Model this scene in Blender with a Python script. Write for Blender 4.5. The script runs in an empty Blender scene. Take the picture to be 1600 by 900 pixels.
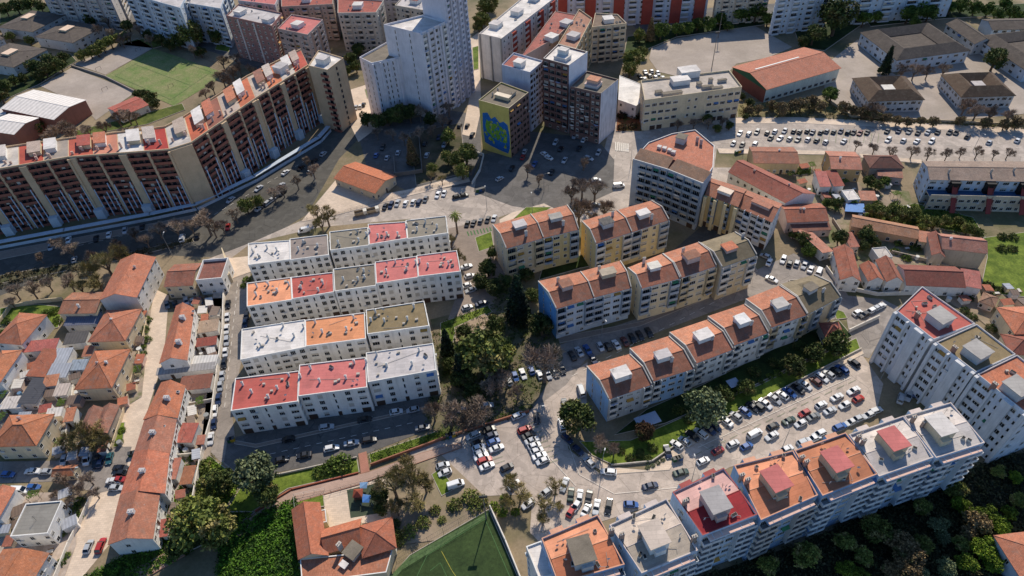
import bpy, math, random
from mathutils import Vector, Matrix
from mathutils.geometry import tessellate_polygon

RND = random.Random(11)
SC = bpy.context.scene
COL = SC.collection
CAM_H = 170.0
FPX = 1067.0

# ---------------------------------------------------------------- camera
_d = Vector((870 - 800, -(1550 - 450), -FPX)).normalized()
_z = -_d
_fw = Vector((0, 0, -1))
_y = (_fw - _z * _fw.dot(_z)).normalized()
_x = _y.cross(_z)
ROT = Matrix((_x, _y, _z))
cam_data = bpy.data.cameras.new('camera')
cam = bpy.data.objects.new('camera', cam_data)
COL.objects.link(cam)
cam.matrix_world = Matrix.Translation((0, 0, CAM_H)) @ ROT.to_4x4()
cam_data.sensor_width = 36
cam_data.lens = 36 * FPX / 1600
cam_data.clip_start = 1
cam_data.clip_end = 6000
SC.camera = cam


def P(px, py, z=0.0):
    r = ROT @ Vector((px - 800, -(py - 450), -FPX))
    t = (z - CAM_H) / r.z
    return Vector((r.x * t, r.y * t))


def pxm(px, py, z=0.0):
    """pixels (of a 1600 wide picture) per metre at that place"""
    a = P(px, py, z)
    dep = (ROT.transposed() @ Vector((a.x, a.y, z - CAM_H))).z
    return FPX / -dep


def Q(pts, z=0.0):
    return [P(x, y, z) for x, y in pts]


# ---------------------------------------------------------------- mesh builder
class MB:
    def __init__(s):
        s.v, s.f, s.m, s.uv, s.sm = [], [], [], [], []

    def face(s, pts, mat=0, smooth=False):
        pts = [Vector(p) for p in pts]
        n = Vector((0, 0, 0))
        for i in range(len(pts)):
            a, b = pts[i], pts[(i + 1) % len(pts)]
            n += Vector(((a.y - b.y) * (a.z + b.z), (a.z - b.z) * (a.x + b.x), (a.x - b.x) * (a.y + b.y)))
        if n.length < 1e-9:
            return
        n.normalize()
        if abs(n.z) > .995:
            t, b = Vector((1, 0, 0)), Vector((0, 1, 0))
        else:
            t = Vector((0, 0, 1)).cross(n).normalized()
            b = n.cross(t)
        i0 = len(s.v)
        s.v += pts
        s.f.append(tuple(range(i0, i0 + len(pts))))
        s.m.append(mat)
        s.sm.append(smooth)
        s.uv += [(p.dot(t), p.dot(b)) for p in pts]

    def prism(s, poly, z0, z1, side=0, top=None, bottom=False):
        """poly: ccw list of xy"""
        n = len(poly)
        top = side if top is None else top
        for i in range(n):
            a, b = poly[i], poly[(i + 1) % n]
            s.face([(a[0], a[1], z0), (b[0], b[1], z0), (b[0], b[1], z1), (a[0], a[1], z1)], side)
        s.flat(poly, z1, top)
        if bottom:
            s.flat(poly[::-1], z0, side)

    def flat(s, poly, z, mat=0):
        if len(poly) <= 4:
            s.face([(p[0], p[1], z) for p in poly], mat)
            return
        vs = [Vector((p[0], p[1], 0)) for p in poly]
        area = sum(poly[i][0] * poly[(i + 1) % len(poly)][1] - poly[(i + 1) % len(poly)][0] * poly[i][1] for i in range(len(poly)))
        for t in tessellate_polygon([vs]):
            a, b, c = [vs[k] for k in t]
            cr = (b.x - a.x) * (c.y - a.y) - (b.y - a.y) * (c.x - a.x)
            if abs(cr) < 1e-8:
                continue
            if (cr > 0) != (area > 0):
                a, b = b, a
            s.face([(q.x, q.y, z) for q in (a, b, c)], mat)

    def box(s, c, ax, sx, sy, z0, z1, mat=0, top=None, bottom=False):
        """c xy centre, ax unit xy axis for the sx side"""
        ax = Vector((ax[0], ax[1])).normalized()
        ay = Vector((-ax.y, ax.x))
        c = Vector((c[0], c[1]))
        p = [c - ax * sx / 2 - ay * sy / 2, c + ax * sx / 2 - ay * sy / 2, c + ax * sx / 2 + ay * sy / 2, c - ax * sx / 2 + ay * sy / 2]
        s.prism(p, z0, z1, mat, top, bottom)

    def bar(s, p, q, r0, r1=None, n=5, mat=0, cap=False):
        p, q = Vector(p), Vector(q)
        r1 = r0 if r1 is None else r1
        d = (q - p)
        if d.length < 1e-6:
            return
        d.normalize()
        u = d.orthogonal().normalized()
        w = d.cross(u)
        for i in range(n):
            a0, a1 = 2 * math.pi * i / n, 2 * math.pi * (i + 1) / n
            e0 = u * math.cos(a0) + w * math.sin(a0)
            e1 = u * math.cos(a1) + w * math.sin(a1)
            s.face([p + e0 * r0, p + e1 * r0, q + e1 * r1, q + e0 * r1], mat, True)
        if cap:
            s.face([q + (u * math.cos(2 * math.pi * i / n) + w * math.sin(2 * math.pi * i / n)) * r1 for i in range(n)], mat)

    def mesh(s, name, mats, off=(0, 0, 0)):
        me = bpy.data.meshes.new(name)
        o = Vector(off)
        me.from_pydata([v - o for v in s.v], [], s.f)
        for m in mats:
            me.materials.append(m)
        me.polygons.foreach_set('material_index', s.m)
        me.polygons.foreach_set('use_smooth', s.sm)
        uv = me.uv_layers.new(name='uv')
        flat = [c for p in s.uv for c in p]
        uv.data.foreach_set('uv', flat)
        me.update()
        return me

    def build(s, name, mats, parent=None, off=None):
        if not isinstance(mats, (list, tuple)):
            mats = [mats]
        if off is None:
            off = WL.get(parent.name, Vector((0, 0, 0))) if parent else Vector((0, 0, 0))
        ob = bpy.data.objects.new(name, s.mesh(name, mats, off))
        COL.objects.link(ob)
        if parent:
            ob.parent = parent
            if parent.type == 'MESH' or True:
                WL[ob.name] = off
        return ob


WL = {}       # world offset of every parent's own origin (all unrotated)
LABELS = {}


def tag(o, label, cat, group=None, kind=None):
    o['label'] = label
    o['category'] = cat
    if group:
        o['group'] = group
    if kind:
        o['kind'] = kind
    LABELS.setdefault(label, []).append(o.name)
    return o


def thing(name, label, cat, loc=(0, 0, 0), group=None):
    o = bpy.data.objects.new(name, None)
    COL.objects.link(o)
    o.location = loc
    o.empty_display_size = 1
    WL[o.name] = Vector(loc)
    tag(o, label, cat, group)
    return o


def struct(name, mb, mats):
    o = mb.build(name, mats)
    o['kind'] = 'structure'
    return o


ORD = ['first', 'second', 'third', 'fourth', 'fifth', 'sixth', 'seventh', 'eighth', 'ninth', 'tenth', 'eleventh', 'twelfth', 'thirteenth', 'fourteenth',
       'fifteenth', 'sixteenth', 'seventeenth', 'eighteenth', 'nineteenth', 'twentieth', 'twenty-first', 'twenty-second', 'twenty-third', 'twenty-fourth',
       'twenty-fifth', 'twenty-sixth', 'twenty-seventh', 'twenty-eighth', 'twenty-ninth', 'thirtieth', 'thirty-first', 'thirty-second', 'thirty-third',
       'thirty-fourth', 'thirty-fifth', 'thirty-sixth', 'thirty-seventh', 'thirty-eighth', 'thirty-ninth', 'fortieth']


# ---------------------------------------------------------------- materials
def srgb(h):
    """'#rrggbb' to linear"""
    h = h.lstrip('#')
    c = [int(h[i:i + 2], 16) / 255 for i in (0, 2, 4)]
    return tuple((x / 12.92 if x <= .04045 else ((x + .055) / 1.055) ** 2.4) for x in c)


class NT:
    def __init__(s, name):
        s.mat = bpy.data.materials.new(name)
        s.mat.use_nodes = True
        s.t = s.mat.node_tree
        s.b = s.t.nodes['Principled BSDF']
        s.b.inputs['Specular IOR Level'].default_value = .3

    def n(s, typ, **kw):
        nd = s.t.nodes.new(typ)
        for k, v in kw.items():
            if k in nd.inputs.keys():
                nd.inputs[k].default_value = v
            else:
                setattr(nd, k, v)
        return nd

    def l(s, a, b):
        s.t.links.new(a, b)

    def coord(s, kind='Object', scale=(1, 1, 1)):
        tc = s.n('ShaderNodeTexCoord')
        mp = s.n('ShaderNodeMapping')
        mp.inputs['Scale'].default_value = scale
        s.l(tc.outputs[kind], mp.inputs['Vector'])
        return mp.outputs['Vector']

    def noise(s, vec, scale, detail=4, rough=.6, lo=.35, hi=.65, a=0., b=1.):
        nz = s.n('ShaderNodeTexNoise')
        nz.inputs['Scale'].default_value = scale
        nz.inputs['Detail'].default_value = detail
        nz.inputs['Roughness'].default_value = rough
        s.l(vec, nz.inputs['Vector'])
        mr = s.n('ShaderNodeMapRange')
        mr.inputs['From Min'].default_value = lo
        mr.inputs['From Max'].default_value = hi
        mr.inputs['To Min'].default_value = a
        mr.inputs['To Max'].default_value = b
        s.l(nz.outputs['Fac'], mr.inputs['Value'])
        return mr.outputs['Result']

    def mix(s, fac, a, b, mode='MIX'):
        m = s.n('ShaderNodeMix', data_type='RGBA', blend_type=mode)
        for sock, v in ((m.inputs[0], fac), (m.inputs[6], a), (m.inputs[7], b)):
            if isinstance(v, (int, float)):
                sock.default_value = v
            elif isinstance(v, (tuple, list)):
                sock.default_value = (v[0], v[1], v[2], 1)
            else:
                s.l(v, sock)
        return m.outputs[2]

    def mul(s, col, val):
        """colour times scalar socket"""
        m = s.n('ShaderNodeVectorMath', operation='SCALE')
        if isinstance(col, (tuple, list)):
            m.inputs[0].default_value = col[:3]
        else:
            s.l(col, m.inputs[0])
        if isinstance(val, (int, float)):
            m.inputs['Scale'].default_value = val
        else:
            s.l(val, m.inputs['Scale'])
        return m.outputs[0]

    def bump(s, h, strength=.3, dist=.05):
        b = s.n('ShaderNodeBump')
        b.inputs['Strength'].default_value = strength
        b.inputs['Distance'].default_value = dist
        s.l(h, b.inputs['Height'])
        s.l(b.outputs[0], s.b.inputs['Normal'])

    def out(s, col, rough=.8):
        if isinstance(col, (tuple, list)):
            s.b.inputs['Base Color'].default_value = (*col[:3], 1)
        else:
            s.l(col, s.b.inputs['Base Color'])
        if isinstance(rough, (int, float)):
            s.b.inputs['Roughness'].default_value = rough
        else:
            s.l(rough, s.b.inputs['Roughness'])
        return s.mat


MC = {}


def cached(fn):
    def w(*a, **k):
        key = (fn.__name__, a, tuple(sorted(k.items())))
        if key not in MC:
            MC[key] = fn(*a, **k)
        return MC[key]
    return w


@cached
def plaster(hexc, dirt=.35):
    t = NT('plaster')
    c = tuple(min(.82, x * 1.32) for x in srgb(hexc))
    uv = t.coord('Object')
    v = t.noise(uv, .25, 5, .6, .3, .7, .86, 1.08)
    streak = t.noise(t.coord('Object', (1.3, 1.3, .12)), 1.1, 4, .6, .5, .78, 0, dirt)
    fine = t.noise(uv, 2.5, 3, .7, .3, .7, .93, 1.05)
    col = t.mul(t.mul(c, v), fine)
    col = t.mix(streak, col, tuple(x * .42 + .01 for x in c))
    return t.out(col, .88)


@cached
def tile(hexc, age=.4, row=.36):
    """clay roof tiles: ribs down the slope, courses across, weathered patches"""
    t = NT('clay_tile')
    c = tuple(min(x * 1.08, .8) * .8 + y * .2 for x, y in zip(srgb(hexc), (.55, .33, .23)))
    uv = t.coord('UV')
    br = t.n('ShaderNodeTexBrick')
    br.inputs['Scale'].default_value = 1
    br.inputs['Mortar Size'].default_value = .02
    br.inputs['Brick Width'].default_value = .25
    br.inputs['Row Height'].default_value = row
    br.offset = 0
    br.inputs['Color1'].default_value = (.72, .72, .72, 1)
    br.inputs['Color2'].default_value = (1.22, 1.22, 1.22, 1)
    br.inputs['Mortar'].default_value = (.45, .45, .45, 1)
    t.l(uv, br.inputs['Vector'])
    big = t.noise(uv, .22, 5, .7, .4, .62, 0, min(age + .2, .75))
    mid = t.noise(uv, .9, 4, .7, .3, .7, .8, 1.14)
    ob = t.coord('Object')
    lich = t.noise(ob, .55, 6, .78, .5, .66, 0, min(age * .75 + .15, .7))
    col = t.mix(.75, c, br.outputs['Color'], 'MULTIPLY')
    col = t.mul(col, mid)
    col = t.mix(big, col, tuple(x * .5 for x in c))
    g = (c[0] + c[1] + c[2]) / 3
    col = t.mix(lich, col, (g * .85, g * .76, g * .64))
    wv = t.n('ShaderNodeTexWave', wave_type='BANDS', bands_direction='X')
    wv.inputs['Scale'].default_value = 1.25
    t.l(uv, wv.inputs['Vector'])
    t.bump(wv.outputs['Fac'], .35, .04)
    return t.out(col, .85)


@cached
def membrane(hexc, stain=.35):
    """flat roof covering: seams, ponding stains, scuffs"""
    t = NT('roof_membrane')
    c = srgb(hexc)
    ob = t.coord('Object')
    uv = t.coord('UV')
    br = t.n('ShaderNodeTexBrick')
    br.inputs['Scale'].default_value = 1
    br.inputs['Mortar Size'].default_value = .035
    br.inputs['Brick Width'].default_value = 5.2
    br.inputs['Row Height'].default_value = 1.05
    br.inputs['Color1'].default_value = (.93, .93, .93, 1)
    br.inputs['Color2'].default_value = (1.06, 1.06, 1.06, 1)
    br.inputs['Mortar'].default_value = (.7, .7, .7, 1)
    t.l(uv, br.inputs['Vector'])
    col = t.mix(.8, c, br.outputs['Color'], 'MULTIPLY')
    col = t.mul(col, t.noise(ob, .18, 4, .6, .3, .7, .85, 1.1))
    col = t.mul(col, t.noise(ob, 1.6, 5, .75, .3, .7, .88, 1.08))
    pt = t.n('ShaderNodeTexVoronoi', feature='F1')
    pt.inputs['Scale'].default_value = .22
    t.l(ob, pt.inputs['Vector'])
    sp = t.n('ShaderNodeSeparateColor')
    t.l(pt.outputs['Color'], sp.inputs[0])
    mr = t.n('ShaderNodeMapRange')
    mr.inputs['To Min'].default_value = .86
    mr.inputs['To Max'].default_value = 1.1
    t.l(sp.outputs[0], mr.inputs['Value'])
    col = t.mul(col, mr.outputs['Result'])
    st = t.noise(ob, .4, 6, .75, .48, .7, 0, min(stain * 1.5, .8))
    col = t.mix(st, col, tuple(x * .45 + .03 for x in c))
    dk = t.noise(ob, 1.3, 5, .8, .6, .72, 0, .5)
    col = t.mix(dk, col, (.09, .08, .07))
    return t.out(col, .8)


@cached
def gravel_roof(hexc):
    t = NT('gravel_roof')
    c = srgb(hexc)
    ob = t.coord('Object')
    col = t.mul(t.mul(c, t.noise(ob, .3, 5, .7, .3, .7, .72, 1.18)), t.noise(ob, 4, 3, .8, .3, .7, .75, 1.2))
    st = t.noise(ob, .8, 6, .7, .52, .7, 0, .5)
    col = t.mix(st, col, (.2, .17, .12))
    return t.out(col, .95)


@cached
def metal_sheet(hexc, pitch=1.0, rough=.5):
    t = NT('metal_sheet')
    c = srgb(hexc)
    uv = t.coord('UV')
    wv = t.n('ShaderNodeTexWave', wave_type='BANDS', bands_direction='X')
    wv.inputs['Scale'].default_value = .31 / pitch
    t.l(uv, wv.inputs['Vector'])
    col = t.mix(.22, c, wv.outputs['Color'], 'MULTIPLY')
    col = t.mul(col, t.noise(uv, .5, 5, .7, .3, .7, .82, 1.1))
    return t.out(col, rough)


@cached
def paint(hexc, rough=.5, var=.1):
    t = NT('paint')
    c = srgb(hexc)
    col = t.mul(c, t.noise(t.coord('Object'), 1.5, 3, .6, .3, .7, 1 - var, 1 + var))
    return t.out(col, rough)


@cached
def glass(hexc='#10151c'):
    t = NT('window_glass')
    c = srgb(hexc)
    oi = t.n('ShaderNodeObjectInfo')
    mr = t.n('ShaderNodeMapRange')
    mr.inputs['To Min'].default_value = .5
    mr.inputs['To Max'].default_value = 1.9
    t.l(oi.outputs['Random'], mr.inputs['Value'])
    t.b.inputs['Specular IOR Level'].default_value = .6
    return t.out(t.mul(c, mr.outputs['Result']), .12)


@cached
def ground_mat(hexc, s1=.05, amp=.2, hex2=None, patch=.0, s2=.02, fine=.12):
    t = NT('ground_surface')
    c = srgb(hexc)
    ob = t.coord('Object')
    col = t.mul(c, t.noise(ob, s1, 6, .7, .3, .7, 1 - amp, 1 + amp))
    if hex2:
        col = t.mix(t.noise(ob, s2, 6, .65, .45, .62, 0, patch), col, srgb(hex2))
    col = t.mul(col, t.noise(ob, 1.1, 5, .8, .3, .7, 1 - fine, 1 + fine))
    return t.out(col, .92)


@cached
def asphalt(hexc, crack=.25):
    t = NT('asphalt')
    c = srgb(hexc)
    ob = t.coord('Object')
    col = t.mul(c, t.noise(ob, .045, 6, .7, .3, .7, .8, 1.16))
    br = t.n('ShaderNodeTexBrick')
    br.inputs['Scale'].default_value = 1
    br.inputs['Mortar Size'].default_value = .05
    br.inputs['Mortar Smooth'].default_value = .3
    br.inputs['Brick Width'].default_value = 9.5
    br.inputs['Row Height'].default_value = 3.7
    br.inputs['Color1'].default_value = (.8, .8, .8, 1)
    br.inputs['Color2'].default_value = (1.14, 1.13, 1.11, 1)
    br.inputs['Mortar'].default_value = (.62, .62, .62, 1)
    rot = t.n('ShaderNodeMapping')
    rot.inputs['Rotation'].default_value = (0, 0, .33)
    t.l(ob, rot.inputs['Vector'])
    t.l(rot.outputs[0], br.inputs['Vector'])
    col = t.mix(t.noise(ob, .03, 3, .5, .42, .58, .25, .9), col, br.outputs['Color'], 'MULTIPLY')
    col = t.mul(col, t.noise(ob, .33, 5, .75, .3, .7, .84, 1.14))
    vo = t.n('ShaderNodeTexVoronoi', feature='DISTANCE_TO_EDGE')
    vo.inputs['Scale'].default_value = .16
    t.l(t.mix(.12, ob, ob), vo.inputs['Vector'])
    cm = t.n('ShaderNodeMapRange')
    cm.inputs['From Min'].default_value = 0
    cm.inputs['From Max'].default_value = .012
    cm.inputs['To Min'].default_value = .55
    cm.inputs['To Max'].default_value = 1
    t.l(vo.outputs['Distance'], cm.inputs['Value'])
    col = t.mul(col, cm.outputs['Result'])
    pat = t.noise(ob, .12, 2, .4, .55, .575, 0, .5)
    pat2 = t.noise(ob, .31, 1, .3, .62, .64, 0, .45)
    col = t.mix(pat, col, tuple(x * .72 for x in c))
    col = t.mix(pat2, col, tuple(min(x * 1.25, 1) for x in c))
    sp = t.noise(ob, .7, 6, .8, .53, .68, 0, crack * 1.5)
    col = t.mix(sp, col, tuple(x * .5 for x in c))
    col = t.mul(col, t.noise(ob, 3.2, 3, .8, .3, .7, .92, 1.08))
    return t.out(col, .9)


@cached
def grass_mat(hexc, hex2, s=.15, stripe=0):
    t = NT('grass')
    ob = t.coord('Object')
    f = t.noise(ob, s, 7, .75, .38, .62)
    col = t.mix(f, srgb(hexc), srgb(hex2))
    col = t.mul(col, t.noise(ob, 1.4, 6, .85, .3, .7, .5, 1.4))
    return t.out(col, .95)


@cached
def paving_mat(hexc, w=1.2, h=.6):
    t = NT('paving')
    c = srgb(hexc)
    ob = t.coord('Object')
    br = t.n('ShaderNodeTexBrick')
    br.inputs['Scale'].default_value = 1
    br.inputs['Mortar Size'].default_value = .03
    br.inputs['Brick Width'].default_value = w
    br.inputs['Row Height'].default_value = h
    br.inputs['Color1'].default_value = (.85, .85, .85, 1)
    br.inputs['Color2'].default_value = (1.1, 1.1, 1.1, 1)
    br.inputs['Mortar'].default_value = (.6, .6, .6, 1)
    t.l(ob, br.inputs['Vector'])
    col = t.mix(.6, c, br.outputs['Color'], 'MULTIPLY')
    col = t.mul(col, t.noise(ob, .08, 6, .7, .3, .7, .78, 1.12))
    return t.out(col, .9)


@cached
def leaf_mat(hexa, hexb, hexc=None):
    """foliage: every clump its own tone, every tree slightly shifted"""
    t = NT('foliage')
    ge = t.n('ShaderNodeNewGeometry')
    ob = t.coord('Object')
    f = t.noise(ob, .55, 3, .6, .4, .6)
    col = t.mix(f, srgb(hexa), srgb(hexb))
    if hexc:
        col = t.mix(t.noise(ob, 1.1, 2, .5, .55, .66), col, srgb(hexc))
    mr = t.n('ShaderNodeMapRange')
    mr.inputs['To Min'].default_value = .45
    mr.inputs['To Max'].default_value = 1.55
    t.l(ge.outputs['Random Per Island'], mr.inputs['Value'])
    col = t.mul(col, mr.outputs['Result'])
    oi = t.n('ShaderNodeObjectInfo')
    m2 = t.n('ShaderNodeMapRange')
    m2.inputs['To Min'].default_value = .75
    m2.inputs['To Max'].default_value = 1.3
    t.l(oi.outputs['Random'], m2.inputs['Value'])
    col = t.mul(col, m2.outputs['Result'])
    return t.out(col, .8)


@cached
def car_paint():
    t = NT('car_paint')
    oi = t.n('ShaderNodeObjectInfo')
    t.b.inputs['Specular IOR Level'].default_value = .5
    t.b.inputs['Coat Weight'].default_value = .35
    t.b.inputs['Coat Roughness'].default_value = .08
    return t.out(oi.outputs['Color'], .38)


GLASS = glass()
CARGLASS = glass('#0d1116')
DARK = paint('#1c1a1a', .7)
WHITE = paint('#d8d4cc', .6)
CONC = plaster('#a59c90')
IRON = paint('#3a3b3d', .6)


# ---------------------------------------------------------------- windows and balconies (shared meshes, local x along wall, -y outward)
WMESH = {}


def lbox(mb, x0, x1, y0, y1, z0, z1, m=0):
    p = [(x0, y0), (x1, y0), (x1, y1), (x0, y1)]
    mb.prism(p, z0, z1, m, m, True)


def win_mesh(w, h, shut, frame, shutter):
    k = (round(w, 1), h, shut, frame.name, shutter.name)
    if k in WMESH:
        return WMESH[k]
    w = k[0]
    mb = MB()
    t = .09
    # frame ring standing 6 cm proud, pane 2 cm proud, sill
    lbox(mb, -w / 2, -w / 2 + t, -.06, .05, 0, h, 0)
    lbox(mb, w / 2 - t, w / 2, -.06, .05, 0, h, 0)
    lbox(mb, -w / 2 + t, w / 2 - t, -.06, .05, h - t, h, 0)
    lbox(mb, -w / 2 - .06, w / 2 + .06, -.14, .05, -.1, 0, 0)
    mb.face([(-w / 2 + t, -.02, 0), (w / 2 - t, -.02, 0), (w / 2 - t, -.02, h - t), (-w / 2 + t, -.02, h - t)], 1)
    if w > 1:
        for i in range(1, int(w / .8) + 1):
            x = -w / 2 + w * i / (int(w / .8) + 1)
            lbox(mb, x - .03, x + .03, -.045, 0, 0, h - t, 0)
    if shut > 0:
        lbox(mb, -w / 2 + t, w / 2 - t, -.05, -.025, (h - t) * (1 - shut), h - t, 2)
    WMESH[k] = mb.mesh('window', [frame, GLASS, shutter])
    return WMESH[k]


def bal_mesh(w, d, wall, style):
    k = ('b', round(w, 1), d, wall.name, style)
    if k in WMESH:
        return WMESH[k]
    w = k[1]
    mb = MB()
    lbox(mb, -w / 2, w / 2, -d, .0, -.16, 0, 0)
    if style == 'solid':
        lbox(mb, -w / 2, w / 2, -d, -d + .1, 0, 1.0, 0)
        lbox(mb, -w / 2, -w / 2 + .1, -d + .1, 0, 0, 1.0, 0)
        lbox(mb, w / 2 - .1, w / 2, -d + .1, 0, 0, 1.0, 0)
    elif style == 'rail':
        n = max(3, int(w / .35))
        for i in range(n + 1):
            x = -w / 2 + .03 + (w - .06) * i / n
            lbox(mb, x - .025, x + .025, -d + .01, -d + .06, 0, 1, 1)
        lbox(mb, -w / 2, w / 2, -d, -d + .07, 1, 1.06, 1)
    elif style == 'loggia':
        # deep box: side fins, parapet, head
        lbox(mb, -w / 2, w / 2, -d, -d + .1, 0, 1.0, 0)
        lbox(mb, -w / 2, -w / 2 + .14, -d + .1, 0, 0, 2.7, 0)
        lbox(mb, w / 2 - .14, w / 2, -d + .1, 0, 0, 2.7, 0)
    WMESH[k] = mb.mesh('balcony', [wall, IRON])
    return WMESH[k]


def small_mesh(k):
    if ('s', k) not in WMESH:
        mb = MB()
        if k == 'ac':
            lbox(mb, -.45, .45, -.42, -.06, 0, .6)
            m_ = [paint('#c9c7c2', .5)]
        elif k.startswith('aw'):
            mb.face([(-1.1, -.95, -.45), (1.1, -.95, -.45), (1.1, -.1, 0), (-1.1, -.1, 0)])
            mb.face([(-1.1, -.1, -.03), (1.1, -.1, -.03), (1.1, -.95, -.48), (-1.1, -.95, -.48)])
            m_ = [paint({'aw1': '#3f7a55', 'aw2': '#b8863c', 'aw3': '#4a6f9c'}[k], .7)]
        else:
            for i in range(5):
                x = -1 + i * .45
                h_ = .4 + .12 * ((i * 3) % 4)
                mb.face([(x, -1.2, .75 - h_), (x + .36, -1.2, .75 - h_), (x + .36, -1.2, .75), (x, -1.2, .75)])
            mb.bar((-1.1, -1.2, .77), (1.2, -1.2, .77), .02, n=3)
            m_ = [paint({'la1': '#d8d6d0', 'la2': '#7f93b8'}[k], .8)]
        WMESH[('s', k)] = mb.mesh({'a': 'fitting', 'l': 'laundry'}[k[0]], m_)
    return WMESH[('s', k)]


def gdoor_mesh(w, h, frame, leaf):
    k = ('g', w, h, frame.name, leaf.name)
    if k not in WMESH:
        mb = MB()
        lbox(mb, -w / 2, w / 2, -.05, .03, 0, h, 1)
        lbox(mb, -w / 2 - .1, -w / 2, -.09, .03, 0, h + .1, 0)
        lbox(mb, w / 2, w / 2 + .1, -.09, .03, 0, h + .1, 0)
        lbox(mb, -w / 2, w / 2, -.09, .03, h, h + .1, 0)
        WMESH[k] = mb.mesh('door', [frame, leaf])
    return WMESH[k]


FR_W = paint('#cfccc4', .5)
FR_D = paint('#4a4540', .6)
SH_W = paint('#b9b2a6', .7)
SH_D = paint('#6d5a4a', .7)
DOORL = paint('#4b3a30', .6)


def place(me, name, parent, p, ang, z):
    ob = bpy.data.objects.new(name, me)
    COL.objects.link(ob)
    ob.parent = parent
    w = WL[parent.name]
    ob.location = (p[0] - w.x, p[1] - w.y, z - w.z)
    ob.rotation_euler = (0, 0, ang)
    WL[ob.name] = Vector((p[0], p[1], z))
    return ob


def facade(root, a, b, z0, floors, fh, pat, st, store):
    """pat: per-floor strings from ground up separated by '/', last one repeats"""
    a, b = Vector(a), Vector(b)
    L = (b - a).length
    if L < 1:
        return
    u = (b - a) / L
    ang = math.atan2(u.y, u.x)
    rows = pat.split('/')
    for f in range(floors):
        row = rows[min(f, len(rows) - 1)]
        n = len(row)
        cw = L / n
        for i, ch in enumerate(row):
            if ch == '.':
                continue
            c = a + u * cw * (i + .5)
            z = z0 + f * fh
            shut = RND.choice(st.get('shut', (0, 0, .3, .6)))
            fr, sh = st.get('frame', FR_W), st.get('shutter', SH_W)
            bw = st.get('balw', st.get('wall'))
            dep = st.get('baldep', 1.1)
            nrm = Vector((u.y, -u.x))
            if ch == 'w':
                store.append((win_mesh(min(1.25 * st.get('big', 1), cw * .75), 1.35 * st.get('big', 1), shut, fr, sh), 'window', c, ang, z + .8))
            elif ch == 'W':
                store.append((win_mesh(min(2.3, cw * .82), 1.4, shut, fr, sh), 'window', c, ang, z + .9))
            if ch in 'wWB' and RND.random() < .1 and f > 0:
                store.append((small_mesh('ac'), 'air_conditioner', c + u * RND.choice((-.9, .9)), ang, z + .35))
            if ch in 'Wlb' and RND.random() < .09 and f > 0:
                store.append((small_mesh(RND.choice(('aw1', 'aw2', 'aw3'))), 'awning', c, ang, z + 2.35))
            if ch in 'lbB' and RND.random() < .2 and f > 0:
                store.append((small_mesh(RND.choice(('la1', 'la2'))), 'laundry', c, ang, z + .35))
            if ch == 'n':
                store.append((win_mesh(.6, 1.7, 0, fr, sh), 'window', c, ang, z + .6))
            elif ch == 'f':
                store.append((win_mesh(cw * .92, 1.5, shut, fr, sh), 'window', c, ang, z + .85))
            elif ch == 'd':
                store.append((gdoor_mesh(1.1, 2.1, fr, DOORL), 'door', c, ang, z + .05))
            elif ch == 'g':
                store.append((gdoor_mesh(round(min(2.6, cw * .8), 1), 2.3, fr, st.get('gleaf', DOORL)), 'garage_door', c, ang, z + .02))
            elif ch in 'bBrl':
                w = {'b': min(2.6, cw * .9), 'B': cw * .98, 'r': cw * .9, 'l': cw * .96}[ch]
                sty = {'b': 'solid', 'B': 'solid', 'r': 'rail', 'l': 'loggia'}[ch]
                store.append((bal_mesh(w, dep, bw, sty), 'balcony', c, ang, z + .12))
                store.append((win_mesh(w * .86, 2.1, shut, fr, sh), 'window', c, ang, z + .24))


def flush_store(root, store):
    """first 100 of each part on its own, the ones nearest the viewpoint; the rest one mesh"""
    by = {}
    for s in store:
        by.setdefault(s[1], []).append(s)
    for name, L in by.items():
        L.sort(key=lambda s: s[2].length - s[4] * .3)
        for me, nm, c, ang, z in L[:100]:
            place(me, nm, root, c, ang, z)
        rest = L[100:]
        if rest:
            mb_v, mb_f, mb_m, mats, uvs = [], [], [], [], []
            for me, nm, c, ang, z in rest:
                M = Matrix.Translation((c[0], c[1], z)) @ Matrix.Rotation(ang, 4, 'Z')
                i0 = len(mb_v)
                mb_v += [M @ v.co for v in me.vertices]
                idx = []
                for m in me.materials:
                    if m not in mats:
                        mats.append(m)
                    idx.append(mats.index(m))
                for p in me.polygons:
                    mb_f.append([i0 + k for k in p.vertices])
                    mb_m.append(idx[p.material_index])
            w = WL[root.name]
            m2 = bpy.data.meshes.new(name)
            m2.from_pydata([v - w for v in mb_v], [], mb_f)
            for m in mats:
                m2.materials.append(m)
            m2.polygons.foreach_set('material_index', mb_m)
            ob = bpy.data.objects.new(name, m2)
            COL.objects.link(ob)
            ob.parent = root
            ob['kind'] = 'stuff'


# ---------------------------------------------------------------- buildings
def cen(poly):
    return sum(poly, Vector((0, 0))) / len(poly)


def inset(poly, d):
    """offset a ccw polygon inwards by d (outwards when negative)"""
    n = len(poly)
    out = []
    for i in range(n):
        p0, p1, p2 = poly[i - 1], poly[i], poly[(i + 1) % n]
        e1 = (p1 - p0).normalized()
        e2 = (p2 - p1).normalized()
        n1 = Vector((-e1.y, e1.x))
        n2 = Vector((-e2.y, e2.x))
        k = 1 + n1.dot(n2)
        out.append(p1 + (n1 + n2) * d / max(k, .3))
    return out


def rectify(q):
    a, b, c, d = q
    m = cen(q)
    u = ((b - a) + (c - d)).normalized()
    v0 = ((d - a) + (c - b)) / 2
    v = Vector((-u.y, u.x))
    w = ((b - a).length + (c - d).length) / 4
    h = abs(v0.dot(v)) / 2
    return [m - u * w - v * h, m + u * w - v * h, m + u * w + v * h, m - u * w + v * h]


def lerp(a, b, t):
    return a + (b - a) * t


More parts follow.
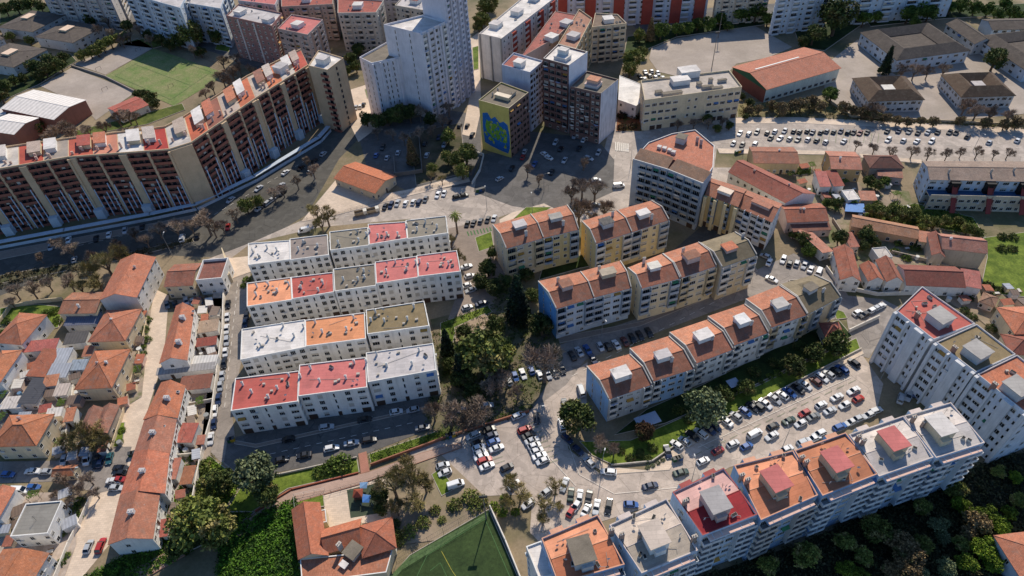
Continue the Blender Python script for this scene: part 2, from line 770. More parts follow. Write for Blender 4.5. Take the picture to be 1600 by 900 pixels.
def bil(poly, u, v):
    return lerp(lerp(poly[0], poly[1], u), lerp(poly[3], poly[2], u), v)


def wing(root, poly, h, wall, roof, fac=None, floors=3, st=None, z0=0, fh=None, store=None, roofname='roof', band=None):
    """one block of a building: walls, roof, openings. roof = (type, material, size, ...)"""
    st = dict(st or {})
    st.setdefault('wall', wall)
    own = store is None
    store = [] if own else store
    typ = roof[0]
    mb = MB()
    n = len(poly)
    for i in range(n):
        a, b = poly[i], poly[(i + 1) % n]
        mb.face([(a.x, a.y, z0), (b.x, b.y, z0), (b.x, b.y, h), (a.x, a.y, h)], 0)
    rm = roof[1]
    rb = MB()
    if typ == 'flat':
        ph = roof[2]
        t = .25
        ins = inset(poly, t)
        # parapet
        for i in range(n):
            a, b, c, d = poly[i], poly[(i + 1) % n], ins[(i + 1) % n], ins[i]
            mb.face([(a.x, a.y, h), (b.x, b.y, h), (b.x, b.y, h + ph), (a.x, a.y, h + ph)], 0)
            mb.face([(d.x, d.y, h + ph), (a.x, a.y, h + ph), (b.x, b.y, h + ph), (c.x, c.y, h + ph)], 1)
            mb.face([(c.x, c.y, h), (d.x, d.y, h), (d.x, d.y, h + ph), (c.x, c.y, h + ph)], 0)
        rb.flat(ins, h + .03, 0)
        mb.flat(poly, h, 0)
        wm = [wall, roof[3] if len(roof) > 3 else wall]
    else:
        wm = [wall, wall]
        rh = roof[2]
        axis = roof[3] if len(roof) > 3 else 0
        oh = roof[4] if len(roof) > 4 else .35
        A, B, C, D = poly if axis == 0 else (poly[1], poly[2], poly[3], poly[0])
        # ridge runs parallel to A-B
        if typ in ('gable', 'gablep'):
            rf = roof[6] if len(roof) > 6 else .5
            e0, e1 = lerp(A, D, rf), lerp(B, C, rf)
            u = (B - A).normalized()
            v0, v1 = (D - A).normalized(), (C - B).normalized()
            mb.face([(B.x, B.y, h), (C.x, C.y, h), (e1.x, e1.y, h + rh)], 0)
            mb.face([(D.x, D.y, h), (A.x, A.y, h), (e0.x, e0.y, h + rh)], 0)
            k = rh / max((D - A).length * rf, .1)
            k2 = rh / max((D - A).length * (1 - rf), .1)
            oe = 0 if typ == 'gablep' else oh * .6
            a = A - v0 * oh - u * oe
            b = B - v1 * oh + u * oe
            c = C + v1 * oh + u * oe
            d = D + v0 * oh - u * oe
            r0, r1 = e0 - u * oe, e1 + u * oe
            zl = h - k * oh + .05
            zl2 = h - k2 * oh + .05
            zr = h + rh + .05
            T = .14
            rb.face([(a.x, a.y, zl), (b.x, b.y, zl), (r1.x, r1.y, zr), (r0.x, r0.y, zr)])
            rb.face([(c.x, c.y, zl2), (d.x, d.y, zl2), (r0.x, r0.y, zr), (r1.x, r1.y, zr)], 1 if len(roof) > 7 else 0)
            rb.face([(b.x, b.y, zl - T), (a.x, a.y, zl - T), (r0.x, r0.y, zr - T), (r1.x, r1.y, zr - T)])
            rb.face([(d.x, d.y, zl2 - T), (c.x, c.y, zl2 - T), (r1.x, r1.y, zr - T), (r0.x, r0.y, zr - T)])
            rb.face([(a.x, a.y, zl - T), (b.x, b.y, zl - T), (b.x, b.y, zl), (a.x, a.y, zl)])
            rb.face([(c.x, c.y, zl2 - T), (d.x, d.y, zl2 - T), (d.x, d.y, zl2), (c.x, c.y, zl2)])
            for p0, r, p1, z0_, z1_ in ((b, r1, c, zl, zl2), (d, r0, a, zl2, zl)):
                rb.face([(p0.x, p0.y, z0_ - T), (r.x, r.y, zr - T), (r.x, r.y, zr), (p0.x, p0.y, z0_)])
                rb.face([(r.x, r.y, zr - T), (p1.x, p1.y, z1_ - T), (p1.x, p1.y, z1_), (r.x, r.y, zr)])
            rb.bar((r0.x, r0.y, zr), (r1.x, r1.y, zr), .14, n=6)
            if typ == 'gablep':
                for (p0, p1, e) in ((A, D, e0), (B, C, e1)):
                    pw = MB()
                    w = .16
                    for s0, s1, z0_, z1_ in ((p0, e, h, h + rh), (e, p1, h + rh, h)):
                        for sg in (-1, 1):
                            o = u * w * sg
                            q = [(s0 + o, z0_ - .3), (s1 + o, z1_ - .3), (s1 + o, z1_ + .42), (s0 + o, z0_ + .42)]
                            if sg < 0:
                                q = q[::-1]
                            pw.face([(pp.x, pp.y, zz) for pp, zz in q])
                        q = [(s0 - u * w, z0_ + .42), (s0 + u * w, z0_ + .42), (s1 + u * w, z1_ + .42), (s1 - u * w, z1_ + .42)]
                        pw.face([(pp.x, pp.y, zz) for pp, zz in q])
                    for s0, zz in ((p0, h), (p1, h)):
                        pw.face([((s0 - u * w).x, (s0 - u * w).y, zz - .3), ((s0 + u * w).x, (s0 + u * w).y, zz - .3), ((s0 + u * w).x, (s0 + u * w).y, zz + .42), ((s0 - u * w).x, (s0 - u * w).y, zz + .42)])
                    pw.build('party_wall', roof[5] if len(roof) > 5 else wall, root)
        elif typ == 'hip':
            e = roof[5] if len(roof) > 5 else None
            big = inset(poly, -oh)
            A2, B2, C2, D2 = big if axis == 0 else (big[1], big[2], big[3], big[0])
            half = ((D2 - A2).length + (C2 - B2).length) / 4
            Lh = (B2 - A2).length
            k = min(half if e is None else e, Lh / 2 - .01)
            m0, m1 = (A2 + D2) / 2, (B2 + C2) / 2
            u = (m1 - m0).normalized()
            r0, r1 = m0 + u * k, m1 - u * k
            zl, zr = h + .0, h + rh
            for q in ([A2, B2, r1, r0], [B2, C2, r1], [C2, D2, r0, r1], [D2, A2, r0]):
                rb.face([(p.x, p.y, zr if (p is r0 or p is r1) else zl) for p in q])
            rb.prism(big, zl - .16, zl - .002, 0, 0, True)
            for p_, r_ in ((A2, r0), (D2, r0), (B2, r1), (C2, r1)):
                rb.bar((p_.x, p_.y, zl), (r_.x, r_.y, zr), .11, n=5)
            if (r1 - r0).length > .2:
                rb.bar((r0.x, r0.y, zr), (r1.x, r1.y, zr), .13, n=5)
        elif typ == 'shed':
            v0, v1 = (D - A).normalized(), (C - B).normalized()
            u = (B - A).normalized()
            mb.face([(B.x, B.y, h), (C.x, C.y, h), (C.x, C.y, h + rh)], 0)
            mb.face([(D.x, D.y, h), (A.x, A.y, h), (D.x, D.y, h + rh)], 0)
            mb.face([(C.x, C.y, h), (D.x, D.y, h), (D.x, D.y, h + rh), (C.x, C.y, h + rh)], 0)
            a, b, c, d = A - v0 * oh - u * oh * .5, B - v1 * oh + u * oh * .5, C + v1 * oh * .5 + u * oh * .5, D + v0 * oh * .5 - u * oh * .5
            zl, zr = h + .04, h + rh + .08
            T = .12
            top = [(a, zl), (b, zl), (c, zr), (d, zr)]
            rb.face([(p.x, p.y, z) for p, z in top])
            rb.face([(p.x, p.y, z - T) for p, z in top[::-1]])
            for i in range(4):
                (p, z), (q, w) = top[i], top[(i + 1) % 4]
                rb.face([(p.x, p.y, z - T), (q.x, q.y, w - T), (q.x, q.y, w), (p.x, p.y, z)])
    mb.build('wall', wm, root)
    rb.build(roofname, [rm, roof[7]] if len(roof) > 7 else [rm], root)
    if band:
        bb = MB()
        out = inset(poly, -.12)
        for zz in band[1]:
            for i in range(n):
                a, b, c, d = out[i], out[(i + 1) % n], poly[(i + 1) % n], poly[i]
                bb.face([(a.x, a.y, zz), (b.x, b.y, zz), (b.x, b.y, zz + .3), (a.x, a.y, zz + .3)])
                bb.face([(a.x, a.y, zz + .3), (b.x, b.y, zz + .3), (c.x, c.y, zz + .3), (d.x, d.y, zz + .3)])
        bb.build('cornice', band[0], root)
    fh = fh or (h - z0) / floors
    for i, pat in (fac or {}).items():
        facade(root, poly[i], poly[(i + 1) % n], z0, floors, fh, pat, st, store)
    if own:
        flush_store(root, store)


def bldg(label, cat, px, h, wall, roof, fac=None, floors=3, st=None, rect=True, name=None, group=None, z0=0, **kw):
    q = px if isinstance(px[0], Vector) else Q(px, h)
    if rect and len(q) == 4:
        q = rectify(q)
    c = cen(q)
    root = thing(name or cat.replace(' ', '_'), label, cat, (c.x, c.y, z0), group)
    wing(root, q, h, wall, roof, fac, floors, st, z0=z0, **kw)
    root_q[root.name] = (q, h)
    return root


root_q = {}


def rbox(root, px, z, w, d, h, wall, top, name='rooftop_housing', cap=.25, ax=None, win=False):
    """box on a roof, px is the middle of its foot at height z"""
    q, _ = root_q[root.name]
    p = P(px[0], px[1], z)
    u = ax or (q[1] - q[0]).normalized()
    mb = MB()
    mb.box(p, u, w, d, z - .4, z + h, 0)
    ob = mb.build(name, wall, root)
    m2 = MB()
    m2.box(p, u, w + cap * 2, d + cap * 2, z + h, z + h + .16, 0, None, True)
    m2.build('roof', top, ob)
    if win:
        v = Vector((u.y, -u.x))
        place(win_mesh(min(w * .5, 1.6), min(1.0, h * .5), 0, FR_W, SH_W), 'window', ob, p + v * d / 2, math.atan2(u.y, u.x), z + h * .3)
    return ob


CHM = {}


def chimney_mesh(w, d, h, mat, cap):
    k = (w, d, h, mat.name, cap.name)
    if k not in CHM:
        mb = MB()
        lbox(mb, -w / 2, w / 2, -d / 2, d / 2, -.7, h, 0)
        lbox(mb, -w / 2 - .08, w / 2 + .08, -d / 2 - .08, d / 2 + .08, h, h + .1, 1)
        for s in (-1, 1):
            lbox(mb, s * w * .25 - .1, s * w * .25 + .1, -.1, .1, h + .1, h + .4, 0)
        CHM[k] = mb.mesh('chimney', [mat, cap])
    return CHM[k]


def chimney(root, px, z, w=.6, d=.5, h=1.4, mat=None, cap=None, ax=None, name='chimney'):
    q, _ = root_q[root.name]
    u = ax or (q[1] - q[0]).normalized()
    return place(chimney_mesh(w, d, h, mat or WHITE, cap or mat or WHITE), name, root, P(px[0], px[1], z), math.atan2(u.y, u.x), z)


ANT = {}


def antenna(root, px, z, h=2.6):
    if 'a' not in ANT:
        mb = MB()
        mb.bar((0, 0, -.2), (0, 0, 2.6), .035, .025, 4)
        for k, zz in enumerate((1.7, 2.0, 2.3, 2.5)):
            w = .55 - k * .1
            mb.bar((-w, .0, zz), (w, 0, zz), .02, .02, 3)
        mb.bar((0, -.5, 2.1), (0, .5, 2.1), .02, .02, 3)
        ANT['a'] = mb.mesh('antenna', [IRON])
    ob = place(ANT['a'], 'antenna', root, P(px[0], px[1], z), RND.uniform(0, 3), z)
    ob.scale = (1, 1, h / 2.6)


def skylight(root, px, z, w=.9, d=.7, slope=(0, 0), ax=None):
    q, _ = root_q[root.name]
    u = ax or (q[1] - q[0]).normalized()
    k = ('sk', w, d)
    if k not in CHM:
        mb = MB()
        lbox(mb, -w / 2, w / 2, -d / 2, d / 2, -.3, .16, 0)
        lbox(mb, -w / 2 + .08, w / 2 - .08, -d / 2 + .08, d / 2 - .08, .16, .18, 1)
        CHM[k] = mb.mesh('skylight', [WHITE, GLASS])
    return place(CHM[k], 'skylight', root, P(px[0], px[1], z), math.atan2(u.y, u.x), z)


def dish(root, p, z, az):
    if 'dish' not in CHM:
        mb = MB()
        mb.bar((0, 0, 0), (0, 0, .9), .035, n=4)
        for i in range(10):
            a0, a1 = 6.2832 * i / 10, 6.2832 * (i + 1) / 10
            mb.face([(0, .1, .95), (math.cos(a0) * .42, -.05, .95 + math.sin(a0) * .42), (math.cos(a1) * .42, -.05, .95 + math.sin(a1) * .42)])
        mb.bar((0, .1, .95), (0, -.4, .95), .02, n=3)
        CHM['dish'] = mb.mesh('satellite_dish', [paint('#c9c6c0', .5)])
    place(CHM['dish'], 'satellite_dish', root, p, az, z)


def roof_kit(root, q, z, seed, dishes=2, units=2, pipes=1, lo=.12, hi=.88):
    rnd = random.Random(seed)
    for i in range(dishes):
        dish(root, bil(q, rnd.uniform(lo, hi), rnd.uniform(lo, hi)), z, rnd.uniform(-.5, .6))
    for i in range(units):
        k = ('un', rnd.choice((.7, 1.0, 1.4)))
        if k not in CHM:
            mb = MB()
            w = k[1]
            lbox(mb, -w / 2, w / 2, -.35, .35, .1, .75)
            lbox(mb, -w / 2 + .05, w / 2 - .05, -.3, .3, .75, .79, 1)
            lbox(mb, -w / 2, -w / 2 + .1, -.35, .35, 0, .1)
            lbox(mb, w / 2 - .1, w / 2, -.35, .35, 0, .1)
            CHM[k] = mb.mesh('air_conditioner', [paint('#b9b6ae', .5), DARK])
        place(CHM[k], 'air_conditioner', root, bil(q, rnd.uniform(lo, hi), rnd.uniform(lo, hi)), rnd.uniform(0, 3), z)
    for i in range(pipes):
        a, b = bil(q, rnd.uniform(lo, .4), rnd.uniform(lo, hi)), bil(q, rnd.uniform(.6, hi), rnd.uniform(lo, hi))
        c = Vector((b.x, a.y)) if rnd.random() < .5 else lerp(a, b, .5)
        mb = MB()
        mb.bar((*a, z + .12), (*c, z + .12), .05, n=4)
        mb.bar((*c, z + .12), (*b, z + .12), .05, n=4)
        mb.build('roof_pipe', paint('#8f8c86', .6), root)


def rooftop_clutter(root, q, z, n=4, kind='vent'):
    """small vents and boxes on a flat roof"""
    for i in range(n):
        p = bil(q, RND.uniform(.12, .88), RND.uniform(.15, .85))
        s = RND.choice((.5, .7, .9))
        k = ('v', s)
        if k not in CHM:
            mb = MB()
            lbox(mb, -s / 2, s / 2, -s / 3, s / 3, 0, .6, 0)
            lbox(mb, -s / 2 - .05, s / 2 + .05, -s / 3 - .05, s / 3 + .05, .6, .68, 0)
            CHM[k] = mb.mesh('roof_vent', [CONC])
        place(CHM[k], 'roof_vent', root, p, RND.uniform(0, .5), z)
# ================================================================= BUILDINGS
T_OR, T_RD, T_BR, T_DK = '#b8613f', '#a5493a', '#8f5c47', '#7a4a3a'
TL_OR, TL_ORL, TL_BR, TL_RED, TL_DK = tile(T_OR), tile('#c46c48', .3), tile('#96614a', .5), tile('#9c3c34', .3), tile('#6f5547', .6)
M_RED, M_RED2, M_OR, M_WH, M_GY = membrane('#c4706a', .2), membrane('#b45a50', .25), membrane('#e39a72', .2), membrane('#d8d0c8', .35), membrane('#beb6b2', .3)
G_GR, G_BR, G_OL = gravel_roof('#7c7264'), gravel_roof('#7b6a5c'), gravel_roof('#857456')
W_WHITE, W_CREAM, W_GREY, W_YEL, W_BEI = plaster('#c9c5be'), plaster('#bfae90'), plaster('#a8a6a3'), plaster('#b79c66'), plaster('#b4a286')
W_BLUE, W_PINK, W_RAW = plaster('#a9b1b8'), plaster('#b09a90'), plaster('#978a7c', .5)


def chim_px(root, zz, pts, **k):
    for x, y in pts:
        chimney(root, (x, y), zz, **k)


# ---- four parallel terraces of white row houses -------------------------------------------------
GL = 'white terraced blocks in four parallel rows'
LH = 11.4
ROWS = [
    # (label, quad A B C D, roof material, height, front pattern, chimneys)
    ('white flat roofed terrace end house with brown smudges, back row', [(388, 415), (454, 406), (453, 376), (388, 381)], M_WH, LH, '.wd.w/wwnww', [(396, 395), (418, 388), (433, 392), (405, 402)]),
    ('brown-grey roofed terrace house beside the white roofed one in the back row', [(454, 407), (514, 399), (512, 367), (453, 374)], membrane('#8d8078', .3), LH, '.wd.w/wwnww', [(467, 391), (497, 386), (475, 380)]),
    ('olive grey roofed terrace house adjoining the salmon roof in the back row', [(516, 392), (577, 384), (575, 356), (515, 363)], membrane('#857c6c', .3), LH + 1, '.wd.w/wwnww', [(529, 381), (561, 377), (573, 368)]),
    ('salmon red roofed terrace house, the only red one in the back row', [(577, 383), (637, 373), (634, 347), (575, 351)], M_RED, LH + 1.2, '.wd.w/wwnww', [(591, 371), (605, 368), (622, 368), (578, 363)]),
    ('grey roofed terrace end house with one tall vent beside the palm, back row', [(637, 374), (700, 365), (697, 338), (634, 345)], membrane('#8a8172', .3), LH + 1, '.wd.w/wwnww', [(665, 348), (652, 360), (683, 356), (636, 355)]),
    ('bright orange roofed terrace end house in the second row', [(386, 480), (457, 469), (455, 434), (386, 443)], M_OR, LH, 'gwdwg/wwnww', [(402, 449), (420, 446), (401, 462), (434, 456)]),
    ('brick red roofed terrace house beside the bright orange one in the second row', [(457, 468), (522, 457), (521, 426), (455, 434)], M_RED2, LH, 'gwdwg/wwnww', [(452, 446), (471, 451), (505, 444), (498, 455)]),
    ('olive brown roofed terrace house in the middle of the second row', [(523, 456), (588, 447), (586, 413), (521, 421)], G_GR, LH + .6, 'gwdwg/wwnww', [(537, 438), (569, 425), (570, 435), (560, 438)]),
    ('salmon roofed terrace house with three vents next to the olive brown one, second row', [(588, 444), (654, 434), (651, 401), (586, 410)], M_RED, LH + 1, 'gwdwg/wwnww', [(604, 426), (618, 411), (636, 422), (650, 412)]),
    ('salmon roofed terrace end house at the alley mouth of the second row', [(654, 433), (720, 425), (714, 392), (651, 400)], M_RED, LH + 1.2, 'gwdwg/wwnww', [(656, 410), (669, 417), (701, 414)]),
    ('large chalk white roofed terrace end house in the third row', [(376, 563), (478, 543), (477, 500), (378, 515)], M_WH, LH, 'gwdwgww/WwnwWww', [(420, 530), (443, 510), (460, 526), (408, 541), (475, 512)]),
    ('pale orange roofed terrace house between white and brown roofs, third row', [(478, 542), (572, 530), (570, 489), (477, 501)], membrane('#d58e63', .15), LH, 'gwdwg/WwnwW', [(493, 505), (504, 520), (542, 516), (553, 498)]),
    ('brown gravel roofed terrace end house with white patches and thick parapet, third row', [(574, 523), (671, 510), (663, 471), (572, 485)], G_OL, LH + .8, 'gwdwg/WwnwW', [(587, 489), (601, 503), (637, 500), (647, 481), (580, 502)]),
    ('pink red roofed terrace end house at the lower corner of the front row', [(361, 643), (466, 628), (468, 580), (368, 592)], M_RED2, LH, 'gwdwg/WwnwW', [(380, 602), (394, 614), (452, 588), (434, 608), (420, 622)]),
    ('pink red roofed terrace house next to the pale grey roof in the front row', [(466, 620), (574, 606), (572, 559), (468, 571)], M_RED, LH, 'gwdwg/WwnwW', [(486, 577), (500, 597), (541, 592), (554, 568), (470, 590)]),
    ('pale grey roofed terrace end house beside the two cypresses, front row', [(575, 598), (682, 579), (677, 537), (572, 552)], M_GY, LH + .3, 'gwdwg/WwnwW', [(589, 555), (605, 573), (644, 570), (655, 549), (573, 567)]),
]
for lab, q, rm, h, pat, ch in ROWS:
    r = bldg(lab, 'terraced house', q, h, W_WHITE, ('flat', rm, .35), {0: pat, 1: 'w.w.w', 3: '.w.w', 2: '.w.w.w.w'}, 4, {'shut': (0, 0, 0, .3, .4, .6, 1), 'frame': FR_W, 'big': 1.25}, rect=False,
             name='terraced_house', group=GL)
    chim_px(r, h, ch, w=.55, d=.5, h=1.5)
    qq = root_q[r.name][0]
    rooftop_clutter(r, qq, h, 4)
    antenna(r, ch[0], h)
    roof_kit(r, qq, h + .03, int(q[0][0]), 2, 1, 1)

# ---- central five storey blocks with gabled tile roofs ------------------------------------------
GC = 'gabled apartment blocks with white party walls'
Y1, Y2 = plaster('#b9a374'), plaster('#c4b38c')
CB = [
    # label, quad, roof, height, wall, pattern, housing (px, wall, top), chimney px
    ('brown tiled gabled block with a grey roof hut, leftmost of the back pair', [(791, 388), (849, 371), (829, 335), (770, 352)], 'm', 15.5, W_BEI, '.w.w./lWwl', (812, 352, W_GREY, M_GY), (822, 368)),
    ('brown tiled gabled block with grey roof hut touching the shade of the bare trees', [(849, 371), (904, 358), (886, 321), (829, 335)], 'm', 15.5, Y1, '.w.w./lWwl', (868, 340, W_GREY, membrane('#9b958c')), (880, 352)),
    ('gabled yellow block whose roof hut is crowded with dark aerials', [(931, 380), (987, 362), (964, 329), (909, 346)], 'm', 15.2, Y1, '.w.w./lWwl', (947, 349, W_GREY, membrane('#5e5a56')), (957, 338)),
    ('gabled yellow block with a white roof hut at the end of the back pair', [(987, 362), (1045, 343), (1018, 314), (964, 329)], 'm', 15.2, Y2, '.w.w./lWwl', (1004, 334, W_WHITE, M_WH), (1018, 342)),
    ('blue-white gabled block above the dark conifer, first of the middle row', [(869, 482), (928, 464), (907, 425), (841, 440)], 'm', 14.6, W_BLUE, '.w.w./lWWl', (884, 446, W_PINK, TL_BR), (872, 441)),
    ('blue-white gabled block with beige roof hut and tall flue in the middle row', [(928, 464), (986, 449), (969, 408), (907, 425)], 'm', 14.6, W_BLUE, '.w.w./lWWl', (949, 428, W_BEI, membrane('#a89a85')), (936, 423)),
    ('bright orange roofed cream block with white hut in the middle row', [(1002, 450), (1062, 434), (1035, 397), (981, 419)], 'o', 15.3, W_CREAM, '.w.w./lWWl', (1021, 417, W_WHITE, membrane('#cfc8ba')), (1006, 410)),
    ('cream block in the middle row with a small brick coloured roof hut', [(1064, 433), (1119, 415), (1091, 379), (1036, 397)], 'm', 15.3, W_CREAM, '.w.w./lWWl', (1079, 402, W_PINK, TL_BR), (1067, 395)),
    ('olive roofed end block with square orange hut near the diagonal blocks', [(1128, 417), (1182, 398), (1148, 363), (1094, 380)], 'd', 15.6, W_BEI, '.w.w./lWWl', (1138, 386, W_PINK, TL_ORL), (1160, 372)),
    ('blue sided gabled end block beside the round dark tree in the front row', [(951, 623), (1018, 600), (984, 554), (917, 573)], 'm', 11.2, W_GREY, '.w.w.w/lwWwl', (969, 585, W_WHITE, M_WH), (984, 592)),
    ('gabled block with grey roof hut and awning below, second of the front row', [(1020, 595), (1084, 575), (1045, 526), (984, 545)], 'm', 11.6, W_BLUE, '.w.w.w/lwWwl', (1034, 557, W_WHITE, M_GY), (1049, 566)),
    ('gabled block with chalky hut in the middle of the front row', [(1087, 567), (1145, 545), (1106, 500), (1046, 520)], 'o', 12.0, W_WHITE, '.w.w.w/lwWwl', (1097, 526, W_WHITE, M_WH), (1112, 533)),
    ('gabled block with the biggest white roof hut in the front row', [(1146, 539), (1200, 519), (1163, 476), (1106, 495)], 'm', 12.4, W_WHITE, '.w.w.w/lwWwl', (1157, 502, W_WHITE, membrane('#dcd8d2', .1)), (1173, 509)),
    ('gabled block whose white hut has a flat grey lid, fifth in the front row', [(1204, 511), (1261, 491), (1218, 447), (1165, 468)], 'm', 12.6, W_WHITE, '.w.w.w/lwWwl', (1216, 476, W_WHITE, membrane('#b5aea6')), (1232, 483)),
    ('olive grey roofed end block of the front row by the bend in the lane', [(1262, 490), (1313, 463), (1272, 430), (1219, 445)], 'd', 11.5, W_BEI, '.w.w.w/.lw.l', (1264, 452, W_GREY, G_GR), (1285, 458)),
]
RM_SHADE = {'m': tile('#8a503a', .5), 'o': tile('#9c5840', .4), 'd': gravel_roof('#6f6450')}  # near slopes: shade put into a darker roof colour
RM_SUN = {'m': tile('#bf7656', .4), 'o': tile('#cf8663', .3), 'd': gravel_roof('#8a7c64')}  # far slopes: sunlight put into a paler copy of each roof colour
for i, (lab, q, rk, h, wl, pat, hut, ch) in enumerate(CB):
    fl = 4 if h < 13 else 5
    r = bldg(lab, 'apartment block', q, h, wl, ('gablep', RM_SHADE[rk], 2.0, 0, .25, plaster('#a39d94'), .42, RM_SUN[rk]), {0: pat, 2: '.w.w./wWWw', 3: '.n.n.'}, fl,
             {'balw': plaster(RND.choice(['#b5b0a8', '#a9987a', '#8d9399', '#bdb7ab'])), 'shut': (0, .3, .5, .8), 'baldep': 1.0}, rect=False, name='apartment_block', group=GC)
    rbox(r, (hut[0], hut[1] + 5), h + .9, RND.choice((3.6, 4.2, 4.8)), RND.choice((2.8, 3.4)), RND.choice((1.8, 2.2, 2.6)), hut[2], hut[3], win=False)
    chimney(r, ch, h + 1.0, w=.9, d=.5, h=2.0, mat=W_GREY, cap=CONC)
    antenna(r, (hut[0] - 12, hut[1]), h + 1.6)
    if i == 2:
        for k in range(7):
            antenna(r, (hut[0] - 6 + k * 2, hut[1] - 5 + (k % 3) * 2), h + 3.8, 1.6)
    tint = {4: '#5687b5', 9: '#86a6c4', 10: '#8ea8c0'}.get(i)
    if tint:
        qq_ = root_q[r.name][0]
        m_ = MB()
        for e_ in ((3, 0) if i != 10 else (0, 1)):
            if i == 4 and e_ == 0 or i == 9 and e_ == 0:
                continue
            p0_, p1_ = qq_[e_], qq_[(e_ + 1) % 4]
            n__ = Vector(((p1_ - p0_).y, -(p1_ - p0_).x)).normalized() * .012
            if e_ == 1:
                continue
            m_.face([(*(p0_ + n__), 0), (*(p1_ + n__), 0), (*(p1_ + n__), h), (*(p0_ + n__), h)])
        m_.build('painted_wall', plaster(tint), r)
    # gutter along the front eave
    a, b = root_q[r.name][0][0], root_q[r.name][0][1]
    g = MB()
    nrm = Vector(((b - a).y, -(b - a).x)).normalized()
    g.bar((*(a + nrm * .3), h - .22), (*(b + nrm * .3), h - .22), .09, n=6)
    g.build('gutter', FR_W, r)


def awning(root, px, w, d, z, mat):
    p = P(px[0], px[1], z)
    q, _ = root_q[root.name]
    mb = MB()
    mb.box(p, (q[1] - q[0]), w, d, z, z + .12, 0, None, True)
    u = (q[1] - q[0]).normalized()
    v = Vector((-u.y, u.x))
    for s in (-1, 1):
        for t in (-1, 1):
            c = p + u * s * w * .45 + v * t * d * .45
            mb.bar((c.x, c.y, 0), (c.x, c.y, z), .06, n=4)
    mb.build('awning', mat, root)


# ---- big flat roofed blocks, lower right ---------------------------------------------------------
GR = 'deep blue-white apartment blocks along the valley edge'
V_BLUE, V_WH = plaster('#8299b3', .5), plaster('#a9b6c4', .5)
RBH = 20.5
RB = [
    ('orange roofed block with grey lift hut, nearest the sports court', [(872, 914), (976, 884), (934, 806), (846, 843)], membrane('#c87a56', .15), V_BLUE, (908, 862), W_GREY, G_GR, [(955, 835), (1000, 842)]),
    ('beige roofed block with a pale square lift hut', [(1002, 898), (1090, 862), (1041, 781), (952, 822)], membrane('#b3a594', .45), V_WH, (1020, 838), W_WHITE, membrane('#c9b8a8', .1), [(971, 842), (1083, 846)]),
    ('block with half pink, half crimson roof and a grey lift hut', [(1097, 839), (1183, 806), (1130, 733), (1050, 771)], membrane('#9b2f33', .1), V_WH, (1115, 785), W_PINK, membrane('#a8a29e', .1), [(1069, 790), (1157, 750), (1166, 757)]),
    ('orange roofed block with pink topped lift hut beside the crimson roof', [(1188, 815), (1277, 776), (1238, 706), (1146, 729)], membrane('#cc825e', .2), V_BLUE, (1208, 752), W_BEI, M_RED, [(1250, 722), (1257, 729)]),
    ('orange brown roofed block with pink topped lift hut beside the white roofs', [(1284, 777), (1370, 743), (1320, 678), (1240, 706)], membrane('#bd7a58', .3), V_BLUE, (1301, 722), W_BEI, M_RED, [(1338, 690), (1346, 696)]),
    ('pale grey roofed block with a red topped lift hut', [(1372, 747), (1457, 717), (1410, 652), (1325, 681)], membrane('#bfb5ae', .25), V_WH, (1389, 690), W_BEI, M_RED, [(1424, 660)]),
    ('pale grey roofed block with glazed lift hut at the end nearest the diagonal building', [(1461, 718), (1537, 694), (1484, 631), (1411, 652)], membrane('#c4bcb5', .2), V_WH, (1462, 668), W_CREAM, M_WH, [(1440, 668)]),
]
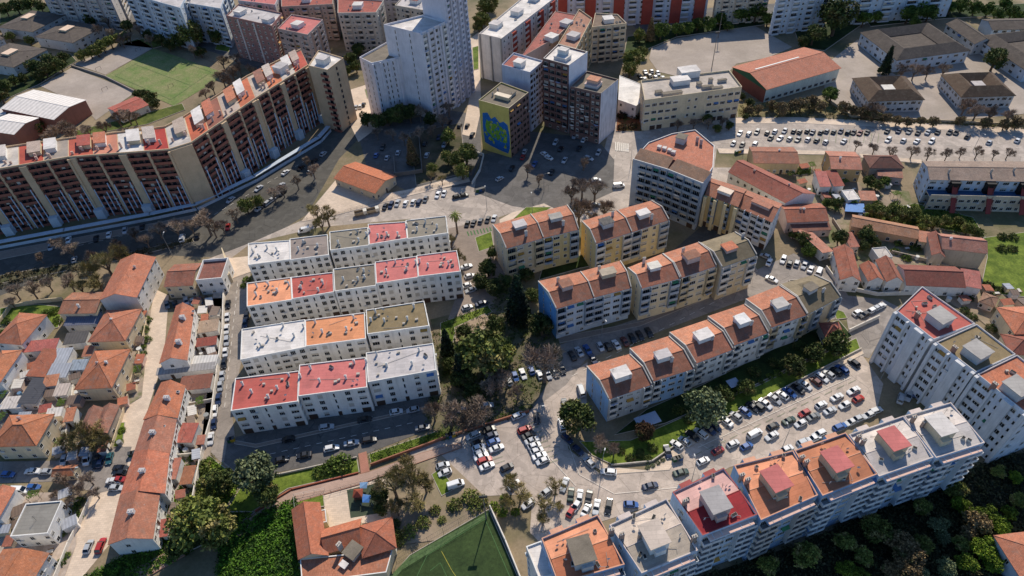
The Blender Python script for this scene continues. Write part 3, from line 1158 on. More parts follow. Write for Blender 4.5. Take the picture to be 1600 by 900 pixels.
for i, (lab, q, rm, wl, hut, hw, ht, ch) in enumerate(RB):
    capm = plaster('#b98a70') if 'orange' in lab else (plaster('#b3a59c') if i != 2 else plaster('#8e4a44'))
    r = bldg(lab, 'apartment block', q, RBH, wl, ('flat', rm, .75, capm), {0: '.w.w./blWWlb', 2: '.w.w./wlwwlw', 1: '.w../.w.w', 3: '.w.w'}, 7,
             {'balw': plaster(RND.choice(['#9aa4ae', '#b7b9ba', '#a39e98'])), 'shut': (0, .3, .6, .9), 'baldep': 1.3}, rect=False, name='apartment_block', group=GR)
    qq = root_q[r.name][0]
    u = (qq[1] - qq[0]).normalized()
    ob = rbox(r, (hut[0], hut[1] + 8), RBH, 4.6, 5.6, 3.6, hw, ht, cap=.3)
    # lower lobby attached to the lift hut
    p = P(hut[0] + 8, hut[1] + 24, RBH)
    mb = MB()
    mb.box(p, u, 2.6, 2.2, RBH - .1, RBH + 2.3, 0)
    mb.build('stair_hut', hw, r)
    for c in ch:
        chimney(r, c, RBH + .3, w=1.1, d=.6, h=2.6, mat=plaster('#8d7c70'), cap=CONC)
    # shallow two-way fall of the roof deck, ridge across the middle
    def deck(v0, v1, z0_, z1_, m_, nm_):
        k_ = [bil(qq, .025, v0), bil(qq, .975, v0), bil(qq, .975, v1), bil(qq, .025, v1)]
        mb_ = MB()
        mb_.face([(*k_[0], z0_), (*k_[1], z0_), (*k_[2], z1_), (*k_[3], z1_)])
        mb_.build(nm_, m_, r)
    far_m = {0: membrane('#db9470', .15), 3: membrane('#db9470', .2), 1: membrane('#c9b8a8', .2), 2: membrane('#cfa39a', .15), 5: membrane('#d2c6bc', .12), 6: membrane('#d2c6bc', .12)}.get(i, rm)  # far fall paler on most blocks: its sunlight put into the colour
    deck(.025, .5, RBH + .05, RBH + 1.0, rm, 'roof_slope')
    deck(.5, .975, RBH + 1.0, RBH + .05, far_m, 'roof_slope')
    a, b = bil(qq, .025, .5), bil(qq, .975, .5)
    mb = MB()
    mb.box((a + b) / 2, b - a, (b - a).length, .16, RBH + .9, RBH + 1.08, 0)
    mb.build('roof_ridge', capm, r)
    # street side bays: stepped parapet projections
    mb = MB()
    C_, D_ = qq[2], qq[3]
    uu = (D_ - C_).normalized()
    nn = Vector((uu.y, -uu.x))
    L = (D_ - C_).length
    for f in (.25, .72):
        c = C_ + uu * L * f + nn * .55
        mb.box(c, uu, 3.2, 1.1, 0, RBH + .5, 0, 1)
    mb.build('street_bay', [wl, capm], r)
    # valley side terrace strip below the roof, sunlit slab
    uu = (qq[1] - qq[0]).normalized()
    nn = Vector((uu.y, -uu.x))
    c = bil(qq, .5, 0) + nn * .7
    mb = MB()
    mb.box(c, uu, (qq[1] - qq[0]).length * .8, 1.4, RBH - 1.0, RBH - .2, 0, 1, True)
    mb.build('eaves_terrace', [wl, plaster('#c0a090')], r)
    for k in range(2):
        pass
    antenna(r, (hut[0] + 12, hut[1] - 20), RBH)
    roof_kit(r, [bil(qq, 0, .55), bil(qq, 1, .55), bil(qq, 1, 1), bil(qq, 0, 1)], RBH + .45, i + 50, 3, 2, 1)
    roof_kit(r, [bil(qq, 0, 0), bil(qq, 1, 0), bil(qq, 1, .45), bil(qq, 0, .45)], RBH + .45, i + 70, 2, 2, 1)

# low annex at the court end of that row
r = bldg('low white wing with a narrow roof at the foot of the orange roofed block', 'annex', [(842, 905), (868, 898), (846, 846), (822, 855)], 17, W_WHITE, ('flat', M_WH, .5), {3: 'w.w', 0: 'w.'}, 5, rect=False)

# ---- diagonal grey-white building, right ---------------------------------------------------------
GE = 'diagonal grey block stepping down to the valley'
EH = 22
EB = [
    ('red roofed end of the diagonal grey building with square lift hut', [(1400, 487), (1458, 532), (1523, 507), (1440, 449)], membrane('#b95f54', .3), (1465, 495)),
    ('olive brown roofed middle section of the diagonal grey building', [(1462, 536), (1524, 583), (1586, 555), (1525, 508)], G_OL, (1522, 548)),
    ('orange roofed lower section of the diagonal grey building', [(1526, 586), (1606, 650), (1672, 622), (1588, 556)], tile('#bd6a48', .2), (1584, 605)),
]
for i, (lab, q, rm, hut) in enumerate(EB):
    r = bldg(lab, 'apartment block', q, EH, plaster('#bfc1c6', .4), ('flat', rm, .5, plaster('#a5a09c')), {0: '.w.w.w/fWnWfw', 3: '.w.w.', 1: 'w.w.', 2: '.w.w.'}, 7,
             {'shut': (0, .1, .3)}, rect=False, name='apartment_block', group=GE)
    qq = root_q[r.name][0]
    rbox(r, (hut[0], hut[1] + 8), EH, 5, 5, 2.8, W_GREY, membrane('#aba59e'), cap=.3)
    a, b = qq[0], qq[1]
    u = (b - a).normalized()
    nn = Vector((u.y, -u.x))
    mb = MB()
    fcol = plaster('#b5b4b3')
    for f, w in ((.03, .9), (.36, .5), (.66, 2.6), (.97, .9)):
        mb.box(a + u * (b - a).length * f + nn * .6, u, w, 1.2, 0, EH + .3, 0)
    mb.build('facade_pier', fcol, r)
    for k in range(3):
        rooftop_clutter(r, qq, EH + .05, 1)
    roof_kit(r, qq, EH + .03, i + 90, 4, 3, 2)
    chimney(r, (hut[0] - 34, hut[1] + 2), EH, w=1.2, d=.7, h=2.2, mat=plaster('#8f6a5c'), cap=CONC)

# ---- long curved building, left ------------------------------------------------------------------
KH = 28
K_CREAM, K_BR = plaster('#b39a7c', .2), plaster('#64413a', .3)
K_BALC = plaster('#845243', .3)
kp = [(-130, 288), (107, 247), (265, 235), (300, 224), (400, 155), (482, 103)]
kb = [(-130, 250), (107, 217), (258, 199), (288, 183), (386, 120), (470, 78)]
Kroot = thing('curved_apartment_building', 'long curving block with brown balconies between cream piers', 'apartment building', (*P(265, 235, KH), 0))
kf, kk = Q(kp, KH), Q(kb, KH)
kstore = []
mbw, mbr = MB(), MB()
roofcols = ['#c06c4c', '#b5a596', '#c4744f', '#c9bfb4', '#b0503f', '#a09488', '#b85c48', '#c4826a', '#d6cfc7', '#a83c34', '#bdb4ab', '#c06648', '#8f5a4a', '#b8a698']
for i in range(5):
    a, b, c, d = kf[i], kf[i + 1], kk[i + 1], kk[i]
    mbw.face([(a.x, a.y, 0), (b.x, b.y, 0), (b.x, b.y, KH), (a.x, a.y, KH)], 0)
    mbw.face([(c.x, c.y, 0), (d.x, d.y, 0), (d.x, d.y, KH), (c.x, c.y, KH)], 1)
    if i == 0:
        mbw.face([(d.x, d.y, 0), (a.x, a.y, 0), (a.x, a.y, KH), (d.x, d.y, KH)], 1)
    # roof slab plus parapets
    mbw.flat([a, b, c, d], KH, 1)
    for p, q_ in ((a, b), (c, d)):
        u = (q_ - p).normalized()
        n_ = Vector((u.y, -u.x))
        m = (p + q_) / 2 - n_ * .15
        mbw.box(m, u, (q_ - p).length, .3, KH - .02, KH + .7, 1)
mbw.build('wall', [K_BR, K_CREAM], Kroot)
# roof terraces: alternating roof pieces with little huts
nrf = 0
for i in range(5):
    a, b, c, d = kf[i], kf[i + 1], kk[i + 1], kk[i]
    L = (b - a).length
    n_ = max(1, round(L / 9))
    for k in range(n_):
        q = [bil([a, b, c, d], (k + .02) / n_, .04), bil([a, b, c, d], (k + .98) / n_, .04), bil([a, b, c, d], (k + .98) / n_, .96), bil([a, b, c, d], (k + .02) / n_, .96)]
        colr = roofcols[nrf % len(roofcols)]
        nrf += 1
        m = MB()
        m.flat(q, KH + .06)
        m.build('roof_terrace', membrane(colr, .35), Kroot)
        # penthouse with shallow pitched lid
        ph = [bil(q, .1, .4), bil(q, .55, .4), bil(q, .55, .95), bil(q, .1, .95)]
        if k % 2 == 0:
            ph = [bil(q, .45, .35), bil(q, .95, .35), bil(q, .95, .9), bil(q, .45, .9)]
        m = MB()
        m.prism(ph, KH, KH + 1.9, 0, 0)
        pob = m.build('penthouse', W_WHITE if k % 2 else W_CREAM, Kroot)
        m = MB()
        m.prism(inset(ph, -.3), KH + 1.9, KH + 2.1, 0)
        m.build('penthouse_roof', tile(roofcols[(nrf * 5 + 2) % len(roofcols)], .3) if nrf % 3 else M_WH, pob)
        for s in range(2):
            pp = bil(q, RND.uniform(.1, .9), RND.uniform(.1, .3))
            m = MB()
            m.box(pp, (1, .3), .8, .6, KH, KH + RND.uniform(1.2, 2.8), 0)
            m.build('chimney', plaster('#b0988a'), Kroot)
# piers and bays on the facade
piers = MB()
whites = MB()


def kbay(p, q_, floors=10, fh=2.8):
    u = (q_ - p).normalized()
    n_ = Vector((u.y, -u.x))
    L = (q_ - p).length
    ang = math.atan2(u.y, u.x)
    c = (p + q_) / 2
    for f in range(floors):
        z = f * fh
        kstore.append((bal_mesh(L * .98, 1.0, K_BALC, 'solid'), 'balcony', c, ang, z + .15))
        for s in (-.3, .0, .3):
            kstore.append((win_mesh(L * .2, 1.5, RND.choice((0, 0, .5, 1)), FR_D, SH_D if RND.random() < .7 else SH_W), 'window', c + u * L * s, ang, z + .7))
    # tall white screens running up the lower floors
    for s, h0, h1 in ((-.42, 0, 14), (-.12, 0, 9), (.14, 3, 12), (.4, 0, 17)):
        hh = h1 + RND.uniform(-1.5, 1.5)
        whites.box(c + u * L * s + n_ * 1.25, u, .26, .4, h0, hh, 0)


for i in range(5):
    a, b = kf[i], kf[i + 1]
    u = (b - a).normalized()
    n_ = Vector((u.y, -u.x))
    L = (b - a).length
    if i == 2:
        piers.box((a + b) / 2 + n_ * .4, u, L * .98, .8, 0, KH - .03, 0)
        continue
    # wide pier | bay | thin pier | bay, repeated
    per = 18.5 if i < 2 else 16.5
    n = max(1, round(L / per))
    per = L / n
    for k in range(n):
        s = k * per
        wp, tp = per * .15, per * .05
        bw = (per - wp - tp) / 2
        o_ = wp if i < 3 else 0
        wc = s + wp / 2 if i < 3 else s + per - wp / 2
        piers.box(a + u * wc + n_ * .45, u, wp, .9, 4.5, KH - .03, 0)
        kbay(a + u * (s + o_), a + u * (s + o_ + bw))
        piers.box(a + u * (s + o_ + bw + tp / 2) + n_ * .35, u, tp, .7, 0, KH - .03, 0)
        kbay(a + u * (s + o_ + bw + tp), a + u * (s + o_ + 2 * bw + tp))
        # pale entrance block at the foot of each wide pier
        m = MB()
        m.box(a + u * wc + n_ * 1.6, u, wp * 1.25, 3.2, 0, 4.4, 0)
        m.build('entrance', W_BLUE, Kroot)
    piers.box(a + u * L + n_ * .7, u, .8, 1.4, 0, KH - .03, 0)
piers.build('pier', K_CREAM, Kroot)
wob = whites.build('drying_screen', plaster('#aab6c4', .15), Kroot)
wob['kind'] = 'stuff'
# end tower
root_q[Kroot.name] = ([kf[4], kf[5], kk[5], kk[4]], KH)
KT = 31
q = Q([(482, 104), (512, 111), (537, 92), (498, 80)], KT)
wing(Kroot, q, KT, K_CREAM, ('flat', M_WH, .6), None, 1)
a, b = q[0], q[1]
c = (a + b) / 2
u = (q[2] - q[1]).normalized()
m_ = q[1] + (q[2] - q[1]) * .5
ang = math.atan2(u.y, u.x)
n_ = Vector((u.y, -u.x))
u0 = (b - a).normalized()
n0 = Vector((u0.y, -u0.x))
for f in range(11):
    kstore.append((bal_mesh((b - a).length * .35, 1.0, K_BALC, 'solid'), 'balcony', a + (b - a) * .82, math.atan2(u0.y, u0.x), f * 2.8 + .15))
    kstore.append((win_mesh(2.0, 1.6, 0, FR_D, SH_D), 'window', a + (b - a) * .82, math.atan2(u0.y, u0.x), f * 2.8 + .6))
    kstore.append((win_mesh(1.1, 1.4, 0, FR_D, SH_D), 'window', m_, ang, f * 2.8 + .7))
flush_store(Kroot, kstore)
root_q[Kroot.name] = (q, KT)
rbox(Kroot, (506, 98), KT, 5, 4.5, 2.6, W_WHITE, M_GY)
rbox(Kroot, (440, 112), KH, 5, 5, 3.0, W_WHITE, M_GY)

# ---- white towers at the top ----------------------------------------------------------------------
W_TWR = plaster('#c0bdc0', .35)


def tower(label, q, h, floors, pf, pr, roofm, fins=True, cat='tower block'):
    r = bldg(label, cat, q, h, W_TWR, ('flat', roofm, .9), {0: pf, 1: pr, 2: pf, 3: '.n.n.'}, floors, {'frame': FR_W, 'shut': (0, .3, .6), 'balw': W_WHITE, 'big': 1.15, 'baldep': .8}, rect=False,
             name='tower_block', group='white tower blocks')
    qq = root_q[r.name][0]
    if fins:
        for e in (0, 1):
            a, b = qq[e], qq[e + 1]
            u = (b - a).normalized()
            n_ = Vector((u.y, -u.x))
            L = (b - a).length
            k = max(2, int(L / 3.4))
            mb = MB()
            for j in range(k + 1):
                f = min(max(j / k, .02), .98)
                mb.box(a + u * L * f + n_ * .45, u, .8 if e == 0 else .4, .9, 0, h + .4, 0)
            mb.build('facade_fin', W_TWR, r)
    return r


r = tower('lowest of the three joined white towers, dark tar roof with thin parapet', [(581, 101), (645, 87), (607, 67), (562, 92)], 28, 10, 'n.nwn.nwn', 'lW.Wl', G_GR)
root_q_t1 = r
r = tower('middle white tower with half white, half shaded roof', [(657, 55), (697, 36), (661, 26), (600, 41)], 42, 15, 'lwWWwl', 'wlwlw', M_WH)
# windowless flank of the middle tower looking over the low one
_a, _d, _b = P(698, 36.5, 42), P(662, 25, 42), P(740, 142, 0)
T3Q = [_a, _b, _b + (_d - _a), _d]
r = bldg('tallest white tower, cut off by the top of the picture', 'tower block', T3Q, 66, plaster('#b9b7bd', .25), ('flat', M_WH, .9), {0: 'lwlwlwl', 1: 'wWwWw', 3: '.....'}, 25,
         {'shut': (0, .3, .6)}, rect=False, name='tower_block', group='white tower blocks')
qq = root_q[r.name][0]
for e in (0,):
    a, b = qq[0], qq[1]
    u = (b - a).normalized()
    n_ = Vector((u.y, -u.x))
    mb = MB()
    for f in (.02, .25, .38, .62, .75, .98):
        mb.box(a + u * (b - a).length * f + n_ * .5, u, .5, 1.0, 0, 66.4, 0)
    mb.build('facade_fin', W_TWR, r)

# ---- mural building and its dark neighbours --------------------------------------------------------
W_DKB = plaster('#6e5750', .3)
V1 = bldg('lowest block of the group, yellow-green end wall painted with a blue and green mural', 'apartment block', [(748, 158), (795, 171), (826, 146), (783, 130)], 24, plaster('#a89b55', .2),
          ('flat', G_GR, .6, plaster('#a89c85')), {1: 'w.w.w.w/WwWwWw'}, 8, {'frame': FR_D, 'shutter': SH_D, 'wall': W_DKB}, rect=False)
q = root_q[V1.name][0]
a, b = q[0], q[1]
u = (b - a).normalized()
n_ = Vector((u.y, -u.x))
L = (b - a).length
rr = random.Random(5)
mb = MB()


def onwall(s, z, off):
    p = a + u * L * s + n_ * off
    return (p.x, p.y, z)


# blue field with ragged edge, then green shapes over it
pts = [(.1, 4.2), (.3, 3.2), (.62, 2.2), (.9, 1.8), (.97, 5), (.98, 11), (.93, 16.2), (.8, 17.4), (.66, 16.2), (.52, 18.6), (.38, 17.0), (.27, 19.6), (.1, 18.8), (.07, 12)]
mb.face([onwall(s, z, .03) for s, z in pts], 0)
mb.face([onwall(s, z, .05) for s, z in [(.2, 10), (.5, 7.2), (.88, 6.6), (.9, 11.5), (.72, 14.4), (.5, 15.2), (.36, 14.6), (.22, 16.2), (.16, 13)]], 1)
for k in range(26):
    s, z, w, h = rr.uniform(.14, .86), rr.uniform(4.2, 16.5), rr.uniform(.03, .07), rr.uniform(.4, 1.3)
    mb.face([onwall(s - w, z - h * .3, .07), onwall(s + w * .4, z - h, .07), onwall(s + w, z + h * .2, .07), onwall(s, z + h, .07)], rr.choice((1, 2, 0)))
for k in range(16):
    s, z = rr.uniform(.3, .85), rr.uniform(7.5, 14)
    mb.face([onwall(s - .02, z - .5, .09), onwall(s + .02, z - .5, .09), onwall(s + .03, z + .5, .09), onwall(s - .01, z + .5, .09)], rr.choice((2, 0)))
mb.build('mural', [paint('#1f5d9c', .8, .25), paint('#5f8a2e', .8, .3), paint('#8f9c4a', .8, .2)], V1)
# brown side walls
mb = MB()
for i in (1, 2, 3):
    p, p2 = q[i], q[(i + 1) % 4]
    uu = (p2 - p).normalized()
    nn = Vector((uu.y, -uu.x)) * .02
    p, p2 = p + nn, p2 + nn
    mb.face([(p.x, p.y, 0), (p2.x, p2.y, 0), (p2.x, p2.y, 24.5), (p.x, p.y, 24.5)])
mb.build('side_cladding', W_DKB, V1)
rbox(V1, (786, 154), 24, 7, 2.2, 1.6, W_BEI, plaster('#c7b8a2'))
rbox(V1, (793, 148), 24, 6, 4.5, 1.3, CONC, G_GR)
for x, y in ((770, 150), (778, 143), (800, 150)):
    chimney(V1, (x, y), 24, mat=CONC)

r = bldg('white roofed block behind the mural block, red tiled terrace at its back', 'apartment block', [(784, 103), (828, 115), (849, 97), (803, 84)], 29, plaster('#a9acb6'), ('flat', M_WH, .7),
         {1: '.w.w.w/WwWwW'}, 10, {'frame': FR_D}, rect=False)
rbox(r, (812, 103), 29, 4, 4, 2.4, W_WHITE, M_WH)
qv = root_q[r.name][0]
mb = MB()
mb.flat([bil(qv, .03, .1), bil(qv, .45, .1), bil(qv, .45, .9), bil(qv, .03, .9)], 29.06)
mb.build('red_terrace', tile('#a34a42'), r)

r = bldg('tallest dark brown block of the group, stepped white terraces on its roof', 'apartment block', [(849, 93), (889, 104), (918, 83), (872, 71)], 33, W_DKB, ('flat', M_WH, .7, W_WHITE),
         {0: '.w.w.w/llll', 1: '......'}, 11, {'balw': plaster('#6b4f48'), 'frame': FR_W}, rect=False)
qv = root_q[r.name][0]
rbox(r, (879, 92), 33, 6, 5, 1.6, W_WHITE, M_WH)
rbox(r, (880, 84), 34.6, 4, 3, 2.2, W_WHITE, M_WH, name='stair_hut')
mb = MB()
p, p2 = qv[1], qv[2]
uu = (p2 - p).normalized()
nn = Vector((uu.y, -uu.x)) * .03
mb.face([((p + nn).x, (p + nn).y, 0), ((p2 + nn).x, (p2 + nn).y, 0), ((p2 + nn).x, (p2 + nn).y, 33.6), ((p + nn).x, (p + nn).y, 33.6)])
mb.build('gable_wall', plaster('#c3c5cb', .2), r)

r = bldg('dark brown block with orange topped roof hut, white stained end wall', 'apartment block', [(892, 137), (939, 148), (966, 126), (917, 113)], 24.5, W_DKB, ('flat', G_GR, .7, plaster('#8f857a')),
         {0: '.w.w.w/lwllwl', 1: '......'}, 8, {'balw': plaster('#5d4843'), 'frame': FR_W}, rect=False)
qv = root_q[r.name][0]
rbox(r, (927, 134), 24.5, 6, 5, 1.4, plaster('#b9b3ae'), W_PINK)
rbox(r, (928, 128), 25.9, 5, 4, 1.6, plaster('#c19a84'), tile('#c58462', .1), name='stair_hut')
mb = MB()
p, p2 = qv[1], qv[2]
uu = (p2 - p).normalized()
nn = Vector((uu.y, -uu.x)) * .03
mb.face([((p + nn).x, (p + nn).y, 0), ((p2 + nn).x, (p2 + nn).y, 0), ((p2 + nn).x, (p2 + nn).y, 25.1), ((p + nn).x, (p + nn).y, 25.1)])
mb.build('gable_wall', plaster('#b4b2b6', .9), r)

# ---- background blocks at the top edge ------------------------------------------------------------
BG = 'apartment blocks along the far edge of the estate'
st0 = {'shut': (0, .3, .7), 'frame': FR_W}


def bgb(label, q, h, wall, rm, fac, floors, huts=(), par=.7, stt=None):
    r = bldg(label, 'apartment block', q, h, wall, ('flat', rm, par), fac, floors, stt or st0, rect=False, name='apartment_block', group=BG)
    roof_kit(r, root_q[r.name][0], h + .03, int(q[0][0]) + 3, 3, 3, 1)
    for x, y in huts:
        rbox(r, (x, y), h, 5, 5, 2.2, W_WHITE, RND.choice((M_WH, M_GY, TL_RED)))
    return r


r = bgb('pinkish brown far block with two sunken roof courts and white pipe lines', [(354, 26), (425, 42), (441, 22), (373, 8)], 23.5, plaster('#8c6a62'), M_GY, {0: 'wwwwwwww', 1: 'WWW', 3: 'www'}, 8, [(376, 22), (420, 34)])
qq = root_q[r.name][0]
mb = MB()
for f in (.25, .6):
    mb.box(lerp(qq[0], qq[1], f) + Vector((0, -.35)), qq[1] - qq[0], .6, .6, 0, 23.5, 0)
mb.build('drain_pipe', W_WHITE, r)
bgb('far grey and pink block with red roof terraces beside the pinkish brown one', [(434, 46), (481, 56), (505, 32), (456, 24)], 21, plaster('#a8968c'), M_RED, {0: 'WwlWwl', 1: 'wlwlw'}, 7, [(466, 42)])
bgb('far white block with zigzag balconies and red roof tiles', [(528, 22), (588, 21), (600, 2), (528, -2)], 21, plaster('#b3a99c'), TL_RED, {0: 'wlwlwlw', 1: 'wlw', 3: 'ww'}, 7, [(560, 12)])
bgb('far pale block partly behind the middle white tower', [(617, 10), (664, 18), (690, -8), (640, -14)], 21, plaster('#b0a493'), M_GY, {0: 'wwlwwl', 1: 'wlw'}, 7, [(650, 4)])
bgb('far terrace of grey flats behind the red roof tiles', [(440, 12), (520, 8), (522, -16), (440, -14)], 20, plaster('#9c8b7f'), TL_RED, {0: 'wlwlwlwl', 1: 'w.w'}, 7, [(480, 2)])
bgb('blue-white far block shading the trees above the football pitch', [(196, -10), (282, 14), (300, -22), (210, -40)], 24, W_BLUE, M_GY, {0: 'lwlwlwlw', 1: 'wlwl'}, 8)
bgb('blue-white far block between the shaded street and the pinkish brown block', [(286, 5), (345, 15), (356, -18), (300, -25)], 22, W_BLUE, M_GY, {0: 'wlwlwl', 1: 'wlwl'}, 8)
bgb('grey far block filling the sky side above the red tiled roofs', [(520, -20), (620, -22), (622, -50), (520, -46)], 24, plaster('#a8a2a5'), M_RED, {0: 'wlwlwlwl'}, 8)
bgb('far white block peeping over the pinkish brown block', [(372, 2), (430, 9), (440, -12), (380, -18)], 21, plaster('#b3aaa6'), M_RED, {0: 'wlwlwl', 1: 'wl'}, 7)
bgb('far cream block beyond the round trees of the sports yard', [(1122, -16), (1205, -22), (1205, -42), (1122, -36)], 20, plaster('#b0a594'), TL_RED, {0: 'wlwlwlwl', 3: 'w'}, 7)
bgb('far grey block above the far left pavilions', [(62, -14), (172, -4), (182, -32), (72, -40)], 20, plaster('#a39d99'), M_GY, {0: 'wlwlwlwlwl', 1: 'wl'}, 7)
r = bgb('long far block with white end wall and red striped side, tallest part nearest', [(749, 54), (784, 62), (872, -6), (838, -20)], 23.5, plaster('#bdb4ab'), M_WH, {0: '.....', 1: 'wwlwwlwwlwwlww', 3: 'wlwlwlwlwl'}, 8, [(775, 42), (808, 22), (835, 0)])
qq = root_q[r.name][0]
for f in (.18, .42, .66, .88):
    mb = MB()
    p = lerp(qq[1], qq[2], f)
    uu = (qq[2] - qq[1]).normalized()
    mb.box(p + Vector((uu.y, -uu.x)) * .55, uu, 4.2, 1.1, 0, 23.2, 0)
    mb.build('brick_bay', plaster('#8c3a2c'), r)
mb = MB()
uu = (qq[1] - qq[0]).normalized()
for f in (.02, .5, .98):
    mb.box(lerp(qq[0], qq[1], f) + Vector((uu.y, -uu.x)) * .35, uu, .7 if f != .5 else .5, .7, 0, 24.2, 0)
mb.build('drain_pipe', plaster('#8f8880'), r)
bgb('low red terraced block between the striped block and the white roof terraces', [(812, 92), (868, 60), (905, 25), (868, 18)], 21, plaster('#b59a8a'), tile('#a34c44'), {0: 'w.w', 1: 'wlwlw'}, 7, [(862, 62), (885, 40)], par=.4)
bgb('beige far block with arched balconies and sloped white roof edge', [(872, 70), (900, 78), (925, 30), (905, 16)], 22, plaster('#b3a183'), tile('#a8745c'), {0: 'wlw', 1: 'wlwlwlw'}, 7, [(896, 60)])
bgb('beige far block with round arched openings beside the dark round tree', [(925, 44), (979, 38), (965, 24), (930, 22)], 19, plaster('#bcaa8f'), G_BR, {0: 'WlWlW', 1: 'wlw', 3: 'www'}, 6, [(950, 34)])
bgb('far red and white striped slab running along the top edge', [(858, -10), (1110, -22), (1112, -42), (860, -36)], 20, plaster('#b3b3ba'), TL_RED, {0: 'lwwlwwlwwlwwlwwlww'}, 7)
qq = root_q['apartment_block' if False else [k for k in root_q][-1]][0]
rr_ = bpy.data.objects[[k for k in root_q][-1]]
for f in (.08, .26, .44, .62, .8, .95):
    mb = MB()
    mb.box(lerp(qq[0], qq[1], f) + Vector((0, -.5)), qq[1] - qq[0], 6, 1.0, 0, 19.8, 0)
    mb.build('brick_bay', plaster('#8f4034'), rr_)
bgb('blue-grey far block above the tall round trees', [(1216, -2), (1300, -12), (1302, -30), (1222, -24)], 20, W_BLUE, M_GY, {0: 'lwlwlwl', 3: 'wl'}, 7)
bgb('far shaded slab behind the conifer wood', [(1312, -16), (1500, -30), (1500, -50), (1312, -40)], 20, W_BLUE, M_GY, {0: 'lwlwlwlwlw'}, 7)

# ---- office, gym, schools --------------------------------------------------------------------------
r = bldg('four storey beige office with crowded roof plant and rows of paired windows', 'office building', [(1007, 159), (1159, 138), (1139, 112), (1001, 128)], 15, plaster('#b9a98c'), ('flat', membrane('#b4a89c', .5), .9),
         {0: '.gg.gg.gg.gg.g/WWWWW.ww.WWWWW', 3: '.w.w.w', 1: 'w.w.', 2: 'WWWWWWW'}, 4, {'shut': (0, 0, .3)}, rect=False)
for (x, y, w, d, h) in ((1075, 118, 9, 6, 3.2), (1062, 130, 8, 5, 2.4), (1092, 134, 2, 2, 1.5), (1105, 138, 5, 1.5, 1.2), (1120, 140, 5, 1.5, 1.2), (1128, 128, 4, 1.2, 1.2), (1050, 148, 9, 2, 1.2), (1029, 146, 3, 2, 1.1), (1110, 128, 1.6, 1.6, 1.6)):
    rbox(r, (x, y), 15, w, d, h, W_WHITE if h > 2 else CONC, M_WH if h > 2 else G_GR, name='rooftop_plant', cap=.15)
r = bldg('low bright white sloping canopy roof between the dark block and the office', 'hall', [(966, 156), (994, 166), (1024, 141), (968, 118)], 7, W_WHITE, ('flat', membrane('#e0d9cf', .08), .2), {0: 'w.w', 1: '.....'}, 2, rect=False)
G = bldg('gymnasium with orange roof, brick gable and green eaves', 'gymnasium', [(1192, 141), (1309, 106), (1260, 74), (1151, 103)], 7.4, plaster('#b9bcae'), ('gable', tile('#b5694e', .2), 2.6, 0, .7),
         {0: 'WWWWWWWWWWWW'}, 1, {'shut': (0, 0)}, rect=True)
q = root_q[G.name][0]
mb = MB()
a, d = q[0], q[3]
uu = (q[1] - q[0]).normalized()
mid = (a + d) / 2
o = -uu * .06
mb.face([((d + o).x, (d + o).y, 0), ((a + o).x, (a + o).y, 0), ((a + o).x, (a + o).y, 6.4), ((d + o).x, (d + o).y, 6.4)], 0)
mb.face([((d + o).x, (d + o).y, 6.4), ((a + o).x, (a + o).y, 6.4), ((a + o).x, (a + o).y, 7.4), ((mid + o).x, (mid + o).y, 9.8), ((d + o).x, (d + o).y, 7.4)], 1)
mb.build('brick_gable', [plaster('#6e4238'), paint('#2e5b45', .7)], G)
mb = MB()
for s in (.35, .6):
    c = bil(q, .45, .5) + Vector((0, 0))
pa, pb = bil(q, .1, .58), bil(q, .7, .58)
mb.box((pa + pb) / 2, pb - pa, (pb - pa).length, .7, 9.2, 9.9, 0)
mb.build('ridge_vent', WHITE, G)


def ringroof(label, cat, px, h, wall, rm, rh, t=.38, oh=.5, fac=None, group=None, hub=None, z0=0, floors=2):
    """building round a small court: four wings with a common ridge line"""
    q = rectify(Q(px, h))
    c = cen(q)
    root = thing(cat.replace(' ', '_'), label, cat, (c.x, c.y, 0), group)
    root_q[root.name] = (q, h)
    inner = [lerp(p, c, t * 2 * .9) for p in q]
    ridge = [lerp(p, c, t * .95) for p in q]
    out = inset(q, -oh)
    mb = MB()
    for i in range(4):
        a, b = q[i], q[(i + 1) % 4]
        mb.face([(a.x, a.y, 0), (b.x, b.y, 0), (b.x, b.y, h), (a.x, a.y, h)])
        a, b = inner[(i + 1) % 4], inner[i]
        mb.face([(a.x, a.y, 0), (b.x, b.y, 0), (b.x, b.y, h), (a.x, a.y, h)])
    mb.build('wall', wall, root)
    rb = MB()
    for i in range(4):
        j = (i + 1) % 4
        rb.face([(out[i].x, out[i].y, h), (out[j].x, out[j].y, h), (ridge[j].x, ridge[j].y, h + rh), (ridge[i].x, ridge[i].y, h + rh)])
        rb.face([(inner[j].x, inner[j].y, h + .3), (inner[i].x, inner[i].y, h + .3), (ridge[i].x, ridge[i].y, h + rh), (ridge[j].x, ridge[j].y, h + rh)])
    rb.prism(out, h - .15, h - .01, 0)
    rb.build('roof', rm, root)
    store = []
    for i, pat in (fac or {}).items():
        facade(root, q[i], q[(i + 1) % 4], 0, floors, h / floors, pat, {'wall': wall, 'shut': (0, 0, .3)}, store)
    flush_store(root, store)
    if hub:
        mb = MB()
        mb.prism([lerp(p, c, .12) for p in inner], h - .5, h + .9, 0)
        mb.build('court_canopy', hub, root)
    return root


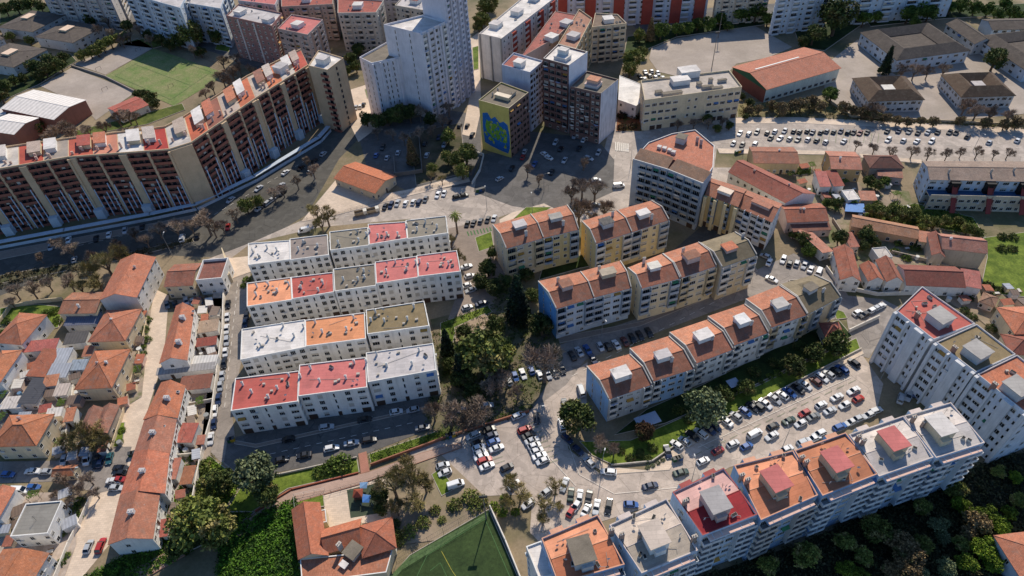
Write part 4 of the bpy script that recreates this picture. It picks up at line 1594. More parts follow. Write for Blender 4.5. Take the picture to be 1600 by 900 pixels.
SR = gravel_roof('#5a514a')
SB = gravel_roof('#5c4a3b')
ff = {0: 'wWwWwWwWw', 3: 'wWwWwWw', 1: 'wWwWwW', 2: 'WWWWWWW'}
ringroof('large grey roofed school block around an open court beside the black cypress', 'school building', [(1397, 95), (1508, 79), (1458, 37), (1350, 50)], 6.5, W_BLUE, SR, 3.2, .3, fac=ff)
ringroof('small square school pavilion with a bright white centre skylight', 'school building', [(1358, 153), (1444, 160), (1412, 116), (1335, 127)], 6.2, W_GREY, SB, 3.0, .42, fac=ff, hub=membrane('#d8d2c8', .05))
ringroof('square school pavilion with grey centre beside the red paving', 'school building', [(1503, 148), (1587, 152), (1549, 112), (1472, 120)], 6.2, W_GREY, SB, 3.0, .42, fac=ff, hub=M_GY)
r = bldg('grey roofed school wing with pale gable, beside the conifer tops', 'school building', [(1517, 68), (1548, 66), (1512, 33), (1486, 37)], 6.2, W_GREY, ('gable', SR, 2.2, 1, .5), {0: 'w.w', 3: 'WWWWW'}, 2)
r = ringroof('grey roofed school block running out of the picture at the upper edge', 'school building', [(1578, 112), (1690, 100), (1650, 42), (1548, 55)], 6.2, W_BLUE, SR, 3.0, .3, fac=ff)
r = bldg('long low grey roofed link between two school blocks', 'school building', [(1545, 46), (1640, 44), (1632, 28), (1540, 30)], 5.5, W_BLUE, ('gable', SR, 1.8, 0, .5), {0: 'WWWWWWW'}, 2)

GTL = 'school pavilions in the far left corner'
TLB = [
    ('grey roofed pavilion with pale skylight nearest the far left trees', [(42, 54), (91, 28), (60, 12), (6, 38)], (46, 28)),
    ('grey roofed pavilion with pale skylight beside the sandy yard', [(105, 70), (153, 46), (112, 28), (64, 54)], (106, 47)),
    ('grey roofed pavilion with pale skylight at the left edge by the dense shrubs', [(12, 109), (65, 82), (22, 63), (-30, 90)], (17, 84)),
    ('grey roofed pavilion mostly outside the left edge', [(-40, 75), (5, 62), (-30, 40), (-80, 60)], (-36, 58)),
]
for lab, q, hub in TLB:
    r = bldg(lab, 'school building', q, 6.2, W_GREY, ('hip', SR, 1.6, 0, .5), {0: 'wWwWw', 1: 'wWwW', 3: 'ww'}, 2, name='school_pavilion', group=GTL)
    rbox(r, hub, 7.0, 6.5, 5.5, 1.3, W_CREAM, plaster('#c4ab94'), name='skylight_box')
WHR = metal_sheet('#ece2d6', 2.4)
for lab, q in (('ribbed white roofed warehouse with brick end wall beside the sandy court', [(75, 189), (127, 164), (58, 134), (12, 166)]),
               ('ribbed white roofed shed in front of the warehouse at the left edge', [(22, 215), (47, 188), (24, 176), (-22, 196)])):
    r = bldg(lab, 'warehouse', q, 8, plaster('#84594b'), ('gable', WHR, 1.4, 1, .4), {0: '......', 1: '....'}, 1)
r = bldg('small white box shed beside the ribbed roofs at the left edge', 'shed', [(-8, 182), (12, 178), (10, 168), (-12, 172)], 6, W_WHITE, ('flat', M_WH, .2), {0: 'w.'}, 1)
r = bldg('long red roofed changing hut between court and pitch', 'changing hut', [(187, 181), (234, 164), (208, 151), (170, 170)], 4, W_WHITE, ('gable', tile('#b04d40', .3), 1.2, 0, .4), {0: 'w.w.w', 1: 'wd'}, 1)

# kiosk with orange stripes
r = bldg('orange roofed hall standing alone on the paved triangle', 'community hall', [(525, 277), (584, 301), (620, 275), (553, 254)], 4.2, W_BEI, ('gable', tile('#c0683f', .15), 1.9, 0, .6), {0: 'w.w.w.w', 1: 'w.d.w'}, 1)

# ---- diagonal group right of centre ----------------------------------------------------------------
GB = 'stepped balcony blocks in the diagonal row'
B1h = 21.4
q = Q([(989, 250), (1043, 266), (1098, 288), (1114, 262), (1116, 229), (1086, 204), (1050, 210), (1013, 224)], B1h)
c = cen(q)
r = thing('apartment_block', 'tall balcony block with fan shaped orange roof terraces at the head of the diagonal row', 'apartment block', (c.x, c.y, 0), GB)
root_q[r.name] = (q[:4], B1h)
wing(r, q, B1h, plaster('#8f979f', .3), ('flat', tile('#bd6d50', .25), .5, W_WHITE), {0: '.w.g/.Blll', 1: 'gwg/llll', 7: 'n.n.n', 6: 'w.w', 3: 'w.w', 4: 'w.w'}, 7, {'balw': plaster('#727d88'), 'shut': (0, .4)})
mb = MB()
for (A_, B_) in ((q[0], q[1]), (q[1], q[2])):
    u = (B_ - A_).normalized()
    nn = Vector((-u.y, u.x))
    L = (B_ - A_).length
    lo = [A_ + u * .2, B_ - u * .2]
    hi = [A_ + nn * 6 + u * .2, B_ + nn * 6 - u * .2]
    mb.face([(lo[0].x, lo[0].y, B1h + .4), (lo[1].x, lo[1].y, B1h + .4), (hi[1].x, hi[1].y, B1h + 2.0), (hi[0].x, hi[0].y, B1h + 2.0)])
    bk = [A_ + nn * 8 + u * .2, B_ + nn * 8 - u * .2]
    mb.face([(hi[0].x, hi[0].y, B1h + 2.0), (hi[1].x, hi[1].y, B1h + 2.0), (bk[1].x, bk[1].y, B1h + .4), (bk[0].x, bk[0].y, B1h + .4)])
mb.build('pitched_roof', tile('#86664f', .5), r)
rbox(r, (1064, 222), B1h, 3.5, 3.5, 2.6, W_GREY, G_GR)
chim_px(r, B1h, [(1089, 222), (1095, 226)], w=1, d=.6, h=2.2, mat=W_PINK)
for x, y in ((1030, 232), (1038, 234), (1046, 237), (1052, 240)):
    rbox(r, (x, y), B1h, 1.4, 1.4, 1.0, W_WHITE, M_WH, name='roof_vent', cap=.1)
r = bldg('cream pilastered block with pale roof hatch, second in the diagonal row', 'apartment block', [(1103, 303), (1153, 322), (1166, 296), (1112, 279)], 14.6, Y1, ('gable', tile('#a8664c', .4), 1.9, 0, .35),
         {0: 'g.g.g/.l.l.', 1: '.w.w', 3: '.w.'}, 5, {'balw': plaster('#6f7880')}, rect=False, name='apartment_block', group=GB)
rbox(r, (1133, 301), 15.6, 5, 2.6, 1.0, W_WHITE, plaster('#cbb8a4'))
q = root_q[r.name][0]
mb = MB()
u = (q[1] - q[0]).normalized()
for f in (.03, .34, .66, .97):
    mb.box(lerp(q[0], q[1], f) + Vector((u.y, -u.x)) * .6, u, 1.2, 1.2, 0, 14, 0)
mb.build('pilaster', Y2, r)
r = bldg('white banded block with long roof dormer, last in the diagonal row', 'apartment block', [(1154, 323), (1206, 346), (1222, 319), (1168, 298)], 13.4, W_WHITE, ('gable', tile('#a8664c', .4), 1.9, 0, .35),
         {0: 'g.g.g/WlWlW', 1: '.w.w', 3: '.w.'}, 5, {'balw': plaster('#b5b9bd')}, rect=False, name='apartment_block', group=GB)
rbox(r, (1190, 321), 14.6, 7, 2.6, 1.0, W_PINK, tile('#b9765c'))

# ---- modern long row at the right -----------------------------------------------------------------
M = bldg('long modern row with grey roof, blue awnings and red outdoor stairs', 'row building', [(1453, 280), (1640, 284), (1636, 253), (1442, 252)], 11, W_BLUE, ('gable', tile('#8d7d70', .35), 1.5, 0, .3),
         {0: 'w.W.w.W.w.W.w/WwWwWwWwWwWww', 3: 'wW.w', 1: 'w.w'}, 4, rect=False)
q = root_q[M.name][0]
u = (q[1] - q[0]).normalized()
nn = Vector((u.y, -u.x))
mb = MB()
c = lerp(q[0], q[1], .5) + nn * 2.2
mb.box(c, u, (q[1] - q[0]).length * .98, 4.4, 5.6, 6.0, 0, 1, True)
mb.box(c + nn * 2.4, u, (q[1] - q[0]).length * .98, .3, 0, 7.2, 0)
mb.build('terrace', [plaster('#b1a48f'), membrane('#3b5a7c', .2)], M)
store = []
facade(M, lerp(q[0], q[1], .01) + nn * 4.76, lerp(q[0], q[1], .99) + nn * 4.76, 0, 2, 3.2, 'wWwgWwWwgWwWwgWw', {'wall': W_CREAM, 'shut': (0, .3)}, store)
flush_store(M, store)
for f in (.22, .52, .8):
    m = MB()
    p = lerp(q[0], q[1], f)
    m.face([(*(p + nn * 1 - u * .9), 9.5), (*(p + nn * 9 - u * 1.9), 2.2), (*(p + nn * 9 - u * .1), 2.2), (*(p + nn * 1 + u * .9), 9.5)])
    m.face([(*(p + nn * 1 - u * .9), 9.2), (*(p + nn * 1 + u * .9), 9.2), (*(p + nn * 9 - u * .1), 1.9), (*(p + nn * 9 - u * 1.9), 1.9)])
    m.bar((*(p + nn * 1 - u * .9), 10.2), (*(p + nn * 9 - u * 1.9), 3.0), .08, n=4)
    m.bar((*(p + nn * 1 + u * .9), 10.2), (*(p + nn * 9 - u * .1), 3.0), .08, n=4)
    m.build('outdoor_stair', paint('#8c3b32', .6), M)
    m = MB()
    m.box(p + nn * .9, u, 3.4, 1.8, 6, 10.6, 0)
    m.build('stair_head', DARK, M)
for x, y in ((1482, 270), (1548, 270), (1583, 268)):
    chimney(M, (x, y), 12, mat=CONC)

# ---- old quarter, right ---------------------------------------------------------------------------
GO = 'old tiled houses in the lane quarter'


def house(label, q, h, wall, kind, rm, rh=1.6, axis=0, fac=None, floors=1, rect=True, chim=(), oh=.35, cat='house', group=GO, sky=(), st=None):
    r = bldg(label, cat, q, h, wall, (kind, rm, rh, axis, oh) if kind != 'flat' else ('flat', rm, rh), fac or {0: 'w.w', 1: 'w.', 3: '.w', 2: 'w.w'}, floors, st, rect=rect, name=cat.replace(' ', '_'), group=group)
    for p in chim:
        chimney(r, p, h + (rh * .5 if kind != 'flat' else 0), w=.7, d=.5, h=1.3, mat=RND.choice((W_WHITE, W_PINK)))
    if RND.random() < .7:
        antenna(r, ((q[0][0] + q[2][0]) / 2 + RND.uniform(-4, 4), (q[0][1] + q[2][1]) / 2), h + rh * .7, 2.0)
    for p in sky:
        skylight(r, p, h + rh * .55)
    return r


house('tan rendered house with long brown roof beside the car lined avenue', [(1175, 254), (1245, 255), (1243, 230), (1174, 230)], 5.5, plaster('#b79c74'), 'gable', tile('#9c5f48'), 1.5, 0, {0: 'dwwwdww', 1: 'w.'}, 1, chim=[(1217, 238)])
house('narrow house with pink front slope and brown side wall', [(1297, 263), (1342, 264), (1340, 238), (1292, 236)], 6.5, plaster('#a5895f'), 'gable', tile('#bd7760'), 1.7, 0, {0: 'w.w.w', 3: 'w.w'}, 2, chim=[(1312, 250)])
house('dark maroon hipped roof house in the shaded yard', [(1348, 262), (1408, 262), (1404, 243), (1362, 243)], 5, W_RAW, 'hip', tile('#6a3a33', .5), 2.4, 0)
house('brown shed roof lean-to beside the maroon hipped house', [(1370, 273), (1408, 278), (1409, 260), (1371, 257)], 3.6, W_PINK, 'shed', tile('#a06a58', .5), .9, 0)
house('small house with pink striped roof, left twin by the tall weeds', [(1277, 291), (1294, 291), (1293, 271), (1277, 271)], 4.6, W_WHITE, 'shed', tile('#b9605a', .3), 1.0, 0)
house('small house with crimson striped roof, right twin by the tall weeds', [(1296, 291), (1313, 290), (1311, 269), (1296, 270)], 4.6, W_WHITE, 'shed', tile('#93372f', .3), 1.0, 0)
house('long white walled house with diagonal maroon roof and square upper windows', [(1139, 268), (1228, 316), (1274, 303), (1161, 250)], 7.5, W_WHITE, 'gable', tile('#9a4c3e', .3), 2.4, 0, {0: 'wwwwwwww', 3: 'w.w'}, 2, rect=False, chim=[(1178, 270), (1232, 292)])
house('orange-brown hipped house below the maroon diagonal roof', [(1226, 347), (1291, 344), (1284, 318), (1223, 320)], 5.5, W_PINK, 'gable', tile('#a0533b', .4), 1.8, 0, {0: 'w.w.w'}, 1, chim=[(1250, 330), (1255, 330)])
house('narrow maroon lean-to below the orange-brown house', [(1237, 362), (1296, 358), (1294, 346), (1236, 349)], 3.6, W_PINK, 'shed', tile('#7c4437', .4), .8, 0)
house('sloping low pink roof strip leading down to the car park', [(1285, 398), (1301, 392), (1262, 358), (1246, 362)], 3.2, W_WHITE, 'shed', tile('#b57560', .4), .8, 1)
house('long low tan roofed workshop among the gardens', [(1329, 352), (1431, 372), (1436, 355), (1334, 336)], 4.2, plaster('#b58f6e'), 'gable', tile('#ad7a58', .3), 1.3, 0, {0: 'w.d.w.w.d.w'}, 1, cat='workshop')
house('small pink roofed outhouse at the end of the tan workshop', [(1434, 376), (1455, 379), (1457, 366), (1436, 363)], 3.4, W_CREAM, 'shed', tile('#c07f66', .3), .7, 0, cat='outhouse')
house('stone walled house with cross roof at the edge of the green field', [(1468, 388), (1537, 393), (1539, 374), (1470, 364)], 7.5, plaster('#a0927f', .6), 'gable', tile('#b07461', .4), 1.9, 0, {0: '.....', 1: '....', 3: '.w.'}, 2, chim=[(1484, 376)])
house('maroon gabled porch wing of the stone walled house', [(1449, 397), (1470, 399), (1474, 368), (1459, 365)], 6, plaster('#a0927f', .6), 'gable', tile('#8e4a3d', .4), 1.4, 1)
house('tall brown roofed house with two orange slopes facing the lane bend', [(1318, 435), (1351, 441), (1325, 388), (1300, 389)], 5.5, W_WHITE, 'gable', tile('#a3553e', .5), 2.0, 1, {0: 'w.w', 3: 'w.w.w'}, 2)
house('small orange house squeezed beside the tall brown roofed one', [(1354, 438), (1378, 438), (1368, 412), (1348, 414)], 4.8, W_WHITE, 'gable', tile('#ad5d42', .4), 1.6, 1)
house('white gabled house with brown roof between small orange house and big maroon roof', [(1381, 437), (1405, 441), (1398, 404), (1376, 408)], 5.2, W_WHITE, 'gable', tile('#99543f', .4), 2.0, 1)
house('big maroon roofed hall with orange ridge', [(1411, 445), (1502, 447), (1498, 418), (1409, 413)], 4.8, W_WHITE, 'gable', tile('#7a332c', .2), 2.2, 0, {0: 'w.w.w.w.w', 1: '..'}, 1)
house('wedge shaped white house with dotted red roof beside the maroon hall', [(1504, 448), (1533, 448), (1527, 430), (1501, 421)], 4.8, W_WHITE, 'shed', tile('#b0605a', .3), 1.0, 0)
house('pink roofed cottage by the blue tarpaulin', [(1343, 312), (1369, 313), (1366, 301), (1343, 301)], 3.2, W_CREAM, 'shed', tile('#c07f66', .3), .7, 0, cat='cottage')
house('white flat roofed shed beside the blue tarpaulin', [(1322, 313), (1343, 312), (1334, 296), (1318, 298)], 3.4, W_WHITE, 'flat', membrane('#d8cfc6', .1), .2, cat='shed')
house('little red roofed outhouse behind the tall brown roofed house', [(1323, 386), (1337, 385), (1335, 365), (1322, 366)], 3.4, W_PINK, 'shed', tile('#a05a4a', .3), .7, 0, cat='outhouse')
house('grey concrete yard building with bare posts between the lane houses', [(1368, 404), (1392, 402), (1386, 386), (1366, 388)], 3.6, W_GREY, 'flat', membrane('#c2b8ad', .4), .3, cat='shed')
house('low grey yard roof at the lane bend next to the parked cars', [(1245, 447), (1302, 444), (1275, 432), (1226, 440)], 3.2, CONC, 'flat', membrane('#8a7c66', .4), .2, cat='shed')
house('orange hipped house at the right edge beyond the diagonal building', [(1585, 520), (1660, 520), (1640, 478), (1560, 482)], 6, W_CREAM, 'hip', tile('#bd6a48', .3), 2.4, 0, {0: 'w.w.w', 3: 'w.w'}, 2)
house('maroon hipped house at the right edge with dark inner slope', [(1575, 550), (1660, 560), (1660, 528), (1570, 525)], 5, W_CREAM, 'hip', tile('#8e4535', .3), 2.4, 0)
house('orange hipped house in the corner of the dark valley garden', [(1590, 905), (1680, 905), (1650, 822), (1566, 842)], 6, W_BLUE, 'hip', tile('#b46a4d', .3), 2.4, 1, {3: 'w.w.w', 0: 'w.w'}, 2)
house('pale triangular garden house roof beside the stone court at the right', [(1530, 470), (1552, 478), (1560, 466), (1540, 458)], 3, W_PINK, 'hip', tile('#8c6a55', .3), 1.2, 0, cat='garden house')
house('small maroon pyramid roof behind the olive roofed end block', [(1282, 525), (1318, 526), (1310, 503), (1290, 506)], 4.4, CONC, 'hip', tile('#8c3f35', .2), 2.2, 0, cat='kiosk')

# ---- cottages, lower left --------------------------------------------------------------------------
GH = 'detached tiled houses on the left slope'
GLS = 'row of gabled houses along the pale lane'


def hh_(label, q, h, wall, kind, rm, rh=2, axis=0, **k):
    k.setdefault('group', GH)
    return house(label, q, h, wall, kind, rm, rh, axis, **k)


LSB = [
    ('top house of the lane row, two plain orange roof pieces with two flues', [(250, 567), (291, 562), (302, 481), (276, 478)], '#bb6a49', [(286, 498), (280, 536)], ''),
    ('second house of the lane row, orange roof with white box flue', [(225, 655), (276, 652), (288, 603), (253, 598)], '#bd6a45', [(262, 624)], ''),
    ('third house of the lane row, dusty brown roof with white box flue', [(211, 706), (264, 707), (274, 656), (227, 656)], '#a86750', [(240, 678)], ''),
    ('fourth house of the lane row, bright orange roof with white box flue', [(189, 774), (256, 770), (263, 708), (211, 707)], '#c0694a', [(224, 738)], ''),
    ('bottom house of the lane row, brown roof with long white box flue and blue-shaded gable', [(170, 850), (237, 841), (248, 770), (189, 774)], '#a8654b', [(207, 802)], ''),
]
for lab, q, colr, fl, _ in LSB:
    r = house(lab, q, 6.8, W_WHITE, 'gable', tile(colr, .3), 2.0, 1, {0: '.w..', 1: 'wwdwww', 3: 'w.w.dw', 2: '..'}, 2, rect=False, group=GLS)
    for p in fl:
        chimney(r, p, 8.4, w=1.5, d=1.0, h=1.3, mat=W_WHITE, cap=M_GY, name='flue_box')
    skylight(r, (fl[0][0] + 16, fl[0][1] - 12), 7.8)
hh_('large orange gabled house with grey blank end wall facing the lane head', [(176, 466), (224, 464), (231, 402), (170, 408)], 9, plaster('#b9b4ad'), 'gable', tile('#bb6c4d', .25), 2.4, 1, fac={0: '.....', 1: 'w.w.w.w.w', 3: 'w.w.w'}, floors=3, chim=[(212, 420)])
hh_('ruined house with open red lower roof at the head of the alley wall', [(264, 447), (308, 444), (308, 412), (266, 414)], 6.2, W_CREAM, 'gable', tile('#9c5a45', .5), 1.8, 0, fac={0: 'w.w.w', 3: 'w'}, floors=2)
hh_('white house with dark red sunken roof beside the ruined house', [(314, 440), (354, 437), (352, 406), (312, 410)], 6.4, W_WHITE, 'flat', tile('#7c4038', .3), 1.1, fac={0: 'w.w.w', 1: 'w.w'}, floors=2)
hh_('flat ochre-brown tiled house with blue-grey lean-to below it', [(101, 489), (158, 488), (160, 457), (104, 458)], 6, W_CREAM, 'gable', tile('#a0664a', .5), 1.3, 0, floors=2, chim=[(124, 480)])
hh_('blue-grey corrugated lean-to under the ochre-brown house', [(104, 508), (156, 505), (157, 491), (105, 494)], 3.6, W_GREY, 'shed', metal_sheet('#6d6f7d', .8), .8, 0, cat='lean-to')
hh_('hipped orange-brown house at the left edge below the shaded road', [(-2, 537), (42, 536), (63, 494), (24, 487)], 6.4, W_WHITE, 'hip', tile('#ad6242', .4), 2.4, 0, floors=2, fac={0: 'w.w', 1: 'w.w.'})
hh_('hipped orange-brown house with dark triangular front slope beside the lane garden', [(148, 533), (202, 531), (213, 484), (158, 486)], 6.2, W_CREAM, 'hip', tile('#b5694a', .4), 2.6, 0, floors=2, fac={0: 'W..w', 1: 'w.w.w'}, chim=[(176, 502)])
hh_('hipped orange-brown house with two dark flues, second up the lane', [(127, 608), (182, 603), (194, 548), (140, 549)], 6.4, W_CREAM, 'hip', tile('#b3653f', .4), 2.6, 0, floors=2, fac={0: 'W..w', 1: 'w.w.w'}, chim=[(154, 570), (168, 569)])
hh_('orange house cut off by the left edge above the courtyards', [(-22, 598), (6, 596), (26, 549), (-6, 548)], 6.2, W_WHITE, 'hip', tile('#bd7048', .3), 2.2, 1, floors=2, fac={1: 'w.w.'})
hh_('narrow brick-red shed roof between the left edge yards', [(47, 590), (72, 588), (90, 547), (66, 547)], 3.6, W_RAW, 'shed', tile('#94492f', .4), .8, 1, cat='shed')
hh_('charcoal corrugated shed below the brick-red shed', [(37, 632), (61, 630), (72, 592), (47, 592)], 3.2, W_GREY, 'shed', metal_sheet('#4b4b4f', .8), .7, 1, cat='shed')
hh_('pink roofed outbuilding half salmon, half crimson', [(32, 550), (88, 545), (92, 531), (44, 536)], 3.6, W_WHITE, 'shed', tile('#b85a55', .2), .7, 0, cat='outbuilding')
hh_('large hipped orange-brown house with shaded forecourt at the left edge', [(-12, 697), (58, 695), (81, 648), (14, 650)], 7, W_CREAM, 'hip', tile('#b3673f', .35), 2.8, 0, floors=2, fac={0: 'w.w.w.', 1: 'w.w.w'}, chim=[(32, 656)])
hh_('weathered brown-pink roofed house among the leafless trees', [(126, 678), (152, 676), (152, 638), (135, 640)], 4.6, W_RAW, 'gable', tile('#8f5c4c', .7), 1.5, 1)
hh_('faded brown roofed house beside the walled garden', [(153, 676), (174, 675), (177, 634), (154, 636)], 4.4, W_RAW, 'gable', tile('#95604e', .7), 1.3, 1)
hh_('flat grey roofed house with dark solar strip and white walls', [(24, 840), (82, 832), (91, 785), (34, 787)], 6, W_WHITE, 'flat', membrane('#8a857c', .2), .35, fac={0: 'w.w.w', 1: 'w.w.w', 3: 'w.w'}, floors=2)
hh_('orange-brown roofed house with glass panel in the bottom left corner', [(-22, 915), (52, 915), (66, 867), (0, 856)], 6, W_WHITE, 'gable', tile('#b5693f', .3), 1.8, 1, fac={1: 'w.w.w'}, floors=2)
hh_('bright orange roofed house sliver at the left edge above the glass panel', [(-24, 810), (0, 806), (18, 764), (-8, 762)], 6, W_WHITE, 'gable', tile('#c27050', .2), 1.6, 1)
hh_('small orange tiled garage beside the parked cars of the side street', [(84, 743), (118, 741), (116, 727), (86, 729)], 3, W_CREAM, 'gable', tile('#b46c45', .4), .9, 0, cat='garage')
for lab, q, h, colr in (
        ('pale grey tin shed roof between the courtyards, upper', [(80, 568), (106, 566), (112, 545), (90, 546)], 3.4, '#aeb0b4'),
        ('pale grey tin shed roof between the courtyards, lower', [(74, 590), (106, 588), (110, 569), (80, 570)], 3.2, '#a6a8ad'),
        ('narrow blue-grey tin roof touching the second hipped house', [(110, 578), (134, 576), (137, 563), (113, 564)], 3.0, '#9aa3ab'),
        ('dark slate shed beneath the first hipped lane house', [(110, 536), (136, 534), (136, 518), (95, 524)], 3.4, '#5f5a55'),
        ('white flat shed roof in the lower courtyards', [(4, 638), (34, 636), (38, 620), (8, 622)], 3.0, '#d1c6bb'),
        ('white shed roof beside the crimson scrap of tile', [(72, 652), (96, 648), (98, 638), (76, 640)], 3.0, '#d6cfc7'),
        ('pale yard roof against the second hipped house', [(84, 618), (104, 616), (110, 600), (90, 602)], 3.0, '#c9b8aa'),
        ('bright white awning roof behind the top lane house', [(301, 572), (338, 570), (340, 556), (303, 558)], 3.2, '#dcd6cc'),
        ('long grey tin roof below the top lane house', [(246, 586), (336, 574), (336, 568), (246, 576)], 3.0, '#a8a29c')):
    hh_(lab, q, h, W_WHITE, 'shed', metal_sheet(colr, 1.0), .4, 0, cat='shed', fac={0: 'd.'})
for lab, q, h, colr in (
        ('small orange outhouse roof in the central courtyard', [(67, 604), (88, 601), (93, 586), (72, 589)], 3.2, '#c27a55'),
        ('orange-brown outhouse roof above the second hipped house', [(131, 556), (145, 555), (146, 541), (132, 543)], 3.4, '#b46a4a'),
        ('crimson scrap of tiled roof in the lower courtyards', [(60, 645), (78, 641), (82, 632), (64, 635)], 3.0, '#9c3f3a'),
        ('small peach outhouse beside the weathered brown house', [(102, 658), (116, 656), (118, 638), (104, 640)], 3.2, '#bd7350'),
        ('crimson striped garden shed behind the top lane house', [(307, 541), (338, 537), (339, 527), (309, 531)], 3.0, '#94372f'),
        ('tan flat garden shed behind the top lane house', [(310, 520), (340, 515), (342, 500), (312, 504)], 2.8, '#b09a82'),
        ('maroon double garden shed behind the second lane house', [(282, 610), (330, 604), (331, 586), (284, 590)], 2.8, '#7e4234'),
        ('red roofed garden room behind the third lane house', [(280, 690), (304, 690), (306, 663), (282, 663)], 3.2, '#b5564a'),
        ('small peach shed at the alley wall', [(308, 694), (320, 692), (320, 682), (309, 682)], 2.6, '#b9735c'),
        ('rusty garden shed behind the fourth lane house', [(284, 756), (302, 754), (304, 730), (287, 730)], 2.8, '#a0603c'),
        ('narrow pink lean-to behind the fourth lane house', [(266, 748), (278, 746), (280, 718), (268, 718)], 3.0, '#b9705e'),
        ('red lean-to at the foot of the lane row', [(246, 838), (262, 836), (266, 812), (252, 814)], 2.8, '#a54a44')):
    hh_(lab, q, h, W_WHITE, 'shed', tile(colr, .3), .5, 0, cat='shed', fac={0: 'd.'})

# ---- nursery school at the bottom -----------------------------------------------------------------
q1 = Q([(468, 872), (503, 832), (495, 786), (459, 796)], 4.5)
c = cen(q1)
N = thing('nursery_school', 'orange tiled nursery school with hipped wings around a playground', 'nursery school', (c.x, c.y, 0))
NT_ = tile('#b3603f', .2)
root_q[N.name] = (q1, 4.5)
wing(N, Q([(468, 872), (510, 866), (497, 786), (458, 796)], 4.5), 4.5, W_CREAM, ('gable', NT_, 2.0, 1, .5), {3: 'w.w.w', 2: 'w.w'}, 1)
wing(N, Q([(508, 862), (562, 848), (563, 812), (504, 829)], 4.4), 4.4, W_CREAM, ('gable', tile('#b5623e', .2), 1.9, 0, .5), {2: 'w.w.w'}, 1)
wing(N, Q([(569, 868), (616, 854), (610, 811), (564, 824)], 4.8), 4.8, W_CREAM, ('hip', tile('#a8583b', .25), 2.4, 0, .6), {0: 'w.w', 1: 'w.w'}, 1)
wing(N, Q([(472, 912), (604, 895), (614, 859), (469, 874)], 3.6), 3.6, W_CREAM, ('flat', tile('#b06a4a', .3, .6), .3, W_WHITE), {0: 'w.w.w'}, 1, roofname='terrace_roof')
wing(N, Q([(499, 818), (511, 816), (509, 796), (498, 798)], 3.4), 3.4, W_CREAM, ('flat', tile('#c98a64', .1), .2, W_WHITE), None, 1, roofname='porch_roof')
chimney(N, (532, 856), 5, w=1.2, d=.8, h=2.2, mat=CONC)
rbox(N, (553, 864), 3.6, 3.6, 3.4, 1.6, CONC, G_GR)
rbox(N, (538, 884), 3.6, 1.2, 1.6, .8, W_WHITE, M_WH, name='roof_vent')
# ================================================================= GROUND
g = MB()
g.face([(-2500, -400, 0), (2500, -400, 0), (2500, 4000, 0), (-2500, 4000, 0)])
struct('ground', g, ground_mat('#87775f', .03, .28, '#4f5230', .8, .028, .2))
_zs = [.012]


def sheet(name, px, mat):
    """flat surface on the ground, 6 mm above the one before"""
    m = MB()
    q = Q(px)
    if sum(q[i].x * q[(i + 1) % len(q)].y - q[(i + 1) % len(q)].x * q[i].y for i in range(len(q))) < 0:
        q = q[::-1]
    m.flat(q, _zs[0])
    _zs[0] += .006
    return struct(name, m, mat)


_sl = [.13]


def slab(name, px, mat, h=None, side=None):
    """raised bed or pavement with a real kerb"""
    m = MB()
    q = Q(px)
    if sum(q[i].x * q[(i + 1) % len(q)].y - q[(i + 1) % len(q)].x * q[i].y for i in range(len(q))) < 0:
        q = q[::-1]
    _sl[0] += .005
    k = inset(q, .18)
    n = len(q)
    z = h or _sl[0]
    for i in range(n):
        a, b, c, d = q[i], q[(i + 1) % n], k[(i + 1) % n], k[i]
        m.face([(a.x, a.y, 0), (b.x, b.y, 0), (b.x, b.y, z), (a.x, a.y, z)], 1)
        m.face([(a.x, a.y, z), (b.x, b.y, z), (c.x, c.y, z), (d.x, d.y, z)], 1)
    m.flat(k, z, 0)
    return struct(name, m, [mat, side or KERB])


KERB = plaster('#9b9186')
A_SHADE = asphalt('#67635f')  # darkened asphalt that carries painted shade
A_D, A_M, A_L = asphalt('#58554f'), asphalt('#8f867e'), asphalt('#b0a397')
A_XL = asphalt('#b5a699', .3)
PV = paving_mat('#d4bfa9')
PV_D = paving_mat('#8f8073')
DIRT = ground_mat('#9c8770', .06, .2, '#7a6a52', .6, .05)
SAND = ground_mat('#a5988c', .05, .22, '#8b7f70', .4, .03)
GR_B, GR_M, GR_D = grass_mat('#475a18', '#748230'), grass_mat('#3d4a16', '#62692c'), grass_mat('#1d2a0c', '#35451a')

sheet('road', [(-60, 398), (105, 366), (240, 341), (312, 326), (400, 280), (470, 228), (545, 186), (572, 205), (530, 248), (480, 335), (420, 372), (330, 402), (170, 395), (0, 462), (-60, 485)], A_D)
sheet('road', [(325, 405), (400, 376), (470, 345), (600, 312), (700, 290), (800, 268), (880, 285), (940, 250), (955, 190), (990, 190), (985, 330), (940, 362), (880, 335), (800, 332), (720, 362), (640, 342), (500, 355), (392, 380), (350, 412)], A_L)
sheet('square', [(752, 242), (800, 232), (828, 205), (890, 212), (940, 226), (960, 250), (958, 300), (880, 335), (800, 322), (740, 300)], A_SHADE)  # square and tower car park: shade of the tall blocks put into the colour
sheet('car_park', [(556, 196), (640, 186), (700, 172), (750, 180), (752, 242), (735, 290), (640, 300), (575, 268)], A_SHADE)
sheet('street', [(548, 140), (580, 130), (602, 190), (560, 222), (545, 190)], PV)
sheet('street', [(735, 60), (748, 50), (752, 170), (742, 215), (722, 210), (736, 140)], PV)
sheet('alley', [(357, 412), (394, 408), (386, 470), (378, 560), (362, 640), (368, 690), (398, 700), (670, 655), (694, 640), (694, 662), (560, 714), (440, 737), (380, 747), (345, 722), (322, 700), (338, 560)], asphalt('#958a7f'))
sheet('street', [(355, 690), (372, 682), (680, 612), (692, 640), (694, 640), (694, 662), (560, 714), (440, 737), (380, 747), (350, 722)], A_SHADE)  # dark overlay on the alley: painted shade of the front terrace
